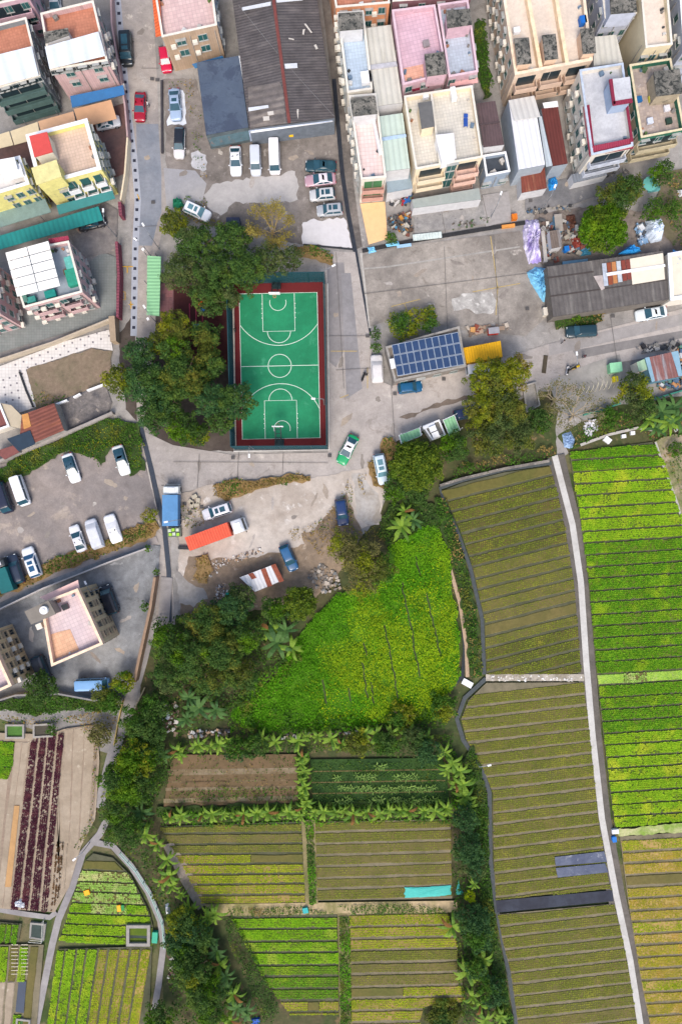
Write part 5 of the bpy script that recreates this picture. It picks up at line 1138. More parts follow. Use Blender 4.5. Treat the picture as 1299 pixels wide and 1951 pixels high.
pool('small green planted tank at the bottom left corner', [(35, 1935), (62, 1938), (60, 1965), (33, 1962)], None, h=.7, water=mat('duckweed', (60, 96, 50), .8, amt=.2))
pool('rectangular green planted trough in the grey walled strip at left', [(14, 1378), (50, 1378), (50, 1405), (14, 1405)], None, h=.7, water=mat('trough_green', (70, 110, 44), .8, amt=.2))
pool('empty dark trough next to the green planted one', [(66, 1378), (104, 1376), (104, 1402), (66, 1404)], None, h=.6, water=mat('trough_dark', (70, 66, 56), .8, amt=.2))
# ---------------------------------------------------------------- vegetation
BARK = mat('bark', (104, 90, 74), .95, amt=.2, bump=.3); PALEBARK = mat('pale_bark', (160, 146, 122), .95, amt=.15)
VEG = {
 'D': mat('dark_green_foliage', (88, 118, 52), .75, 'leaf', (44, 76, 36), (102, 124, 48), sc=.8, amt=.22),
 'T': mat('blue_green_foliage', (78, 114, 60), .75, 'leaf', (42, 76, 48), (94, 122, 52), sc=.8, amt=.22),
 'G': mat('greyish_green_foliage', (98, 114, 62), .8, 'leaf', (60, 82, 44), (112, 116, 70), sc=.8, amt=.2),
 'Y': mat('yellow_green_foliage', (148, 154, 36), .75, 'leaf', (88, 108, 26), (158, 148, 38), sc=.7, amt=.22),
 'O': mat('olive_foliage', (118, 126, 48), .8, 'leaf', (72, 90, 38), (128, 120, 48), sc=.7, amt=.22),
 'B': mat('bright_green_foliage', (98, 136, 24), .7, 'leaf', (56, 96, 18), (122, 150, 28), sc=.7, amt=.22),
 'R': mat('glossy_mango_foliage', (122, 140, 36), .6, 'leaf', (40, 74, 24), (88, 116, 32), sc=1.2, amt=.2),
 'L': mat('lime_shrub_foliage', (186, 196, 26), .75, 'leaf', (146, 170, 20), (206, 190, 40), sc=.7, amt=.15),
 'K': mat('golden_foliage', (168, 152, 76), .85, 'leaf', (130, 120, 54), (178, 166, 90), sc=.7, amt=.2),
 'S': mat('sparse_brown_foliage', (134, 128, 78), .85, 'leaf', (92, 98, 52), (122, 114, 64), sc=.7, amt=.22),
 'W': mat('dry_grass', (166, 142, 88), .9, 'leaf', (134, 112, 64), (122, 120, 56), sc=.6, amt=.2),
 'V': mat('weed_green', (88, 126, 42), .85, 'leaf', (50, 90, 30), (122, 126, 50), sc=.6, amt=.22),
 'M': mat('meadow_green', (108, 168, 28), .8, 'leaf', (78, 138, 20), (138, 178, 30), sc=.16, amt=.16),
 'MY': mat('meadow_flower_yellow', (206, 204, 24), .8, 'leaf', (150, 190, 20), None, sc=.6, amt=.12),
 'P': mat('banana_leaf', (138, 168, 60), .55, 'leaf', (84, 124, 46), (156, 172, 60), sc=.8, amt=.18),
 'PD': mat('dark_banana_leaf', (92, 128, 66), .55, 'leaf', (54, 90, 50), (112, 140, 58), sc=.8, amt=.18),
 'MZ': mat('meadow_lime', (166, 188, 34), .8, 'leaf', (116, 160, 22), None, sc=.3, amt=.16),
 'X': mat('dead_leaf', (150, 112, 66), .9, 'leaf', (120, 86, 50), None, sc=.8, amt=.18),
}
def leafquads(P, Nn, s, g, asp=.72):
    """leaf quads at P with normal Nn and size s"""
    n = len(P); r = g.normal(size=(n, 3)); t = np.cross(Nn, r); t /= np.linalg.norm(t, axis=1)[:, None] + 1e-9
    b = np.cross(Nn, t); s = s[:, None]
    a = np.zeros((n, 4, 3)); a[:, 0] = P - t * s * .5; a[:, 1] = P + b * s * asp * .5; a[:, 2] = P + t * s * .5; a[:, 3] = P - b * s * asp * .5
    return a
def crown_quads(Rr, ztop, zlow, nclump, dens, ls, seed, flat=.62, squash=1.0, gap=.0, lob=1.0):
    g = np.random.default_rng(seed); out = []
    lobes = 3 + int(g.integers(3)); ph = g.uniform(0, 6.28, 3)
    for c in range(nclump):
        th = g.uniform(0, 2 * np.pi); rr = math.sqrt((c + .5) / nclump)
        th = c * 2.39996 + g.uniform(-.3, .3)
        edge = 1 + lob * (.16 * math.sin(lobes * th + ph[0]) + .1 * math.sin((lobes + 2) * th + ph[1]))
        rad = Rr * .80 * rr * edge
        rc = Rr * g.uniform(.17, .33) * (1.12 - .25 * rr) * (9 / max(nclump, 9)) ** .22
        z = ztop - rc * .8 - (ztop - zlow) * flat * (rad / Rr) ** 2.2 - g.uniform(0, .22) * (ztop - zlow)
        cx, cy = rad * math.cos(th), rad * math.sin(th) * squash
        n = int(dens * rc * rc * 4); d = g.normal(size=(n, 3)); d /= np.linalg.norm(d, axis=1)[:, None]
        d[:, 2] = np.where(d[:, 2] < -.25, -d[:, 2], d[:, 2])
        k = g.uniform(.62, 1.08, n)[:, None]
        wob = 1 + .22 * np.sin(d[:, :1] * 5 + c) * np.sin(d[:, 1:2] * 5 + c * 2)
        P = np.array([cx, cy, z]) + d * k * wob * rc * np.array([1, 1, .85])
        Nn = d * .8 + g.normal(size=(n, 3)) * .42 + np.array([0, 0, .35]); Nn /= np.linalg.norm(Nn, axis=1)[:, None]
        out.append(leafquads(P, Nn, ls * g.uniform(.5, 1.5, n), g))
    # inner leaves so that holes end in dim foliage, not in bare light ground
    n = int(dens * Rr * Rr * 1.1); th = g.uniform(0, 6.283, n); r = Rr * .72 * np.sqrt(g.random(n))
    P = np.stack([r * np.cos(th), r * np.sin(th) * squash, zlow + (ztop - zlow) * g.uniform(.1, .55, n)], 1)
    if not gap: out.append(leafquads(P, g.normal(size=(n, 3)) * .5 + np.array([0, 0, 1.0]), ls * 1.25 * np.ones(n), g))
    return np.concatenate(out)
TREES = []
def tree(px, py, rpx, h, style, label, name='broadleaf_tree', cat='tree', seed=None, nclump=None, dens=None, ls=None, mix=None, group=None, squash=1.0, zlow=None, gap=0, lob=1.0):
    seed = seed if seed is not None else len(TREES) * 17 + 3
    k = (H - h * .8) / H * S; Rr = rpx * k * (1.1 if rpx > 20 else 1)
    x, y = W(px, py, h * .8)[:2]; zg = 0
    root = thing(name, label, cat, (x, y, 0), group=group); TREES.append(root)
    nclump = nclump or max(7, int(5 + Rr * Rr * 1.5)); dens = (dens or 34) * 1.75; ls = (ls or (.30 if Rr > 2.2 else .24)) * .8
    zlow = zlow if zlow is not None else h * .35
    Q = crown_quads(Rr, h, zlow, nclump, dens, ls, seed, squash=squash, gap=gap, lob=lob)
    mats = [VEG[style]]; mi = None
    if mix:
        mats.append(VEG[mix[0]]); g = np.random.default_rng(seed + 1); c = Q.mean(axis=1)
        v = np.sin(c[:, 0] * 1.3 + seed) + np.sin(c[:, 1] * 1.1 + seed * 2) + g.normal(0, .5, len(Q)); mi = (v > np.quantile(v, 1 - mix[1])).astype(np.int32)
    qmesh('crown', Q, mats, mi, parent=root)
    g = random.Random(seed); mb = MB(); r0 = .05 + Rr * .045
    mb.tube([(x, y, -.05), (x + g.uniform(-.2, .2), y + g.uniform(-.2, .2), h * .3), (x, y, h * .55)], [r0 * 1.3, r0, r0 * .6], BARK, 7)
    for i in range(5 + int(Rr)):
        a = i * 2.4 + g.random(); rr = Rr * g.uniform(.45, .8)
        mb.tube([(x, y, h * g.uniform(.25, .45)), (x + rr * .5 * math.cos(a), y + rr * .5 * math.sin(a) * squash, h * .58), (x + rr * math.cos(a), y + rr * math.sin(a) * squash, h * .7)], [r0 * .6, r0 * .4, r0 * .15], BARK, 5)
    mb.build('trunk', root); return root

PG = 'trees between the playground and the left road'
T = [
 # px, py, r, h, style, label, options
 (372, 462, 46, 8.5, 'D', 'dark green tree hanging over the white wagon below the parking area', dict(mix=('G', .25))),
 (440, 452, 40, 8.5, 'D', 'dark rounded tree left of the golden bare tree', {}),
 (345, 515, 44, 7.5, 'G', 'greyish open tree right of the top of the green shelter roof', dict(dens=26)),
 (410, 515, 46, 9.0, 'D', 'big dark green tree north west of the court', dict(mix=('G', .2))),
 (468, 510, 42, 9.5, 'D', 'dark tree whose crown touches the north end of the court', {}),
 (515, 490, 38, 8.0, 'G', 'grey green tree directly below the golden bare tree', dict(dens=24)),
 (556, 487, 26, 6.0, 'G', 'small grey green tree at the west end of the pale slab hedge', dict(dens=22)),
 (395, 565, 40, 8.0, 'D', 'dark tree overhanging the maroon playground surface', dict(mix=('G', .3))),
 (430, 560, 30, 7.0, 'G', 'narrow tree at the north west corner of the court fence', {}),
 (328, 420, 30, 4.5, 'O', 'olive brown shrubby tree beside the road patch end', dict(mix=('Y', .3))),
 (330, 622, 40, 8.0, 'O', 'olive tree directly below the green shelter roof', dict(mix=('Y', .3))),
 (388, 636, 34, 7.5, 'D', 'olive brown tree over the blue playground frame', dict(mix=('O', .5))),
 (262, 668, 34, 8.5, 'T', 'blue green tree beside the pavement end at the left road', {}),
 (330, 665, 36, 8.8, 'B', 'brighter green tree in the middle of the playground grove', dict(mix=('D', .5))),
 (222, 722, 34, 7.0, 'Y', 'yellow green tree leaning over the dry garden wall', dict(mix=('O', .4))),
 (275, 728, 50, 9.5, 'T', 'large blue green tree on the west side of the playground grove', dict(mix=('D', .4))),
 (345, 712, 50, 9.5, 'D', 'large olive flecked tree in the centre of the playground grove', dict(mix=('O', .45))),
 (398, 690, 36, 8.0, 'D', 'olive flecked tree left of the court halfway line', dict(mix=('O', .5))),
 (290, 785, 40, 8.5, 'T', 'dark blue green tree at the lower west end of the grove', dict(mix=('D', .5))),
 (405, 762, 38, 9.5, 'T', 'dark green tree just left of the court fence', {}),
 (448, 762, 42, 9.8, 'T', 'big dark green tree spreading over the left side of the court', dict(mix=('D', .5))),
 (418, 800, 30, 8.5, 'D', 'dark green tree below the one spreading over the court', {}),
 (345, 812, 38, 6.0, 'B', 'low yellow green tree at the south end of the grove', dict(mix=('D', .5))),
 (375, 828, 26, 5.5, 'D', 'low green shrub tree by the pale ground south of the grove', dict(mix=('Y', .3))),
 (312, 752, 38, 8.8, 'D', 'dark green tree in the lower middle of the playground grove', dict(mix=('T', .4))),
 (375, 742, 32, 8.4, 'D', 'dark tree between the olive flecked pair and the court tree', dict(mix=('O', .3))),
 (300, 650, 26, 7.0, 'O', 'small olive tree beside the lower lamp post of the green shelter', dict(mix=('Y', .4))),
 (292, 1350, 32, 6.0, 'D', 'dark green tree between the lane and the dark grove', dict(mix=('V', .4))),
 (280, 1440, 34, 6.5, 'D', 'shaded tree behind the sunlit green one', dict(mix=('B', .3))),
 (262, 1510, 34, 7.0, 'B', 'mid green tree on the field side of the footpath bend', dict(mix=('D', .6))),
 (210, 1600, 20, 4.0, 'B', 'small green tree closest to the footpath fork', dict(mix=('D', .5))),
 (350, 1830, 34, 6.0, 'D', 'mid green tree in the middle of the lower left grove', dict(mix=('B', .4))),
 (398, 1935, 34, 5.5, 'B', 'lighter green tree at the bottom right of the lower left grove', dict(mix=('D', .5))),
 (905, 1850, 24, 4.0, 'V', 'loose green shrub between banana plants in the lower east hedge', dict(mix=('T', .4))),
 # right
 (1153, 430, 52, 7.5, 'B', 'large bright green dome shaped tree beside the junk yard', dict(dens=40, nclump=95, ls=.3, lob=.15, mix=('R', .25))),
 (1178, 375, 40, 6.5, 'O', 'olive tree just above the bright dome shaped tree', dict(mix=('D', .5))),
 (1206, 352, 30, 6.0, 'D', 'dark tree next to the olive one above the dome shaped tree', dict(mix=('O', .3))),
 (1265, 325, 26, 5.5, 'D', 'green tree above the round teal parasol', dict(mix=('B', .4))),
 (1250, 395, 26, 4.5, 'D', 'loose green tree left of the right hand weedy patch', dict(mix=('B', .4), dens=22)),
 (1285, 395, 22, 4.0, 'V', 'low green tree at the right edge above the shed roofs', {}),
 (1099, 602, 11, 2.6, 'B', 'small round bright green bush beside the dark green pickup', {}),
 (716, 634, 15, 3.4, 'D', 'small dark round tree at the drain end above the covered car', {}),
 (716, 660, 15, 2.8, 'V', 'green bush just above the white covered car', {}),
 (768, 618, 34, 3.2, 'V', 'pale green bush on the left above the solar panels', dict(mix=('Y', .45), dens=24)),
 (812, 606, 28, 3.2, 'V', 'pale green bush on the right above the solar panels', dict(mix=('Y', .45), dens=24)),
 (940, 722, 50, 9.0, 'Y', 'large yellow green tree below the yellow container roof', dict(mix=('O', .3))),
 (985, 705, 36, 8.0, 'Y', 'golden green tree on the east side of the big yellow one', dict(mix=('K', .3))),
 (915, 775, 36, 8.5, 'Y', 'yellow green tree above the dark round mango tree pair', dict(mix=('O', .4))),
 (965, 780, 46, 9.0, 'O', 'olive tree in the lower half of the roadside grove', dict(mix=('G', .3))),
 (935, 835, 42, 7.5, 'O', 'brownish olive tree above the dark field wall', dict(mix=('G', .5))),
 (990, 830, 34, 6.0, 'G', 'dim grey green tree near the start of the white path', dict(mix=('O', .3))),
 (1030, 800, 28, 5.0, 'D', 'dark green shrub tree west of the bare tree', {}),
 (1032, 818, 12, 4.0, 'B', 'small lime bush at the head of the white path', {}),
 (795, 885, 54, 7.5, 'R', 'big round speckled mango tree right of the white wagon', dict(dens=40, nclump=95, ls=.32, lob=.15)),
 (866, 850, 34, 6.0, 'D', 'green tree right of the speckled mango tree', dict(mix=('B', .4))),
 (755, 930, 30, 5.0, 'D', 'dark green tree below the speckled mango tree', dict(mix=('B', .35))),
 (797, 940, 26, 4.0, 'D', 'dim green tree tucked under the south side of the mango tree', {}),
 (897, 892, 14, 3.0, 'V', 'small round green shrub on the rubble wall', {}),
 (1213, 738, 36, 6.5, 'Y', 'yellow green tree left of the rusty patchwork hut', dict(mix=('G', .45))),
 (1228, 772, 32, 6.0, 'G', 'grey green tree just below the yellow green one by the hut', dict(mix=('D', .3))),
 (1160, 795, 24, 3.0, 'V', 'low green bush under the teal trimmed slab wall', {}),
 (283, 982, 20, 3.5, 'Y', 'yellow shrub at the parking corner beside the blue truck', dict(mix=('K', .3))),
 (281, 1046, 9, 2.0, 'B', 'tiny green bush at the compound wall end', {}),
 (297, 1091, 9, 2.0, 'B', 'tiny round green bush on the brown rendered wall', {}),
 (275, 1157, 12, 2.4, 'V', 'small green bush on the west face of the brown wall', {}),
 (234, 1302, 26, 4.5, 'Y', 'round yellow green tree right of the pale blue van', dict(mix=('B', .4))),
 (190, 1325, 22, 3.5, 'O', 'brown olive bush below the pale blue van', {}),
 (72, 1312, 36, 5.5, 'D', 'dark green tree south of the left peach house', {}),
 (210, 1340, 26, 3.2, 'V', 'green bush by the thin yellow railing', {}),
 # truck yard and meadow
 (690, 1065, 46, 7.0, 'S', 'big sparse brown olive tree at the top of the meadow', dict(dens=26, mix=('Y', .3))),
 (725, 1085, 36, 6.5, 'O', 'olive tree on the meadow edge beside the sparse brown one', dict(dens=26, mix=('V', .3))),
 (655, 1040, 34, 6.0, 'S', 'brownish tree below the navy hatchback', dict(dens=24, mix=('Y', .35))),
 (690, 1115, 32, 5.5, 'S', 'low sparse tree hanging into the meadow', dict(dens=22, mix=('Y', .4))),
 (570, 1150, 37, 5.5, 'R', 'dark round mango tree right of the striped shed', dict(dens=42, nclump=60, ls=.28, lob=.15)),
 (458, 1142, 32, 6.5, 'G', 'grey green tree overlapping the striped shed roof', dict(dens=28, mix=('D', .4))),
 (440, 1165, 38, 7.5, 'T', 'blue green tree over the teal tarpaulin', {}),
 (520, 1165, 30, 6.5, 'D', 'dark green tree between striped shed and banana clump', dict(mix=('B', .4))),
 (392, 1190, 44, 8.0, 'D', 'olive flecked tree at the north end of the dark grove', dict(mix=('O', .5))),
 (318, 1225, 40, 8.0, 'D', 'green tree at the lane side of the dark grove', dict(mix=('B', .35))),
 (470, 1215, 36, 8.0, 'D', 'green tree on the east side of the dark grove', dict(mix=('B', .45))),
 (425, 1245, 44, 9.0, 'D', 'tall dark tree in the centre of the dark grove', dict(mix=('O', .25))),
 (360, 1250, 44, 9.0, 'D', 'tall dark tree left of the centre of the grove', dict(mix=('B', .25))),
 (322, 1288, 42, 8.5, 'D', 'dark round tree at the south west corner of the grove', dict(mix=('G', .35))),
 (400, 1300, 38, 8.0, 'D', 'tree with a few ochre sprays at the south side of the grove', dict(mix=('O', .4))),
 (460, 1290, 36, 7.0, 'O', 'dim olive tree between grove and bright meadow', dict(mix=('D', .5))),
 (262, 1382, 40, 7.0, 'D', 'dark green tree on the right side of the lane', dict(mix=('V', .3))),
 (292, 1400, 28, 6.0, 'D', 'dark green tree behind the lane tree near the white sack', {}),
 (255, 1450, 44, 7.5, 'B', 'sunlit green tree above the big grove crown', dict(mix=('Y', .4))),
 (232, 1492, 50, 8.0, 'B', 'largest lit green tree at the bend of the footpath', dict(mix=('D', .35), nclump=60)),
 (218, 1545, 34, 7.0, 'D', 'dark green tree just above the footpath fork', dict(mix=('B', .25))),
 (240, 1590, 34, 6.0, 'D', 'dark green tree touching the curved railing', dict(mix=('V', .3))),
 (188, 1402, 26, 3.5, 'S', 'feathery tan bush at the top of the sandy field', dict(dens=26)),
 (97, 1393, 14, 2.4, 'V', 'green bush standing in the dark trough', {}),
 (345, 1765, 34, 5.5, 'Y', 'yellow green tree below the white sacks by the path', dict(mix=('D', .5))),
 (338, 1800, 34, 5.5, 'T', 'blue green tree in the lower left grove', {}),
 (378, 1790, 30, 6.0, 'D', 'dark tree beside the sloping hedge', dict(mix=('T', .4))),
 (365, 1860, 44, 7.0, 'D', 'large green tree in the lower left grove', dict(mix=('Y', .15))),
 (385, 1905, 40, 7.0, 'D', 'green tree at the bottom of the lower left grove', dict(mix=('B', .3))),
 (300, 1948, 34, 5.0, 'D', 'dark green tree at the bottom edge by the footpath', dict(mix=('B', .3))),
 (888, 1566, 29, 5.5, 'T', 'round dark tree at the top of the east hedge row', {}),
 (893, 1622, 34, 5.5, 'T', 'second round dark tree down the east hedge row', {}),
 (905, 1655, 30, 5.0, 'T', 'third round dark tree in the east hedge row above the lime shrub', dict(mix=('G', .3))),
 (896, 1711, 15, 3.0, 'L', 'small round lime yellow shrub in the east hedge row', dict(ls=.2, dens=60)),
 (905, 1760, 37, 5.5, 'T', 'dark tree below the lime yellow shrub', {}),
 (912, 1790, 34, 5.5, 'V', 'green tree with lighter leaves under the lime shrub pair', dict(mix=('T', .4))),
 (940, 1895, 34, 4.5, 'T', 'loose dark tree at the bottom of the east hedge row', dict(mix=('V', .4))),
 (845, 1940, 36, 1.8, 'O', 'dim low bush at the bottom edge right of the south plot', dict(mix=('D', .5))),
 (680, 1420, 28, 4.0, 'O', 'round olive bush in the banana row above the dark plot', dict(mix=('Y', .3))),
 (735, 1420, 28, 3.5, 'D', 'dark green bush left of centre in the banana row', dict(mix=('V', .4))),
 (790, 1412, 30, 4.0, 'D', 'dark shrub near the east end of the banana row', dict(mix=('G', .4))),
 (815, 1435, 30, 4.5, 'T', 'dark tree at the top right corner of the dark plot', {}),
 (450, 1430, 26, 3.5, 'V', 'green bush left of centre above the brown plot', dict(mix=('T', .3))),
 (487, 1425, 28, 4.0, 'D', 'darker bush right of centre above the brown plot', dict(mix=('V', .3))),
 (845, 1350, 30, 2.8, 'V', 'light green bush at the meadow south east corner', dict(mix=('Y', .4))),
 (765, 1368, 30, 2.6, 'V', 'pale green shrub on the south edge of the meadow', dict(mix=('Y', .5))),
 (745, 452, 16, 2.6, 'V', 'dark green shrub between the junk heap and orange yard', {}),
 (1290, 855, 20, 2.6, 'V', 'small green tree on the sandy strip at the right edge', dict(mix=('B', .4))),
]
for (px, py, r, h_, st, lab, kw) in T: tree(px, py, r, h_, st, lab, **kw)

# bare and golden trees: real branches with sparse leaves
def bare_tree(px, py, rpx, h_, leaf, frac, label, m=PALEBARK, lean=(0, 0), seed=5, n=26):
    g = random.Random(seed); k = (H - h_ * .7) / H * S; Rr = rpx * k; x, y = W(px, py, 0)[:2]
    root = thing('bare_tree', label, 'tree', (x, y, 0)); mb = MB(); tips = []
    bx, by = lean
    mb.tube([(x, y, 0), (x + bx * .3, y + by * .3, h_ * .35)], [.22, .16], m, 7)
    def br(p, d, L, r, dep):
        q = p + d * L; mb.tube([p, p + d * L * .5 + Vector((g.uniform(-.1, .1), g.uniform(-.1, .1), 0)) * L, q], [r, r * .75, r * .5], m, 4, cap=False); tips.append(q); tips.append(p + d * L * .5)
        if dep:
            for _ in range(3):
                a = g.uniform(-.75, .75); dd = Vector((d.x * math.cos(a) - d.y * math.sin(a), d.x * math.sin(a) + d.y * math.cos(a), d.z + g.uniform(-.3, .25))).normalized()
                br(q if _ else p + d * L * .6, dd, L * g.uniform(.5, .75), r * .55, dep - 1)
    for i in range(8):
        a = i * 2 * math.pi / 8 + g.uniform(-.3, .3); d = Vector((math.cos(a) + bx / max(Rr, 1) * .5, math.sin(a) + by / max(Rr, 1) * .5, .75)).normalized()
        br(Vector((x + bx * .3, y + by * .3, h_ * .33)), d, Rr * .5, .09, 3)
    mb.build('trunk', root)
    gg = np.random.default_rng(seed); Tp = np.array([tuple(t) for t in tips]) - np.array([x, y, 0])
    P = Tp[gg.integers(0, len(Tp), int(len(Tp) * frac))]; P = P + gg.normal(0, .28, P.shape)
    Nn = gg.normal(size=P.shape) * .5 + np.array([0, 0, 1.0]); Nn /= np.linalg.norm(Nn, axis=1)[:, None]
    qmesh('crown', leafquads(P, Nn, gg.uniform(.14, .3, len(P)), gg), VEG[leaf], parent=root)
bare_tree(520, 462, 52, 6.5, 'K', 4.2, 'golden nearly bare tree on the pale lot south of the parked cars', mat('yellow_bark', (150, 130, 90), .95, amt=.15), lean=(.4, 2.2), seed=4)
bare_tree(1085, 800, 55, 7.0, 'S', 1.6, 'leafless pale grey tree at the head of the white path', lean=(-1.0, 1.5), seed=9)
bare_tree(1050, 770, 42, 6.0, 'S', 1.2, 'thin leafless tree just west of the pale grey one', lean=(-.5, 1.0), seed=12)

# ---- ground cover
def cover(name, label, poly, dens, size, h_, veg, mix=None, clump=1.0, seed=1, cat='grass', holes=(), blade=.6, floor_=.4, grad=None):
    if cat not in ('meadow', 'flowers', 'hedge') and name != 'meadow_edge' and dens >= 24 and 'plot' not in label:
        c_ = (146, 120, 80) if veg == 'W' else (58, 78, 34)
        sheet('verge_soil', rag(poly, 3, 7), mat('under_' + ('dry' if veg == 'W' else 'green'), c_, .95, 'stain', tuple(int(v * .8) for v in c_), (104, 100, 62), sc=5, cov=.4, amt=.2))
    P = PW(rag(poly, 4.5, 8) if cat not in ('meadow', 'hedge') and 'strip' not in label else poly, 0); A = abs(area(P)); xs = [p[0] for p in P]; ys = [p[1] for p in P]
    g = np.random.default_rng(seed + int(A)); n = int(dens * (max(xs) - min(xs)) * (max(ys) - min(ys)))
    X = g.uniform(min(xs), max(xs), n); Y = g.uniform(min(ys), max(ys), n); m = pip(X, Y, P)
    for hp, hw in holes:
        hp = PW(hp)
        for a, b in zip(hp, hp[1:]):
            ax, ay = a; dx, dy = b[0] - ax, b[1] - ay; L2 = dx * dx + dy * dy
            t = np.clip(((X - ax) * dx + (Y - ay) * dy) / L2, 0, 1); dd = np.hypot(X - ax - t * dx, Y - ay - t * dy)
            m &= ~(dd < hw * (.5 + .7 * np.abs(np.sin(X * 2.1 + Y * 1.7))))
    X, Y = X[m], Y[m]; n = len(X)
    v = (vnoise(X, Y, 1.1 * clump, 3) * .6 + vnoise(X, Y, 3.1 * clump, 4) * .4 + vnoise(X, Y, .5 * clump, 6) * .3 - .65) * 2.4; zb = _lz[0] + .02
    keep = g.random(n) < np.clip(.85 + v * .75, floor_, 1); X, Y, v = X[keep], Y[keep], v[keep]; n = len(X)
    Z = zb + h_ * np.clip(.45 + .55 * v, .04, 1.3) * g.uniform(.4, 1.1, n)
    Nn = g.normal(size=(n, 3)) * blade + np.array([0, 0, 1.0]); Nn /= np.linalg.norm(Nn, axis=1)[:, None]
    Q = leafquads(np.stack([X, Y, Z], 1), Nn, size * g.uniform(.6, 1.35, n), g)
    mats = [VEG[veg]]; mi = None
    if mix:
        mats.append(VEG[mix[0]]); w = vnoise(X + 40, Y, 2.2 * clump, 5) * 3 + g.normal(0, .5, n) - (np.hypot(X - grad[0], Y - grad[1]) * grad[2] if grad else 0); mi = (w > np.quantile(w, 1 - mix[1])).astype(np.int32)
    return qmesh(name, Q, mats, mi, label=label, cat=cat, kind='stuff')
MEADOW = [(738, 1045), (765, 1030), (800, 1008), (832, 1000), (850, 1040), (862, 1080), (858, 1120), (868, 1180), (876, 1240), (872, 1295), (848, 1325), (835, 1365), (740, 1378), (600, 1388), (470, 1390), (440, 1360), (480, 1320), (525, 1290), (560, 1225), (612, 1160), (660, 1125), (700, 1130), (745, 1100)]
sheet('meadow_soil', MEADOW, mat('meadow_floor', (80, 122, 16), .95, 'stain', (60, 100, 14), sc=3, amt=.16))
DL = [([(790, 1060), (800, 1095)], .3), ([(690, 1262), (700, 1330)], .3), ([(765, 1110), (770, 1140), (782, 1190), (790, 1240), (800, 1290)], .35), ([(812, 1130), (820, 1165), (828, 1200), (838, 1250)], .35), ([(733, 1190), (738, 1220), (748, 1270), (757, 1330)], .3), ([(692, 1225), (698, 1250)], .3), ([(663, 1310), (668, 1335)], .4), ([(615, 1295), (622, 1340)], .5), ([(707, 1300), (712, 1340)], .3)]
def wob(l, k):
    g = random.Random(k); o = []
    for a, b in zip(l, l[1:]):
        n = max(1, int(math.dist(a, b) / 6)); o += [(a[0] + (b[0] - a[0]) * i / n + g.uniform(-1.6, 1.6), a[1] + (b[1] - a[1]) * i / n) for i in range(n)]
    return o + [l[-1]]
DL = [(wob(l, k), w * .55) for k, (l, w) in enumerate(DL)]
for _l, _w in DL: path('furrow', _l, 2.6, mat('meadow_furrow', (62, 66, 44), .9, amt=.2))
cover('meadow', 'lush bright green weedy meadow in the middle of the picture', rag(MEADOW, 7, 12), 66, .26, .5, 'M', mix=('MZ', .45), clump=1.3, cat='meadow', holes=DL, floor_=.5, grad=(*W(800, 1275)[:2], .16))
cover('meadow_flowers', 'yellow flowering patches in the lower right of the green meadow', [(700, 1200), (790, 1090), (840, 1050), (862, 1110), (868, 1180), (874, 1240), (870, 1290), (830, 1350), (740, 1360), (620, 1370), (600, 1330), (650, 1280)], 6.5, .2, .95, 'MY', clump=1.6, cat='flowers', holes=DL)
cover('meadow_edge', 'darker green weeds on the south and west rim of the meadow', [(430, 1350), (480, 1290), (530, 1260), (560, 1225), (575, 1250), (510, 1340), (600, 1365), (740, 1360), (850, 1340), (845, 1388), (740, 1388), (600, 1394), (440, 1394)], 26, .34, .9, 'V', mix=('M', .3), clump=1, cat='weeds')
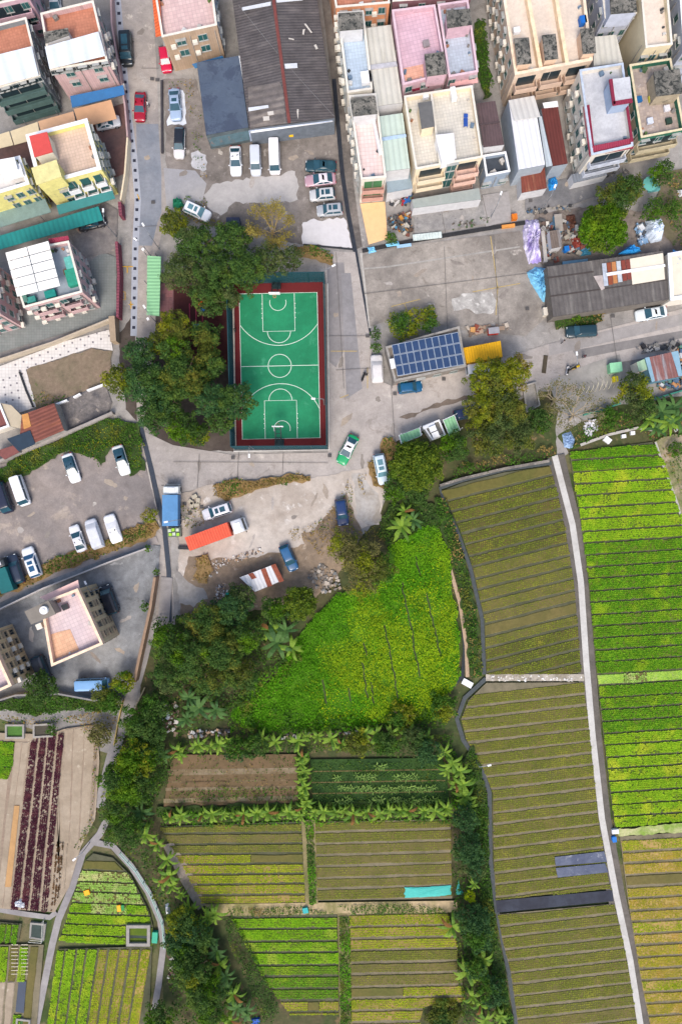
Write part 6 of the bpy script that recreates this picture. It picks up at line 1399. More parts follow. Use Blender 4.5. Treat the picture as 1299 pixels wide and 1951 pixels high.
GC = [
 ('undergrowth', 'low green growth filling the long banana row below the brown and dark plots', [(310, 1545), (570, 1536), (858, 1536), (862, 1562), (600, 1566), (312, 1572)], 30, .3, .9, 'V', ('M', .2)),
 ('undergrowth', 'low green growth filling the upright banana row between brown and dark plots', [(568, 1436), (590, 1436), (592, 1540), (570, 1540)], 34, .3, .8, 'V', ('M', .3)),
 ('undergrowth', 'low green growth filling the banana clump right of the dark plot', [(842, 1425), (866, 1430), (905, 1530), (900, 1556), (866, 1548), (852, 1470)], 30, .32, .9, 'V', ('M', .2)),
 ('weeds', 'green weeds along the north rim of the left parking lot', [(-20, 905), (40, 865), (110, 838), (165, 812), (205, 795), (262, 808), (272, 840), (276, 895), (248, 908), (238, 858), (210, 852), (192, 890), (180, 872), (130, 858), (75, 892), (30, 915), (-20, 935)], 40, .26, .45, 'V', ('Y', .12)),
 ('grass', 'golden brown verge grass below the left parking lot', [(-20, 1128), (60, 1090), (110, 1060), (150, 1045), (175, 1040), (240, 1008), (262, 1000), (298, 990), (303, 1005), (296, 1020), (200, 1056), (100, 1094), (-20, 1146)], 26, .32, .5, 'W', ('V', .4)),
 ('grass', 'dark green grass strip south of the walled compound', [(-20, 1340), (60, 1325), (130, 1326), (220, 1340), (226, 1352), (190, 1356), (150, 1352), (70, 1362), (20, 1352), (-20, 1356)], 34, .3, .4, 'V', None),
 ('grass', 'long golden grass bank south of the basketball court', [(405, 922), (470, 912), (560, 904), (590, 906), (592, 918), (545, 922), (480, 938), (430, 955), (412, 945)], 34, .3, .5, 'W', ('V', .25)),
 ('grass', 'dry grass island around the junction mango tree', [(728, 840), (748, 832), (756, 860), (740, 880), (745, 905), (738, 930), (712, 925), (700, 880), (722, 868)], 24, .3, .5, 'W', ('V', .2)),
 ('grass', 'brown grass patch left of the navy hatchback', [(548, 1012), (590, 1000), (620, 985), (650, 940), (664, 912), (674, 940), (672, 1000), (690, 1012), (720, 1005), (735, 1030), (640, 1040), (610, 1060), (590, 1035), (556, 1030)], 15, .28, .4, 'W', ('V', .25)),
 ('grass', 'orange dry grass at the left side of the truck yard', [(372, 1062), (395, 1055), (405, 1085), (395, 1115), (372, 1105)], 24, .28, .4, 'W', None),
 ('grass', 'dry grass beside the white wagon roofed in the yard', [(680, 905), (694, 900), (700, 950), (690, 945), (684, 930)], 18, .26, .3, 'W', None),
 ('grass', 'brown weeds in front of the blue truck bonnet end', [(345, 965), (395, 975), (388, 1005), (352, 1010)], 14, .28, .4, 'W', ('V', .3)),
 ('shrubs', 'green and brown scrub on the bank between ditch and dark field', [(826, 952), (848, 955), (872, 1020), (892, 1090), (908, 1170), (915, 1290), (896, 1292), (888, 1200), (868, 1100), (842, 1020)], 26, .34, .9, 'V', ('W', .18)),
 ('grass', 'dark green grass strip right of the east hedge row', [(900, 1420), (918, 1470), (928, 1520), (930, 1640), (940, 1730), (960, 1850), (978, 1960), (950, 1960), (935, 1850), (915, 1700), (905, 1560), (880, 1450)], 34, .26, .35, 'V', None),
 ('grass', 'narrow green grass strip between the two central plots', [(582, 1562), (597, 1562), (604, 1718), (590, 1720)], 70, .26, .4, 'V', ('M', .4)),
 ('grass', 'green grass strip between the lime plot and south plot', [(646, 1742), (666, 1742), (670, 1960), (648, 1960)], 66, .26, .35, 'V', ('M', .4)),
 ('hedge', 'low green crop rows along the sandy cross path', [(642, 1722), (770, 1718), (845, 1726), (848, 1738), (668, 1740)], 30, .26, .3, 'V', None),
 ('hedge', 'green strip above the lime plot under thin netting', [(436, 1728), (575, 1722), (640, 1738), (440, 1744)], 30, .26, .3, 'V', ('W', .2)),
 ('hedge', 'dark sloping hedge on the left side of the lime plot', [(426, 1742), (446, 1745), (480, 1800), (510, 1865), (535, 1915), (520, 1945), (500, 1940), (478, 1880), (440, 1800)], 44, .26, .8, 'D', ('V', .2)),
 ('grass', 'dark green grass strip standing in for shade above the long banana row', [(300, 1540), (570, 1528), (852, 1530), (860, 1545), (590, 1546), (300, 1556)], 40, .24, .3, 'V', None),  # the banana row's shadow, laid down as a dark green cover
 ('grass', 'dark green slope left of the brown plot', [(290, 1530), (318, 1490), (338, 1440), (322, 1432), (300, 1470), (280, 1540)], 44, .26, .4, 'D', None),
 ('grass', 'dark mossy grass in the plot of pale seedlings', [(592, 1450), (842, 1447), (854, 1528), (598, 1534)], 22, .22, .15, 'D', ('V', .3)),
 ('weeds', 'weeds between the rows of the brown plot', [(330, 1500), (566, 1496), (568, 1520), (320, 1528)], 18, .26, .3, 'V', None),
 ('weeds', 'scattered weeds at the top of the brown plot', [(335, 1440), (564, 1440), (566, 1490), (322, 1494)], 5, .24, .25, 'V', ('W', .3)),
 ('weeds', 'scrubby undergrowth between concrete slab and bright field', [(1085, 860), (1100, 820), (1130, 800), (1240, 775), (1300, 790), (1300, 830), (1240, 838), (1215, 812), (1160, 824), (1105, 845)], 22, .34, .8, 'V', ('W', .2)),
 ('weeds', 'mixed weeds at the right edge beside the sandy strip', [(1255, 850), (1320, 835), (1320, 1030), (1306, 1010), (1290, 930), (1262, 880)], 12, .3, .6, 'V', ('W', .25)),
 ('weeds', 'weeds in the wooded corner under the white path head', [(850, 925), (880, 885), (960, 870), (1050, 850), (1052, 875), (960, 888), (870, 912)], 20, .32, .7, 'V', ('W', .3)),
 ('weeds', 'undergrowth below the banana clump west of the ditch', [(740, 960), (790, 950), (830, 960), (840, 1000), (790, 1010), (745, 1040), (720, 1020)], 26, .34, .9, 'D', ('V', .4)),
 ('weeds', 'undergrowth beneath the dark grove south of the yard', [(300, 1180), (430, 1150), (560, 1180), (540, 1270), (440, 1370), (330, 1400), (290, 1330)], 12, .4, 1.0, 'D', ('V', .3)),
 ('weeds', 'undergrowth beneath the footpath bend trees', [(225, 1400), (300, 1360), (330, 1440), (290, 1540), (300, 1600), (330, 1700), (400, 1760), (500, 1951), (330, 1951), (320, 1750), (260, 1640), (205, 1590), (190, 1540)], 12, .4, 1.0, 'D', ('V', .35)),
 ('weeds', 'undergrowth beneath the east hedge row', [(850, 1440), (900, 1450), (925, 1560), (930, 1700), (975, 1951), (880, 1951), (862, 1740), (862, 1560)], 14, .38, .9, 'V', ('D', .5)),
 ('weeds', 'thick weeds in the banana row above the two upper plots', [(330, 1420), (440, 1395), (600, 1400), (740, 1390), (860, 1395), (860, 1440), (700, 1436), (560, 1428), (340, 1436)], 20, .34, .8, 'V', ('D', .4)),
 ('grass', 'green grass between the houses behind the slim pink one', [(903, 40), (920, 40), (938, 180), (922, 190), (906, 130)], 34, .3, .5, 'V', None),
 ('weeds', 'weeds and brown grass at the right edge above the shed', [(1262, 335), (1320, 325), (1320, 465), (1285, 470), (1262, 400)], 16, .3, .6, 'V', ('W', .4)),
 ('weeds', 'small weed bed behind the dark green pickup', [(1052, 606), (1150, 598), (1148, 612), (1130, 622), (1055, 628)], 26, .28, .5, 'V', ('W', .3)),
 ('weeds', 'green flower bed on the edge of the white and tan verge at the pale slab', [(560, 470), (600, 468), (636, 492), (634, 512), (610, 498), (570, 492)], 30, .3, .8, 'W', ('V', .5)),
 ('weeds', 'weedy patches round the cars at the top of the parking lot', [(318, 160), (372, 156), (382, 230), (395, 340), (380, 345), (366, 240), (350, 170), (326, 170)], 6, .28, .3, 'V', ('W', .4)),
 ('weeds', 'dry weeds by the pale concrete patch edge', [(352, 374), (392, 380), (400, 410), (440, 428), (430, 440), (340, 420)], 20, .3, .5, 'W', ('V', .5)),
 ('weeds', 'weeds in the dry garden corners', [(60, 752), (85, 748), (130, 752), (120, 768), (70, 780)], 20, .26, .3, 'V', ('W', .3)),
 ('weeds', 'weeds in the rough strip behind the sandy field', [(100, 1370), (190, 1352), (225, 1356), (222, 1400), (190, 1420), (178, 1560), (186, 1570), (150, 1620), (145, 1612), (176, 1540), (182, 1420), (150, 1376)], 14, .3, .5, 'W', ('V', .4)),
 ('weeds', 'brown weedy strip at the top left of the sandy field', [(-20, 1358), (60, 1366), (180, 1358), (180, 1372), (60, 1378), (-20, 1376)], 10, .3, .3, 'W', ('V', .4)),
]
for i, (nm, lab, poly, dn, sz, hh_, v, mx) in enumerate(GC): cover(nm, lab, poly, dn, sz, hh_, v, mix=mx, seed=i * 7, cat=nm)

# ---- banana plants
def banana_mesh(seed, Rl, n, dark, dead):
    g = random.Random(seed); mb = MB(); mP, mX = VEG['PD' if dark else 'P'], VEG['X']
    zt = 1.5
    for i in range(n):
        a = i * 2 * math.pi / n + g.uniform(-.3, .3); L = Rl * g.uniform(.72, 1.08); w = .098 * Rl * g.uniform(.8, 1.2); rise = g.uniform(.25, .8)
        d = Vector((math.cos(a), math.sin(a), 0)); e = Vector((-math.sin(a), math.cos(a), 0)); ks = 6; vs = []
        for k in range(ks + 1):
            t = k / ks; ww = w * (math.sin(math.pi * min(1, t * .93 + .1)) ** .6) * (1 if t < .98 else .1)
            p = d * (L * t * (1 - .12 * t)) + Vector((0, 0, zt + rise * math.sin(t * 2.3) - .75 * t * t * t)) + e * (.06 * math.sin(i * 3 + t * 3))
            vs += [p + e * ww + Vector((0, 0, .08 * ww / .3)) * -1, p, p - e * ww + Vector((0, 0, .08 * ww / .3)) * -1]
        fs = []
        for k in range(ks): b = 3 * k; fs += [[b, b + 3, b + 4, b + 1], [b + 1, b + 4, b + 5, b + 2]]
        mb.add(vs, fs, mX if i < dead else mP)
    return mb
BAN = {}
for dk in (0, 1):
    for s in range(4):
        b = banana_mesh(s * 5 + dk, 1.0, 8 + s % 3, dk, 1 if (s == 1 and not dk) else 0); me = b.build('banana_leaves', kind=None, origin=(0, 0, 0)); BAN[dk, s] = me.data; bpy.data.objects.remove(me)
mb = MB().tube([(0, 0, 0), (.05, 0, .8), (0, 0, 1.55)], [.15, .12, .08], mat('banana_stem', (120, 128, 70), .8, amt=.2), 7); o = mb.build('banana_stem', origin=(0, 0, 0)); STEM = o.data; bpy.data.objects.remove(o)
def banana(px, py, rpx, dark, label, group=None):
    Rl = rpx * S * 1.14; x, y = W(px, py, 2.0)[:2]; root = thing('banana_plant', label, 'banana plant', (x, y, 0), R.uniform(0, 6.28), group); root.scale = (1, 1, 1)
    for nm, me, sc in (('leaves', BAN[dark, R.randrange(4)], (Rl, Rl, R.uniform(1.0, 1.35))), ('stem', STEM, (1, 1, 1.05))):
        c = bpy.data.objects.new(nm, me); scene.collection.objects.link(c); c.parent = root; c.scale = sc; FR[c.name] = FR[root.name]
ORD = ['first', 'second', 'third', 'fourth', 'fifth', 'sixth', 'seventh', 'eighth', 'ninth', 'tenth', 'eleventh', 'twelfth', 'thirteenth', 'fourteenth', 'fifteenth', 'sixteenth', 'seventeenth', 'eighteenth', 'nineteenth', 'twentieth']
ROWS = [
 ('banana plant from the west in the row above the brown plot', [(338, 1432), (345, 1440, 16), (378, 1420), (400, 1424, 14), (418, 1418), (432, 1412, 15), (500, 1408), (525, 1415, 18), (568, 1412), (583, 1405, 15), (605, 1402, 14), (632, 1408)], 20, 0),
 ('banana plant from the west in the row above the dark seedling plot', [(650, 1418, 15), (694, 1398, 20), (716, 1400), (725, 1412, 17), (745, 1400), (776, 1400, 22), (812, 1406, 18)], 20, 0),
 ('banana plant from the top in the upright row between brown and dark plots', [(576, 1445), (574, 1458, 14), (580, 1472), (575, 1486, 14), (581, 1500), (576, 1514, 14), (584, 1528), (576, 1540, 15)], 17, 0),
 ('banana plant from the west in the long row below the brown plot', [(323, 1560, 16), (345, 1556, 20), (386, 1552, 14), (404, 1550, 20), (426, 1552, 15), (447, 1555, 13), (464, 1552, 20), (489, 1549, 20), (511, 1550, 20), (528, 1552, 14), (550, 1548, 20), (572, 1556, 15)], 20, 0),
 ('banana plant from the west in the long row below the dark plot', [(598, 1550, 14), (617, 1547, 20), (640, 1550, 15), (655, 1547, 14), (673, 1552, 21), (700, 1550, 16), (724, 1553, 19), (742, 1546, 18), (764, 1546, 15), (778, 1547, 19), (808, 1546, 16), (830, 1548, 21), (850, 1540, 19)], 19, 0),
 ('banana plant from the top in the clump right of the dark plot', [(848, 1435, 20), (862, 1455, 22), (876, 1470, 22), (852, 1470, 18), (882, 1495, 22), (868, 1492, 18), (885, 1520, 22), (893, 1538, 19)], 20, 0),
 ('banana plant from the north west in the slope right of the curved railing', [(300, 1610, 18), (318, 1640, 20), (325, 1668, 24), (308, 1680, 18), (328, 1690, 16), (362, 1735, 22), (408, 1742, 24), (395, 1748, 18), (345, 1705, 14)], 20, 0),
 ('banana plant from the top in the thicket beside the sloping hedge', [(382, 1765, 22), (398, 1790, 22), (410, 1815, 24), (418, 1840, 24), (430, 1862, 22), (425, 1885, 24), (445, 1895, 22), (452, 1920, 24), (470, 1930, 22), (440, 1945, 20)], 22, 1),
 ('banana plant from the top in the lower east hedge row', [(862, 1768, 26), (890, 1855, 26), (920, 1832, 24), (918, 1860, 18), (900, 1900, 18), (915, 1915, 18), (925, 1945, 22), (955, 1940, 18), (903, 1685, 14)], 22, 0),
 ('banana plant from the west in the clump at the right edge below the hut', [(1235, 800, 24), (1262, 785, 30), (1285, 775, 26), (1272, 805, 26), (1250, 815, 24), (1290, 800, 24)], 26, 1),
]
for base, pts, r0, dk in ROWS:
    for i, p in enumerate(pts):
        banana(p[0], p[1], (p[2] if len(p) > 2 else r0) * 1.12, 1 if (dk and i % 3) else 0, f'{ORD[i]} {base}', base.replace('banana plant from', 'banana plants counted from'))
for (x, y, r, dk, lab) in ((765, 1003, 32, 0, 'big bright banana plant left of the dark field at the meadow top'), (785, 990, 26, 1, 'bluish banana plant beside the big bright one at the meadow top'), (770, 975, 22, 0, 'banana plant just above the pair at the meadow top'),
    (527, 1225, 40, 1, 'large ragged banana plant east of the dark grove'), (515, 1200, 30, 0, 'banana plant on the north side of the ragged one by the grove'), (545, 1200, 28, 1, 'banana plant nearest the dark round mango tree'), (555, 1235, 26, 0, 'banana plant on the meadow side of the ragged one'),
    (379, 1350, 36, 1, 'star shaped dark banana plant south of the grove'), (412, 1352, 26, 1, 'bluish banana plant right of the star shaped one'), (355, 1370, 24, 1, 'dark banana plant below left of the star shaped one'), (360, 1330, 24, 1, 'dark banana plant above the star shaped one'),
    (310, 1435, 24, 1, 'dark banana plant at the left end of the row above the brown plot'), (268, 1548, 26, 1, 'dark banana plant at the foot of the largest lit tree'), (278, 1590, 24, 0, 'pale banana plant above the start of the grey path'), (262, 1575, 22, 1, 'dark banana plant between railing and lit tree'),
    (945, 850, 0, 0, '')):
    if r: banana(x, y, r, dk, lab)
# pale seedlings on the dark plot (young ginger like plants)
g = np.random.default_rng(3); P = []
for yy, segs in ((1459, [(720, 740)]), (1477, [(678, 716), (750, 792), (640, 650)]), (1500, [(645, 672), (680, 712), (722, 832)]), (1522, [(640, 675), (708, 732), (742, 788), (795, 832)])):
    for a, b in segs:
        for x in np.arange(a, b, 5): P.append((*W(x + g.uniform(-2, 2), yy + g.uniform(-4, 4))[:2], .2))
P = np.array(P); P[:, 2] = _lz[0]; qmesh('seedlings', rosettes(P, 1.15, 5, .35, 4, wd=.07) , mat('pale_seedling', (150, 176, 96), .8, 'leaf', (110, 146, 70), amt=.15), label='pale spiky seedlings in rows on the dark mossy plot', cat='seedlings', kind='stuff')
# ---------------------------------------------------------------- vehicles
PR = {  # rear base, rear roof, front roof, front base (fractions of length), roof height, belt, hood, length, width
 'sedan': (-.41, -.22, .03, .24, 1.42, .95, .90, 4.7, 1.82), 'hatch': (-.49, -.38, .08, .26, 1.48, .96, .92, 4.1, 1.74),
 'suv': (-.49, -.42, .10, .26, 1.68, 1.05, 1.02, 4.65, 1.86), 'mpv': (-.495, -.44, .20, .36, 1.82, 1.08, 1.02, 4.85, 1.85),
 'van': (-.498, -.48, .34, .47, 1.98, 1.15, 1.0, 4.9, 1.74), 'pickup': (-.06, -.02, .16, .28, 1.7, 1.0, 1.0, 5.0, 1.82)}
TYRE = BLACK; RIM = mat('wheel_rim', (150, 152, 156), .4, metal=.5)
_w = MB().tube([(0, -.11, 0), (0, .11, 0)], .32, TYRE, 16); WH = _w.build('wheel', origin=(0, 0, 0)); WHM = WH.data; bpy.data.objects.remove(WH)
_w = MB().tube([(0, -.115, 0), (0, .115, 0)], .19, RIM, 12); WR_ = _w.build('rim', origin=(0, 0, 0)); RIMM = WR_.data; bpy.data.objects.remove(WR_)
def lheap(Lh, Wd, stations, zs, m, smooth=True):
    """lofted hull from stations (x, halfwidth, top z)"""
    mb = MB(); vs = []; ring = []
    for x, w, zt in stations:
        ring.append([(x, -w * .93, .25), (x, -w, .5), (x, -w * .985, zt - .12), (x, -w * .86, zt - .01), (x, -w * .45, zt + .025), (x, 0, zt + .035),
                     (x, w * .45, zt + .025), (x, w * .86, zt - .01), (x, w * .985, zt - .12), (x, w, .5), (x, w * .93, .25)])
    n = len(ring[0]); vs = [v for r in ring for v in r]
    fs = [[i * n + k, (i + 1) * n + k, (i + 1) * n + (k + 1) % n, i * n + (k + 1) % n] for i in range(len(ring) - 1) for k in range(n)]
    fs += [list(range(n))[::-1], list(range((len(ring) - 1) * n, len(ring) * n))]
    fs = [f[::-1] for f in fs]
    mb.add(vs, fs, m); return mb
def rrect(x0, x1, w0, w1, z, n=4, r=.22):
    """rounded ring: rear at x0 halfwidth w0, front at x1 halfwidth w1"""
    out = []
    for cx, cy, sx, sy, a0 in ((x1, w1, -1, -1, 0), (x0, w0, 1, -1, 90), (x0, w0, 1, 1, 180), (x1, w1, -1, 1, 270)):
        pass
    c = [(x1 - r, w1 - r, 0), (x0 + r, w0 - r, 90), (x0 + r, -w0 + r, 180), (x1 - r, -w1 + r, 270)]
    for px_, py_, a in c:
        for k in range(n + 1):
            t = math.radians(a + 90 * k / n); out.append((px_ + r * math.cos(t), py_ + r * math.sin(t), z))
    return out
CARN = {}
def vehicle(px, py, head, kind, col, label, name='parked_car', cat='car', L=None, Wd=None, roof=None, sunroof=False, glass=None, cover=False, group=None, hood=None, zoff=None, Hh=None):
    rb, rr, fr, fb, ht, belt, hz, L0, W0 = PR[kind]; L = (L or L0) * 1.04; Wd = (Wd or W0) * 1.07; ht = Hh or ht
    z = gz(px, py) if zoff is None else zoff; x, y = W(px, py, .8)[:2]
    root = thing(name, label, cat, (x, y, z), math.radians(head), group); hw = Wd / 2
    paint = mat('car_paint', col, .32, 'paint', amt=.04, coat=.5); rp = mat('car_paint', roof, .32, 'paint', amt=.04, coat=.5) if roof else paint
    if cover: paint = rp = mat('car_cover', col, .75, 'paint', amt=.1, bump=.5)
    gl = glass or mat('car_glass', (44, 78, 92), .12, 'glass', amt=.25)
    rs = .05 if kind in ('van', 'mpv') else .0
    st = [(-.5 * L, hw * (.74 if not rs else .9), .72 if kind != 'van' else .95), (-.488 * L, hw * .88, belt - (.12 if kind == 'sedan' else .06)), (-.45 * L, hw * .95, belt + .0), (-.36 * L, hw, belt + .02), (-.1 * L, hw, belt + .01), (.15 * L, hw, belt),
          (min(fb, .42) * L, hw * .99, hz), (.40 * L, hw * .97, hz - .06), (.455 * L, hw * .90, hz - .13), (.488 * L, hw * .78, hz - .24), (.5 * L, hw * .62, hz - .42)]
    if kind == 'van': st = st[:6] + [(.40 * L, hw, 1.12), (.45 * L, hw * .96, 1.05), (.485 * L, hw * .9, .92), (.5 * L, hw * .8, .72)]
    st = [s for i, s in enumerate(st) if i == 0 or s[0] > st[i - 1][0]]
    mb = lheap(L, Wd, st, None, paint)
    # cabin: three rings and a domed roof
    wb, wr_ = hw * .93, hw * (.74 if kind not in ('van', 'mpv') else .84)
    A = rrect(rb * L, fb * L, wb, wb, belt - .05); B = rrect(rr * L, fr * L, wr_, wr_, ht - .05); C = rrect(rr * L + .16, fr * L - .16, wr_ - .14, wr_ - .14, ht); D = rrect(rr * L + .6, fr * L - .6, wr_ - .4, wr_ - .4, ht + .02)
    n = len(A); vs = A + B + C + D
    fs = [[r * n + k, r * n + (k + 1) % n, (r + 1) * n + (k + 1) % n, (r + 1) * n + k] for r in range(3) for k in range(n)] + [list(range(3 * n, 4 * n))]
    mb.add(vs, fs, rp)
    if kind == 'pickup':
        mb.box((-.29 * L, 0, .98), (.36 * L, Wd * .78, .1), DARK)
    body = MB.build_local(mb, 'cover' if cover else 'body', root, smooth=True)
    zb, zr = belt, ht - .07
    def fq(x0, w0, z0, x1, w1, z1, nm, out, sub=None):
        q = [(x0, -w0, z0), (x0, w0, z0), (x1, w1, z1), (x1, -w1, z1)]
        if out < 0: q = q[::-1]
        nx = (z1 - z0) * out; nzv = abs(x0 - x1); l = math.hypot(nx, nzv) or 1; o = .03
        q = [(a + nx / l * o, b, c + nzv / l * o) for a, b, c in q]; return MB.build_local(MB().add(q, [[0, 1, 2, 3]], gl), nm, root)
    if not cover:
        lf = lambda a, b, t: a + (b - a) * t
        fq(lf(fb * L, fr * L, .1), lf(wb, wr_, .1) - .06, lf(zb, zr, .1) - .02, lf(fb * L, fr * L, .97), lf(wb, wr_, .97) - .04, lf(zb, zr, .97), 'windshield', 1)
        fq(lf(rb * L, rr * L, .12), lf(wb, wr_, .12) - .1, lf(zb, zr, .12), lf(rb * L, rr * L, .95), lf(wb, wr_, .95) - .06, lf(zb, zr, .95), 'rear_window', -1)
        for s in (1, -1):
            y0, y1 = s * (lf(wb, wr_, .15) + .025), s * (lf(wb, wr_, .9) + .025); mb = MB()
            x0a, x0b = lf(rb * L, rr * L, .15) + .25, lf(rb * L, rr * L, .9) + .2; x1a, x1b = lf(fb * L, fr * L, .15) - .28, lf(fb * L, fr * L, .9) - .2; xm = (x0a + x1a) / 2
            for u, v, uu, vv in ((x0a, xm - .05, x0b, xm - .05), (xm + .05, x1a, xm + .05, x1b)):
                q = [(u, y0, lf(zb, zr, .15)), (v, y0, lf(zb, zr, .15)), (vv, y1, lf(zb, zr, .9)), (uu, y1, lf(zb, zr, .9))]
                mb.add(q if s < 0 else q[::-1], [[0, 1, 2, 3]], gl)
            MB.build_local(mb, 'side_window', root)
            MB.build_local(MB().box((.46 * L, s * hw * .62, hz - .2), (.16, .34, .12), mat('headlight', (214, 222, 226), .2)), 'headlight', root)
            MB.build_local(MB().box((-.492 * L, s * hw * .7, belt - .14), (.08, .3, .14), mat('tail_light', (150, 24, 24), .3)), 'tail_light', root)
            MB.build_local(MB().box((fb * L - .28, s * (hw + .09), belt + .06), (.14, .2, .13), paint), 'mirror', root, smooth=False)
        if sunroof:
            for xa, xb in (((fr - .02) * L - .2, (fr - .17) * L), ((fr - .22) * L, (rr + .12) * L)) if kind != 'sedan' else (((fr - .03) * L - .1, (fr - .15) * L),):
                MB.build_local(MB().box(((xa + xb) / 2, 0, ht + .02), (abs(xa - xb), wr_ * 1.15, .03), gl), 'sunroof', root)
    for sx in (-.31 * L, .31 * L):
        for sy in (-1, 1):
            w = bpy.data.objects.new('wheel', WHM); scene.collection.objects.link(w); w.parent = root; w.location = (sx, sy * (hw - .12), .32)
            r = bpy.data.objects.new('rim', RIMM); scene.collection.objects.link(r); r.parent = w
    return root
def build_local(mb, name, parent, smooth=False, bevel=0):
    me = bpy.data.meshes.new(name); me.from_pydata(mb.V, [], mb.F)
    for m in mb.mats: me.materials.append(m)
    me.polygons.foreach_set('material_index', mb.M)
    if smooth: me.polygons.foreach_set('use_smooth', [True] * len(mb.F))
    me.update(); o = bpy.data.objects.new(name, me); scene.collection.objects.link(o); o.parent = parent
    if smooth: 
        try: me.set_sharp_from_angle(angle=math.radians(42))
        except Exception: pass
    if bevel: b = o.modifiers.new('bevel', 'BEVEL'); b.width = bevel; b.segments = 2; b.limit_method = 'ANGLE'
    return o
MB.build_local = staticmethod(build_local)
SILV = (176, 182, 190); WHT = (226, 228, 232); NAVY = (26, 52, 96)
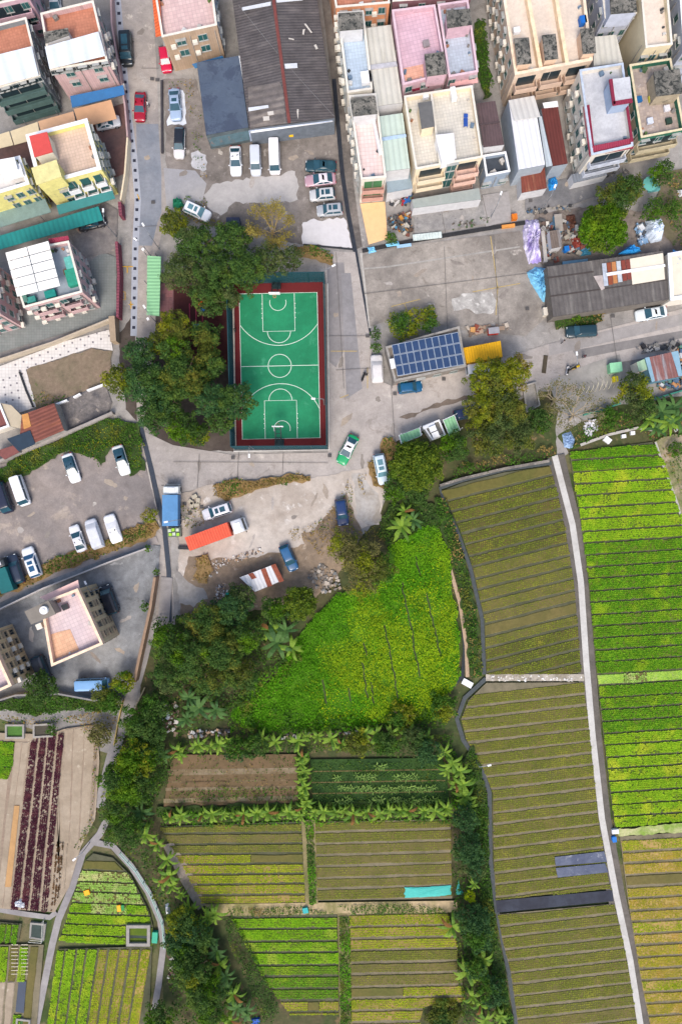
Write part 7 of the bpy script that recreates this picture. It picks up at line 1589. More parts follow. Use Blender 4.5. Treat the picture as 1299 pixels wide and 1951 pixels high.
V = [
 (241, 93, -87, 'mpv', (30, 36, 40), 'black people carrier on the left road beside the pink house', dict(L=5.3, Wd=2.0, sunroof=True)),
 (267, 203, -92, 'sedan', (150, 20, 42), 'dark red sedan on the left road with a person at its door', dict(L=4.6)),
 (315, 112, -82, 'hatch', (196, 28, 66), 'crimson small car tucked beside the tan tiled house', {}),
 (334, 199, -86, 'sedan', (150, 170, 196), 'silver blue sedan with small sunroof in the top parking area', dict(L=5.1, sunroof=True)),
 (342, 272, -92, 'hatch', (206, 204, 206), 'white car with a black panel roof behind the silver blue sedan', dict(L=4.9, roof=(34, 38, 46))),
 (449, 306, -88, 'sedan', WHT, 'white sedan leftmost in the row under the warehouse wall', dict(L=4.75)),
 (487, 306, -88, 'mpv', (196, 202, 212), 'silver people carrier in the middle of the warehouse row', dict(L=4.7, Wd=1.7)),
 (523, 299, -88, 'van', (226, 226, 230), 'long white van at the right of the warehouse row', dict(L=5.3, Wd=1.75)),
 (611, 316, 178, 'sedan', (34, 66, 78), 'dark teal sedan on top of the sideways parked row', dict(L=5.0)),
 (610, 342, 186, 'sedan', (176, 142, 154), 'mauve pink sedan second in the sideways parked row', dict(L=5.0, roof=(214, 206, 214))),
 (614, 371, 185, 'suv', (186, 188, 190), 'silver four wheel drive third in the sideways parked row', dict(L=4.1, sunroof=True, Wd=1.8)),
 (628, 400, 185, 'suv', (160, 164, 170), 'grey wagon lowest in the sideways parked row', dict(L=4.2, sunroof=True, Wd=1.75)),
 (376, 403, -25, 'suv', WHT, 'white wagon with two roof windows under the dark trees', dict(L=4.5, sunroof=True, glass=mat('bright_glass', (92, 130, 142), .15, 'glass'))),
 (662, 857, -117, 'sedan', (18, 150, 92), 'green taxi with a white roof turning at the junction', dict(name='taxi', cat='taxi', L=5.1, Wd=1.85, roof=(226, 226, 226))),
 (718, 702, 93, 'suv', (206, 204, 204), 'white cloth covered car beside the solar building', dict(cover=True, L=4.5, Wd=1.9)),
 (781, 738, 7, 'hatch', (22, 84, 124), 'bright blue hatchback below the solar panels', dict(L=4.0, Wd=1.75)),
 (914, 703, 8, 'van', (206, 210, 216), 'white van half hidden under the yellow green tree', dict(L=4.6)),
 (726, 894, -78, 'suv', (196, 212, 224), 'pale blue wagon with glass roof beside the speckled mango tree', dict(L=5.0, sunroof=True, glass=mat('bright_glass', (92, 130, 142), .15, 'glass'))),
 (651, 976, -82, 'suv', NAVY, 'navy blue wagon at the grassy edge of the truck yard', dict(L=4.3)),
 (414, 974, 198, 'suv', (206, 206, 212), 'white wagon parked beside the red container truck', dict(L=4.8, sunroof=True, Wd=1.85)),
 (550, 1063, -66, 'hatch', (44, 92, 134), 'mid blue car above the meadow in the brown yard', dict(L=4.5)),
 (137, 892, -71, 'sedan', WHT, 'white sedan with long dark glass alone in the left parking lot', dict(L=4.8, roof=(44, 74, 90))),
 (232, 877, -73, 'sedan', (214, 218, 216), 'white car with a striped bonnet at the right of the parking lot', dict(L=4.9, roof=(44, 74, 90))),
 (41, 935, -71, 'van', WHT, 'white van near the left edge of the parking lot', dict(L=4.9)),
 (8, 948, -71, 'van', (34, 40, 60), 'dark navy van cut by the left edge of the parking lot', dict(L=5.2)),
 (149, 1026, 110, 'sedan', (224, 224, 226), 'white older sedan left of the two covered cars', dict(L=4.5, Wd=1.7)),
 (181, 1017, 109, 'mpv', (206, 208, 214), 'silver grey covered car in the parking lot', dict(cover=True, L=4.9, Wd=1.9, Hh=1.7)),
 (216, 1007, 109, 'sedan', (228, 228, 230), 'bright white covered car at the end of the parking lot', dict(cover=True, L=4.7, Wd=1.9)),
 (62, 1071, 110, 'suv', WHT, 'white sport wagon with a blue sun shade behind its windscreen', dict(L=5.0, Wd=1.95, sunroof=True, glass=mat('blueish_glass', (40, 84, 120), .15, 'glass'))),
 (31, 1084, 109, 'suv', (44, 54, 72), 'dark blue car left of the white sport wagon', dict(L=4.9)),
 (209, 1142, 110, 'mpv', (32, 36, 46), 'black people carrier beside the peach house', dict(L=4.9, Wd=1.9)),
 (82, 1276, -68, 'mpv', (34, 42, 56), 'dark blue van between the two peach houses', dict(L=4.9)),
 (178, 1303, 2, 'van', (96, 140, 186), 'pale blue van below the peach houses', dict(L=5.3, Wd=1.85, roof=(112, 156, 200))),
 (1240, 597, 190, 'sedan', (206, 214, 218), 'white sedan driving on the east road by the long shed', dict(L=5.1, Wd=1.85)),
 (1107, 631, 183, 'suv', (30, 56, 66), 'dark green utility vehicle parked by the long shed corner', dict(L=5.0, Wd=1.85)),
 (885, 788, 10, 'hatch', (36, 50, 84), 'small dark blue car mostly hidden under the yellow green tree', dict(L=3.6)),
 (105, 6, -85, 'sedan', (170, 176, 184), 'silver car between two pink houses at the top edge', dict(L=4.6)),
 (206, 234, 12, 'sedan', (196, 198, 204), 'white car poking out from the tan carport roof', dict(L=4.0)),
 (176, 425, 14, 'sedan', (30, 32, 38), 'black car sheltered under the long teal carport', dict(L=4.6)),
]
for (px, py, hd, kd, c, lab, kw) in V: vehicle(px, py, hd, kd, c, lab, **kw)
# two windscreen details the photo shows
def truck(px, py, head, L, Wd, Hc, boxcol, cabcol, label, ribs=False, gapx=.35, cabL=2.0):
    z = gz(px, py); x, y = W(px, py, Hc * .9)[:2]; root = thing('truck', label, 'truck', (x, y, z), math.radians(head)); tot = L + cabL + gapx; x0 = -tot / 2
    bl = lambda m, nm, **k: MB.build_local(m, nm, root, **k)
    cb = mat('truck_box', boxcol, .6, 'paint', amt=.08, col2=tuple(int(v * .85) for v in boxcol), cov=.35); mb = MB(); mb.box((x0 + L / 2, 0, (Hc + 1.0) / 2), (L, Wd, Hc - 1.0), cb)
    if ribs:
        n = int(L / .42)
        for i in range(n): mb.box((x0 + (i + .5) * L / n, 0, Hc + .03), (L / n * .45, Wd * .96, .06), mat('rib', tuple(min(255, int(v * 1.12)) for v in boxcol), .6))
    bl(mb, 'cargo_box', bevel=.04)
    bl(MB().box((0, 0, .8), (tot * .96, 1.1, .3), DARK), 'chassis')
    cx = x0 + L + gapx + cabL / 2; cp = mat('cab_paint', cabcol, .4, 'paint', amt=.05)
    st = [(cx - cabL / 2, Wd / 2 * .96, 2.35), (cx - cabL * .3, Wd / 2 * .98, 2.45), (cx + cabL * .2, Wd / 2 * .98, 2.4), (cx + cabL * .32, Wd / 2 * .97, 2.15), (cx + cabL * .42, Wd / 2 * .96, 1.5), (cx + cabL / 2, Wd / 2 * .9, 1.1)]
    bl(lheap(0, 0, st, None, cp), 'cab', smooth=True)
    bl(MB().add([(cx + cabL * .33, -Wd * .42, 2.17), (cx + cabL * .44, -Wd * .43, 1.5), (cx + cabL * .44, Wd * .43, 1.5), (cx + cabL * .33, Wd * .42, 2.17)], [[0, 1, 2, 3]], DARKGLASS), 'windshield')
    bl(MB().box((cx - .1, 0, 2.52), (cabL * .4, Wd * .5, .12), WHITE), 'roof_vent', bevel=.04)
    for s in (-1, 1):
        bl(MB().box((cx + cabL * .38, s * (Wd / 2 + .16), 1.9), (.12, .3, .5), DARK), 'mirror'); bl(MB().box((cx + cabL * .5, s * Wd * .36, .85), (.1, .3, .2), WHITE), 'headlight')
        for wx in (x0 + L * .15, x0 + L * .32, cx):
            w = bpy.data.objects.new('wheel', WHM); scene.collection.objects.link(w); w.parent = root; w.location = (wx, s * (Wd / 2 - .2), .45); w.scale = (1.4, 1.6, 1.4)
truck(325, 962, 90, 5.1, 2.55, 2.9, (84, 132, 176), (214, 218, 216), 'blue box truck with a white cab on the lane by the drain', cabL=1.7, gapx=.12)
truck(412, 1017, 20, 7.3, 2.3, 3.3, (204, 84, 60), (216, 218, 222), 'truck with a ribbed orange red container in the yard', ribs=True, cabL=2.2)
truck(6, 1096, 110, 4.0, 2.1, 2.6, (18, 96, 98), (60, 66, 70), 'teal box truck cut by the left edge of the parking lot', cabL=1.5, gapx=.2)
# ---------------------------------------------------------------- people
def person(px, py, label, shirt, trousers, hair=(30, 26, 24), face=0):
    x, y = W(px, py, 1)[:2]; z = gz(px, py); root = thing('person', label, 'person', (x, y, z), face)
    J = [(0, 0, .95), (0, 0, 1.2), (0, 0, 1.42), (0, .0, 1.52), (0, .02, 1.66), (0, .01, 1.76), (-.2, 0, 1.40), (-.27, .03, 1.12), (-.27, .14, .9), (.2, 0, 1.40), (.28, .04, 1.12), (.26, .18, .95), (-.1, 0, .9), (-.12, .06, .5), (-.12, -.02, .08), (-.12, .12, .04), (.1, 0, .9), (.12, -.06, .5), (.13, -.12, .08), (.13, .02, .04)]
    E = [(0, 1), (1, 2), (2, 3), (3, 4), (4, 5), (2, 6), (6, 7), (7, 8), (2, 9), (9, 10), (10, 11), (0, 12), (12, 13), (13, 14), (14, 15), (0, 16), (16, 17), (17, 18), (18, 19)]
    Rd = [.15, .14, .15, .06, .10, .08, .07, .05, .035, .07, .05, .035, .10, .07, .045, .04, .10, .07, .045, .04]
    me = bpy.data.meshes.new('body'); me.from_pydata(J, E, []); o = bpy.data.objects.new('body', me); scene.collection.objects.link(o); o.parent = root
    sk = o.modifiers.new('skin', 'SKIN'); me_s = me.skin_vertices[0].data if me.skin_vertices else None
    if me_s is None:
        bm_layer = me.attributes
    else:
        for i, r in enumerate(Rd): me_s[i].radius = (r, r * .8)
        me_s[0].use_root = True
    o.modifiers.new('sub', 'SUBSURF').levels = 1; o.modifiers[-1].render_levels = 1
    m = bpy.data.materials.new('clothed_skin'); m.use_nodes = True; nt = m.node_tree; b = nt.nodes['Principled BSDF']; tc = nt.nodes.new('ShaderNodeTexCoord'); sp = nt.nodes.new('ShaderNodeSeparateXYZ'); rp = nt.nodes.new('ShaderNodeValToRGB')
    nt.links.new(tc.outputs['Object'], sp.inputs[0]); dv = nt.nodes.new('ShaderNodeMath'); dv.operation = 'DIVIDE'; dv.inputs[1].default_value = 2; nt.links.new(sp.outputs[2], dv.inputs[0]); nt.links.new(dv.outputs[0], rp.inputs[0]); rp.color_ramp.interpolation = 'CONSTANT'
    e = rp.color_ramp.elements; e[0].position = 0; e[0].color = (.02, .02, .02, 1); e[1].position = .045; e[1].color = (*srgb(trousers), 1)
    a = e.new(.49); a.color = (*srgb(shirt), 1); a = e.new(.745); a.color = (*srgb((196, 150, 124)), 1)
    nt.links.new(rp.outputs[0], b.inputs['Base Color']); b.inputs['Roughness'].default_value = .85; me.materials.append(m)
    hb = MB(); n = 12
    for i in range(5):
        t = i / 4 * math.pi * .55; pass
    rings = []
    for i in range(5):
        t = i / 4 * 1.75; rings.append([(.118 * math.sin(t) * math.cos(k * 2 * math.pi / n), -.012 + .128 * math.sin(t) * math.sin(k * 2 * math.pi / n), 1.70 + .125 * math.cos(t)) for k in range(n)])
    hb.add([v for r in rings for v in r], [[i * n + k, (i + 1) * n + k, (i + 1) * n + (k + 1) % n, i * n + (k + 1) % n] for i in range(4) for k in range(n)], mat('hair', hair, .8)); MB.build_local(hb, 'hair', root, smooth=True)
    return root
person(282, 197, 'person in a white top standing by the dark red car', (222, 222, 222), (60, 66, 80), face=1.6)
person(698, 714, 'person in dark clothes standing left of the white covered car', (40, 40, 46), (30, 32, 38), face=.5)
person(1112, 679, 'person in dark maroon clothes walking on the east road', (70, 34, 50), (36, 34, 40), face=2.2)
person(1072, 651, 'person in grey standing beside the dark green utility vehicle', (120, 116, 120), (46, 46, 52), face=1.0)
person(448, 629, 'person in dark clothes at the left court fence', (36, 30, 34), (40, 38, 44), face=-1.5)
# ---------------------------------------------------------------- small things
def heap(name, label, cat, poly, h_, m, seed=0, rings=7, rough=.35, z0=.05, kind=None, group=None):
    P = PW(poly, 0); P = P if area(P) > 0 else P[::-1]; g = random.Random(seed); dense = []
    for i in range(len(P)):
        a, b = P[i], P[(i + 1) % len(P)]; k = max(2, int(math.dist(a, b) / .35))
        dense += [lerp(a, b, j / k) for j in range(k)]
    cx = sum(p[0] for p in P) / len(P); cy = sum(p[1] for p in P) / len(P); n = len(dense); vs = []
    for r in range(rings):
        f = 1 - r / rings
        for i, p in enumerate(dense):
            jit = g.uniform(-1, 1) * rough
            hh = 0 if r == 0 else h_ * min(1, (r / rings) * 2.6) * (1 + jit)
            s = f + (g.uniform(-.05, .05) if r else g.uniform(-.04, .04))
            vs.append((cx + (p[0] - cx) * s, cy + (p[1] - cy) * s, z0 + max(hh, 0)))
    vs.append((cx, cy, z0 + h_)); fs = [[r * n + i, r * n + (i + 1) % n, (r + 1) * n + (i + 1) % n, (r + 1) * n + i] for r in range(rings - 1) for i in range(n)]
    fs += [[(rings - 1) * n + i, (rings - 1) * n + (i + 1) % n, rings * n] for i in range(n)]
    return MB().add(vs, fs, m).build(name, label=label, cat=cat, kind=kind, group=group)
TB = mat('sky_blue_tarp', (120, 186, 220), .5, 'paint', amt=.16, sc=2); TB2 = mat('mid_blue_tarp', (46, 140, 206), .5, 'paint', amt=.16, sc=2)
heap('tarpaulin', 'crumpled purple striped tarpaulin heap at the left of the junk yard', 'tarpaulin', [(1000, 420), (1024, 418), (1030, 440), (1024, 470), (1030, 500), (1006, 505), (996, 470), (995, 440)], 1.2, mat('purple_striped_tarp', (208, 202, 226), .6, 'corr', (150, 134, 194), size=.45, amt=.25, ax='y', cov=.5), 1)
heap('tarpaulin', 'light blue crumpled tarpaulin against the end of the long shed', 'tarpaulin', [(1002, 520), (1018, 508), (1038, 512), (1042, 540), (1044, 574), (1034, 578), (1020, 556), (1010, 540)], 1.3, TB, 2)
heap('tarpaulin', 'bright blue tarpaulin by the small rusty shed', 'tarpaulin', [(1044, 342), (1056, 337), (1062, 350), (1056, 364), (1044, 366), (1041, 354)], .9, TB2, 3)
heap('tarpaulin', 'triangular bright blue tarpaulin above the long shed', 'tarpaulin', [(1165, 494), (1190, 476), (1210, 488), (1196, 494)], 1.0, TB2, 4, z0=2.2)
heap('tarpaulin', 'blue plastic sheet stuffed between cream patch and white hall', 'tarpaulin', [(1264, 488), (1276, 492), (1277, 520), (1268, 526)], .6, TB2, 5, z0=3.0)
heap('tarpaulin', 'white and pale blue wrapped load right of the dome shaped tree', 'tarpaulin', [(1227, 422), (1252, 416), (1261, 436), (1258, 460), (1238, 464), (1228, 450)], 1.8, mat('white_wrap', (206, 218, 232), .5, 'paint', amt=.12, sc=2), 6, rough=.15)
heap('tarpaulin', 'pale blue tarpaulin at the corner of the orange yard wall', 'tarpaulin', [(698, 472), (714, 470), (717, 480), (702, 484)], .4, TB, 7)
heap('tarpaulin', 'folded sky blue sheet on the wall by the orange yard', 'tarpaulin', [(734, 468), (758, 462), (761, 470), (737, 473)], .3, TB, 8, z0=.6)
heap('tarpaulin', 'teal green tarpaulin under the grove trees by the striped shed', 'tarpaulin', [(430, 1128), (436, 1122), (444, 1150), (440, 1168), (432, 1150)], .6, mat('teal_tarp', (28, 156, 130), .6, 'paint', amt=.15), 9)
heap('tarpaulin', 'green cloth covered bulk at the nose of the white wagon', 'tarpaulin', [(330, 384), (346, 380), (352, 392), (344, 400), (330, 396)], 1.3, mat('green_cloth', (36, 130, 96), .7, 'paint', amt=.2), 10)
heap('tarpaulin', 'turquoise net bundle beside the lime yellow shrub', 'tarpaulin', [(868, 1698), (873, 1675), (876, 1690), (882, 1700), (878, 1705), (869, 1704)], .3, mat('turq_net', (90, 196, 176), .7, 'paint', amt=.15), 11)
heap('sack', 'white sacks heap beside the dark trees at the lane', 'sacks', [(312, 1350), (322, 1348), (328, 1365), (322, 1374), (314, 1368)], .5, WHITE, 12)
heap('sack', 'white plastic bundle in the maroon rows', 'sacks', [(27, 1712), (40, 1708), (57, 1716), (54, 1730), (28, 1726)], .6, WHITE, 13)
heap('sack', 'white sacks at the foot of the curved railing', 'sacks', [(315, 1722), (322, 1720), (326, 1740), (318, 1742)], .5, WHITE, 14)
heap('sack', 'white bag on the green corner near the first bed', 'sack', [(1282, 818), (1287, 814), (1290, 820), (1285, 824)], .4, WHITE, 15)
heap('turquoise_net', 'turquoise net sheet spread on one seedling bed', 'net', [(770, 1688), (800, 1688), (830, 1686), (858, 1684), (858, 1702), (835, 1705), (800, 1707), (770, 1708)], .06, mat('turquoise_sheet', (60, 172, 162), .6, 'paint', amt=.08), 16, z0=.42, rough=.2)
heap('tarpaulin', 'crumpled blue plastic rubbish heap at the head of the white path', 'rubbish', [(1070, 828), (1086, 822), (1094, 836), (1090, 856), (1074, 852)], .4, mat('blue_rubbish', (130, 156, 190), .6, 'paint', amt=.35, sc=5), 17)
# rubble and scraps that no one could count
def scraps(label, polys, n, cols, s=(.15, .6), hz_=.25, seed=0):
    g = random.Random(seed); mb = MB()
    for poly in polys:
        P = PW(poly); xs = [p[0] for p in P]; ys = [p[1] for p in P]; k = 0
        while k < n:
            x, y = g.uniform(min(xs), max(xs)), g.uniform(min(ys), max(ys))
            if not pip(np.array([x]), np.array([y]), P)[0]: continue
            k += 1; a = g.uniform(*s); b = a * g.uniform(.3, 1); c = g.choice(cols)
            mb.box((x, y, .15 + g.uniform(0, hz_)), (a, b, g.uniform(.05, hz_)), mat('scrap', c, .85), g.uniform(0, 3.1))
    mb.build('rubble', label=label, cat='rubble', kind='stuff')
WS = [(206, 204, 200), (160, 154, 148), (120, 104, 92), (90, 84, 84), (180, 150, 120)]
scraps('white and brown rubble by the red truck and striped shed', [[(392, 1075), (470, 1050), (500, 1042), (505, 1052), (430, 1078), (405, 1100), (395, 1098)], [(412, 1115), (430, 1110), (435, 1130), (425, 1158), (410, 1150)]], 150, WS, s=(.08, .38), hz_=.15, seed=1)
scraps('dark and pale debris heap between blue car and sparse tree', [[(585, 1095), (610, 1075), (640, 1090), (650, 1120), (620, 1130), (600, 1120)]], 170, [(120, 112, 104), (104, 98, 92), (170, 160, 148), (110, 112, 112), (140, 126, 110)], s=(.1, .6), hz_=.2, seed=2)
scraps('colourful household junk heap beside the orange yard', [[(737, 415), (780, 408), (786, 440), (775, 450), (752, 440), (740, 432)]], 110, [(176, 124, 56), (74, 130, 164), (44, 46, 50), (110, 70, 60), (170, 164, 152), (74, 78, 80), (70, 72, 74), (84, 66, 54), (60, 62, 66), (98, 94, 90)], s=(.15, .8), hz_=.6, seed=3)
scraps('mixed dark junk next to the grey blue annex', [[(738, 372), (785, 362), (786, 380), (770, 395), (745, 390)]], 50, [(40, 90, 150), (60, 62, 66), (180, 178, 176), (150, 40, 50), (90, 100, 80)], s=(.25, .8), hz_=.5, seed=4)
scraps('mixed machine parts in the junk yard', [[(1062, 420), (1080, 418), (1112, 440), (1115, 480), (1085, 490), (1065, 470)], [(1030, 420), (1060, 425), (1062, 500), (1036, 500)]], 90, [(74, 75, 77), (126, 124, 120), (124, 72, 62), (84, 106, 130), (156, 150, 138), (100, 84, 76), (96, 94, 92), (170, 168, 164), (60, 62, 64)], s=(.15, 1.1), hz_=.5, seed=5)
scraps('white plastic scraps below the bare tree', [[(1112, 805), (1132, 800), (1136, 815), (1120, 830), (1112, 822)]], 45, [(214, 214, 220), (190, 190, 200), (226, 226, 226)], s=(.3, .8), hz_=.3, seed=6)
scraps('clutter beside the white wrapped load', [[(1210, 430), (1226, 424), (1230, 460), (1215, 468)]], 40, [(120, 150, 180), (200, 204, 208), (70, 74, 80)], s=(.3, 1.0), hz_=.6, seed=7)
scraps('litter and stones around the hidden yard corner', [[(310, 1340), (340, 1340), (340, 1400), (312, 1390)], [(320, 1800), (345, 1810), (345, 1860), (325, 1880)]], 60, [(120, 96, 80), (150, 130, 110), (90, 70, 60), (190, 186, 180)], s=(.2, .8), hz_=.3, seed=8)
scraps('goods and clutter around the patchwork hut', [[(1250, 728), (1300, 720), (1310, 735), (1255, 742)], [(1290, 660), (1310, 655), (1312, 720), (1296, 720)]], 50, [(74, 96, 120), (180, 182, 184), (70, 74, 80), (170, 124, 84), (84, 120, 108)], s=(.3, 1.0), hz_=.6, seed=9)
scraps('stones along the rubble bank between the two dark fields', [[(928, 1287), (1108, 1287), (1108, 1296), (928, 1296)]], 130, [(196, 190, 180), (170, 164, 154), (140, 130, 118), (206, 204, 200)], s=(.15, .45), hz_=.15, seed=10)
scraps('pale stones along the stony top of the banana row', [[(360, 1392), (440, 1388), (440, 1400), (360, 1404)], [(520, 1398), (650, 1392), (720, 1386), (720, 1394), (530, 1408)]], 70, WS, s=(.2, .6), hz_=.2, seed=11)
def boxthing(name, label, cat, px, py, d, m, rot=0, zb=None, bevel=.03, lid=None, group=None):
    x, y = W(px, py, d[2])[:2]; z = gz(px, py) if zb is None else zb; rt = thing(name, label, cat, (x, y, z), rot, group)
    MB.build_local(MB().box((0, 0, d[2] / 2), d, m), 'body', rt, bevel=bevel)
    if lid: MB.build_local(MB().box((0, 0, d[2] + .04), (d[0] * 1.05, d[1] * 1.05, .08), lid), 'lid', rt, bevel=.02)
    return rt
M_ = lambda n, c: mat(n, c, .6, amt=.12)
boxthing('skip', 'blue open topped container in the junk yard', 'skip', 1063, 425, (1.2, 2.7, 1.0), M_('skip_blue', (96, 140, 164)), .1, lid=M_('skip_fill', (150, 144, 136)))
boxthing('forklift', 'small red machine on the dirt right of the solar building', 'machine', 940, 630, (1.7, 1.0, 1.1), M_('machine_red', (206, 52, 34)), .1, lid=M_('machine_grey', (150, 150, 156)))
boxthing('container_box', 'dark slate box under the trees beside the golden bare tree', 'container', 444, 424, (2.2, 1.7, 2.0), M_('slate_box', (48, 54, 78)), .0)
boxthing('plank_stack', 'long row of purple and white pipes in the junk yard', 'pipes', 1036, 470, (.6, 5.2, .6), M_('pipe_grey', (170, 166, 160)), .1)
boxthing('pipe_stack', 'white pipe bundle right of the purple tarpaulin', 'pipes', 1044, 445, (.5, 4.0, .5), M_('pipe_white', (206, 202, 190)), .1)
boxthing('pipe_stack', 'long blue and white ladder like frame below the junk yard', 'frame', 1095, 500, (4.2, .7, .4), M_('pipe_blue', (120, 160, 184)), .12)
boxthing('drum', 'bright blue plastic drum in the junk yard', 'drum', 1079, 474, (.8, .9, .9), M_('drum_blue', (24, 110, 190)), .2, bevel=.3)
boxthing('cabinet', 'white box beside the long shed corner', 'box', 1040, 593, (1.0, 1.3, 1.0), M_('box_cream', (206, 200, 188)), .1)
boxthing('bench', 'orange bench on the ditch edge right of the ribbed slab', 'bench', 968, 430, (2.2, .5, .5), M_('bench_orange', (206, 140, 70)), .12)
boxthing('machine', 'small orange machine by the ditch near the junk yard', 'machine', 980, 412, (.9, .9, .9), M_('machine_orange', (200, 110, 30)), .1)
boxthing('panel', 'white corrugated panel lying over the ditch', 'panel', 813, 452, (4.8, 1.0, .2), mat('white_panel', (196, 208, 204), .6, 'corr', size=.5, ax='y'), .11, zb=.5)
boxthing('panel', 'thin blue framed white panel lying by the ditch', 'panel', 769, 470, (2.4, .5, .15), M_('blue_panel', (150, 186, 214)), .14, zb=.5)
boxthing('kiosk', 'mint green gas kiosk with a round fan on the east slab', 'kiosk', 1172, 700, (1.9, 1.5, 1.4), M_('mint_box', (128, 188, 146)), .12, lid=M_('mint_top', (138, 198, 156)))
boxthing('cart', 'yellow cart below the mint green kiosk', 'cart', 1172, 722, (.8, .9, .7), M_('cart_yellow', (226, 206, 30)), .12)
boxthing('speed_bump', 'black and yellow striped road hump by the yellow tree', 'road hump', 1037, 694, (.7, 3.0, .12), M_('hump_dark', (70, 62, 48)), -.12)
boxthing('foam_box', 'first white foam box left of the ditch above the bright field', 'box', 1157, 838, (.9, 1.2, .5), WHITE, .9)
boxthing('foam_box', 'middle white foam box on the ditch above the bright field', 'box', 1188, 831, (.7, .6, .5), WHITE, .1)
boxthing('foam_box', 'right hand white foam box on the ditch above the bright field', 'box', 1205, 825, (.7, .6, .5), WHITE, .1)
boxthing('bathtub', 'white bathtub like tray on the bank beside the fields junction', 'tub', 890, 1302, (1.8, 1.0, .4), WHITE, -.5, bevel=.15)
boxthing('utility_box', 'white box on the white path edge at the field corner', 'box', 1172, 1585, (1.1, .7, .7), WHITE, .1)
boxthing('drum', 'blue drum standing beside the white path', 'drum', 1170, 1600, (.7, .9, .8), M_('drum_blue', (24, 110, 190)), .1, bevel=.2)
boxthing('water_box', 'teal cabinet at the tank in the triangular plot', 'cabinet', 295, 1787, (.9, 1.8, .7), M_('teal_cab', (40, 160, 130)), -.05)
boxthing('basket', 'orange crate in the pale lettuce rows', 'crate', 167, 1699, (.9, .8, .35), M_('crate_orange', (250, 170, 10)), .3)
boxthing('basket', 'yellow crate beside the green one in the triangular plot', 'crate', 228, 1729, (.6, 1.0, .35), M_('crate_orange', (250, 170, 10)), .1)
boxthing('basket', 'green crate beside the yellow one in the triangular plot', 'crate', 235, 1728, (.5, .9, .35), M_('crate_green', (20, 130, 60)), .1)
boxthing('bin', 'large red barrel on the dirt in front of the container roof', 'barrel', 900, 628, (.8, .8, .5), M_('barrel_tan', (200, 150, 90)), 0, bevel=.3)
boxthing('plank', 'pale planks right of the tan barrel', 'planks', 912, 632, (1.4, .7, .3), M_('plank_pale', (176, 150, 130)), .3)
boxthing('crate', 'teal plastic crate at the green hedge junction', 'crate', 582, 1733, (.9, .9, .4), M_('crate_teal', (30, 160, 160)), .2)
boxthing('table', 'blue tarp bundle at the bottom edge by the grove', 'bundle', 487, 1948, (1.4, 1.0, .5), M_('bundle_blue', (30, 90, 190)), .1, bevel=.2)
boxthing('wheel_clamp', 'dark trailer frame behind the red container', 'trailer', 350, 1044, (1.8, .5, .5), DARK, -.05)
for i, (x, y) in enumerate(((371, 946), (378, 954), (364, 956), (375, 962), (366, 962))):
    boxthing('boulder', f'{ORD[i]} pale boulder from the top in the cluster by the truck yard entrance', 'boulder', x, y, (.9, .6, .5), M_('boulder', (172, 164, 146)), .5 + i, bevel=.18, group='boulders by the truck yard entrance')
# crates stall behind the blue truck
b = boxthing('loader', 'lime and grey flatbed with crates behind the blue truck', 'trolley', 332, 1014, (2.3, 1.6, .8), M_('loader_grey', (96, 104, 96)), .05)
for k, (dx, dy) in enumerate(((-.7, .3), (-.1, .4), (.6, .35), (-.6, -.35), (.0, -.3), (.65, -.4))): MB.build_local(MB().box((dx, dy, .9), (.5, .5, .2), M_('loader_lime' if k % 2 else 'loader_pale', (150, 196, 60) if k % 2 else (190, 200, 180))), 'crate', b)
# round teal parasol
p = W(1240, 348, 2.5); t_ = thing('parasol', 'round pale teal parasol between trees at the right', 'parasol', (p[0], p[1], 0)); mb = MB()
vs = [(p[0], p[1], 2.6)] + [(p[0] + 1.25 * math.cos(a * math.pi / 6), p[1] + 1.25 * math.sin(a * math.pi / 6), 2.2) for a in range(12)]
mb.add(vs, [[0, 1 + i, 1 + (i + 1) % 12] for i in range(12)], mat('teal_canvas', (90, 158, 152), .8, amt=.06)); mb.build('canopy', t_)
MB().tube([(p[0], p[1], 0), (p[0], p[1], 2.5)], .03, STEEL).build('pole', t_)
# polytunnel hoops
p = W(1140, 745, 0); t_ = thing('hoop_tunnel', 'row of bare curved hoops over a small bed on the east slab', 'hoop frame', (p[0], p[1], 0))
for i in range(9):
    a = W(1098 + i * 8.5, 752 - i * 1.5); bq = W(1100 + i * 8.5, 732 - i * 1.5 - (0 if i < 4 else 6)); mb = MB()
    mb.tube([(a[0] + (bq[0] - a[0]) * k / 8, a[1] + (bq[1] - a[1]) * k / 8, 1.3 * math.sin(math.pi * k / 8) + .1) for k in range(9)], .045, mat('hoop_pale', (190, 184, 160), .6), 5); mb.build('hoop', t_)
# playground frames
p = W(380, 610, 0); t_ = thing('play_frame', 'red pipe climbing frame with orange and blue panels on the maroon surface', 'climbing frame', (p[0], p[1], 0), 0)
RP = M_('red_pipe', (150, 50, 76))
for xx in (366, 378, 390): a = W(xx, 585); bq = W(xx + 1, 628); MB().tube([(a[0], a[1], 0), (a[0], a[1], 1.9), (bq[0], bq[1], 1.9), (bq[0], bq[1], 0)], .07, RP).build('frame_pipe', t_)
for (x_, y_, c_) in ((381, 579, (226, 86, 20)), (392, 574, (206, 70, 30)), (388, 590, (30, 100, 190)), (374, 622, (30, 90, 200)), (402, 664, (170, 30, 50))): q = W(x_, y_, 2); MB().box((q[0], q[1], 2.0), (.8, .8, .1), M_('play_panel', c_)).build('panel', t_)
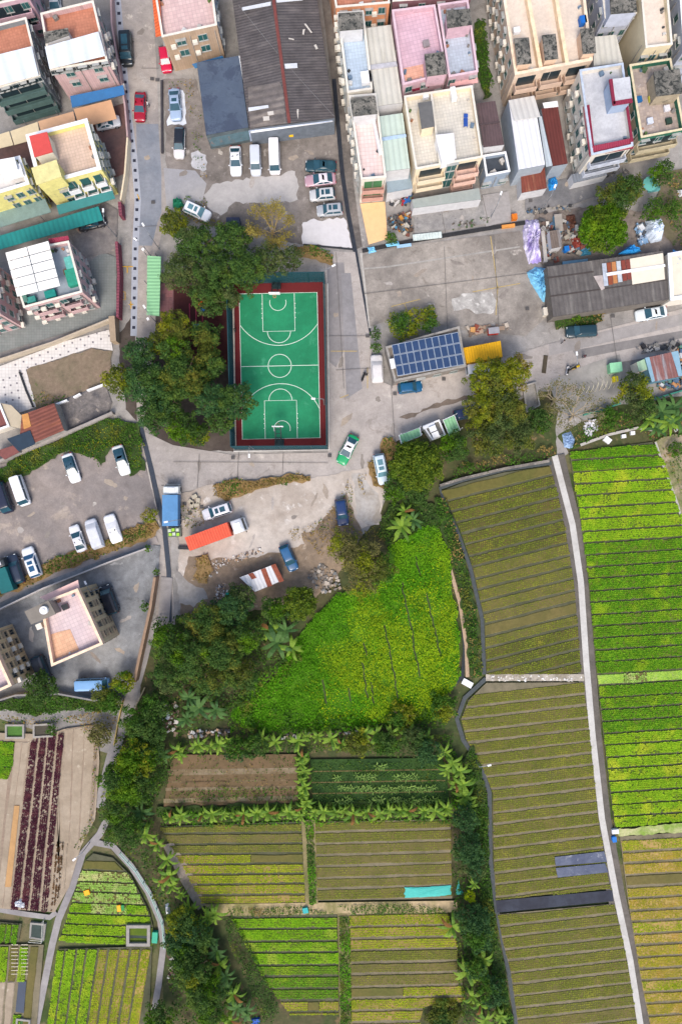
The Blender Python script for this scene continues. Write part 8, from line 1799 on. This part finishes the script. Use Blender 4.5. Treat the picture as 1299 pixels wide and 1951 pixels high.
# scooters
def scooter(px, py, rot, col, label):
    x, y = W(px, py, .5)[:2]; rt = thing('scooter', label, 'scooter', (x, y, gz(px, py)), rot); m = M_('scooter_paint', col)
    MB.build_local(lheap(0, 0, [(-.75, .12, .75), (-.5, .2, .85), (-.1, .18, .82), (.05, .14, .45), (.4, .16, .5), (.55, .2, .95), (.68, .1, .85)], None, m), 'body', rt, smooth=True)
    MB.build_local(MB().box((-.3, 0, .87), (.7, .28, .08), BLACK), 'seat', rt, bevel=.03); MB.build_local(MB().tube([(.55, -.35, 1.02), (.6, 0, 1.05), (.55, .35, 1.02)], .03, BLACK), 'handlebar', rt)
    for sx in (-.55, .65): MB.build_local(MB().tube([(sx, -.06, .25), (sx, .06, .25)], .25, BLACK, 14), 'wheel', rt)
scooter(1088, 703, .3, (40, 40, 44), 'dark scooter on the edge of the east slab'); scooter(1095, 700, .4, (200, 170, 40), 'yellow and black scooter next to the dark one'); scooter(1080, 706, 1.4, (220, 220, 224), 'white scooter left of the dark one on the east slab')
scooter(692, 718, 1.2, (46, 46, 50), 'dark scooter beside the person left of the covered car')
# lamps
def lamp(px, py, dx, dy, label, h_=6.0, hd=(.45, .9), two=False):
    x, y = W(px, py, 0)[:2]; rt = thing('street_lamp', label, 'street lamp', (x, y, 0), math.atan2(dy, dx))
    MB.build_local(MB().tube([(0, 0, 0), (0, 0, h_ * .95), (.35, 0, h_)], [.09, .06, .05], STEEL, 8), 'pole', rt)
    MB.build_local(MB().tube([(.3, 0, h_), (1.5, 0, h_ + .1)], .05, STEEL, 6), 'arm', rt)
    MB.build_local(MB().box((1.6, 0, h_ + .1), (.62, .28, .14), WHITE), 'lamp_head', rt, bevel=.05)
    if two: MB.build_local(MB().box((-.4, .5, h_ + .1), (.38, .38, .3), WHITE), 'lamp_head', rt, bevel=.1)
lamp(304, 475, -.6, 1, 'street lamp by the dark tree with its head over the left road', 6.5)
lamp(288, 488, -.5, .4, 'lamp post with white globes at the top of the green shelter', 4.5, two=True)
lamp(298, 614, -.3, .5, 'lamp post at the bottom end of the green shelter', 4, two=True)
lamp(484, 856, 0, -1, 'white floodlight south of the court fence', 6); lamp(352, 990, -1, -.2, 'street lamp reaching over the back of the blue truck', 6)
lamp(934, 415, .3, 1, 'street lamp on the ribbed slab', 5.5); lamp(1030, 402, .4, 1, 'street lamp at the top edge of the junk yard', 5.5); lamp(1080, 705, -.1, 1, 'white topped street lamp by the scooters', 5)
lamp(223, 452, 0, 1, 'slim white lamp post on the maroon wall end', 6.5); lamp(172, 1605, -.6, -.5, 'small lamp with a thin arm at the footpath fork', 3.5)
lamp(905, 1447, .9, .2, 'white topped lamp post beside the ditch curve', 3.5); lamp(620, 541, .2, .1, 'floodlight at the north east corner of the court', 6.5); lamp(618, 772, -.6, 0, 'floodlight on the east side of the court fence', 6.5)
lamp(195, 1120, -.3, .6, 'compound lamp above the black people carrier', 5.5)
# hanging wires
def wire(label, a, b, z0=7.5, z1=7.5, sag=.8, r=.02):
    A = Vector(W(*a, z0)); B = Vector(W(*b, z1)); mb = MB().tube([A.lerp(B, k / 10) - Vector((0, 0, sag * math.sin(math.pi * k / 10))) for k in range(11)], r, mat('cable', (130, 130, 130), .7), 4); mb.build('cable', label=label, cat='cable')
wire('thin cable crossing the dark warehouse roof from the upper left', (455, 10), (637, 222), 7.0, 6.2)
wire('thin cable over the lane right of the court', (640, 530), (700, 640), 5, 5)

# goods, sheds and clutter below the right hand houses
for i, (px, col, lab) in enumerate((
  ([(1076, 410), (1094, 408), (1098, 440), (1080, 444)], (104, 68, 54), 'rust brown tarpaulin mound left of the dome shaped tree'),
  ([(1086, 452), (1104, 450), (1108, 474), (1090, 478)], (136, 62, 52), 'faded red tarpaulin mound in the junk yard'),
  ([(1100, 474), (1122, 470), (1126, 486), (1102, 490)], (70, 140, 170), 'dull blue tarpaulin mound under the dome shaped tree'),
  ([(1212, 440), (1226, 436), (1230, 458), (1214, 462)], (150, 170, 196), 'pale blue sheet mound left of the white wrapped load'),
  ([(1286, 364), (1304, 360), (1308, 374), (1290, 378)], (206, 208, 212), 'white sheet mound at the right edge under the parasol trees'),
  ([(1232, 360), (1256, 357), (1257, 364), (1233, 368)], (96, 160, 160), 'narrow teal sheet lying below the teal parasol'))):
    heap('tarpaulin', lab, 'tarpaulin', px, .7, mat('yard_tarp', col, .7, 'paint', amt=.2, sc=2), 40 + i)
h = house('shed', 'small grey patched metal lean-to below the maroon trimmed house', [(1088, 332), (1152, 318), (1156, 334), (1092, 349)], z=2.4, ph=0, wall=GREYW, floor=mat('patched_grey', (116, 122, 130), .8, 'corr', (140, 90, 80), size=.5, amt=.15, ax='y', cov=.32), cat='lean-to')
h = house('shed', 'brown patched shed roof in the junk yard beside the blue container', [(1046, 440), (1066, 437), (1070, 470), (1050, 474)], z=2.2, ph=0, wall=GREYW, floor=mat('patched_brown', (118, 106, 98), .85, 'corr', (150, 150, 152), size=.4, amt=.2, ax='y', cov=.42), cat='shed')
scraps('pots and scraps along the ditch wall south of the grey yard', [[(860, 428), (930, 414), (934, 424), (862, 440)]], 40, [(120, 116, 110), (86, 78, 70), (150, 146, 140), (70, 90, 60)], s=(.15, .5), hz_=.25, seed=31)
scraps('small dark clutter along the foot of the right hand houses', [[(1090, 340), (1200, 322), (1202, 330), (1094, 350)], [(1000, 396), (1090, 392), (1090, 404), (1002, 410)]], 45, [(96, 94, 92), (130, 128, 124), (70, 96, 120), (150, 142, 130), (60, 60, 62)], s=(.15, .6), hz_=.35, seed=32)
scraps('planks and bits on the dirt right of the solar building', [[(885, 626), (960, 616), (975, 628), (890, 640)]], 40, [(150, 130, 112), (120, 104, 92), (176, 164, 150), (130, 70, 54)], s=(.15, .9), hz_=.2, seed=33)
scraps('bags and bins by the black doorways along the east road', [[(1195, 664), (1290, 648), (1292, 660), (1200, 680)]], 30, [(40, 40, 44), (60, 62, 66), (120, 118, 114), (170, 166, 160)], s=(.3, .9), hz_=.5, seed=34)
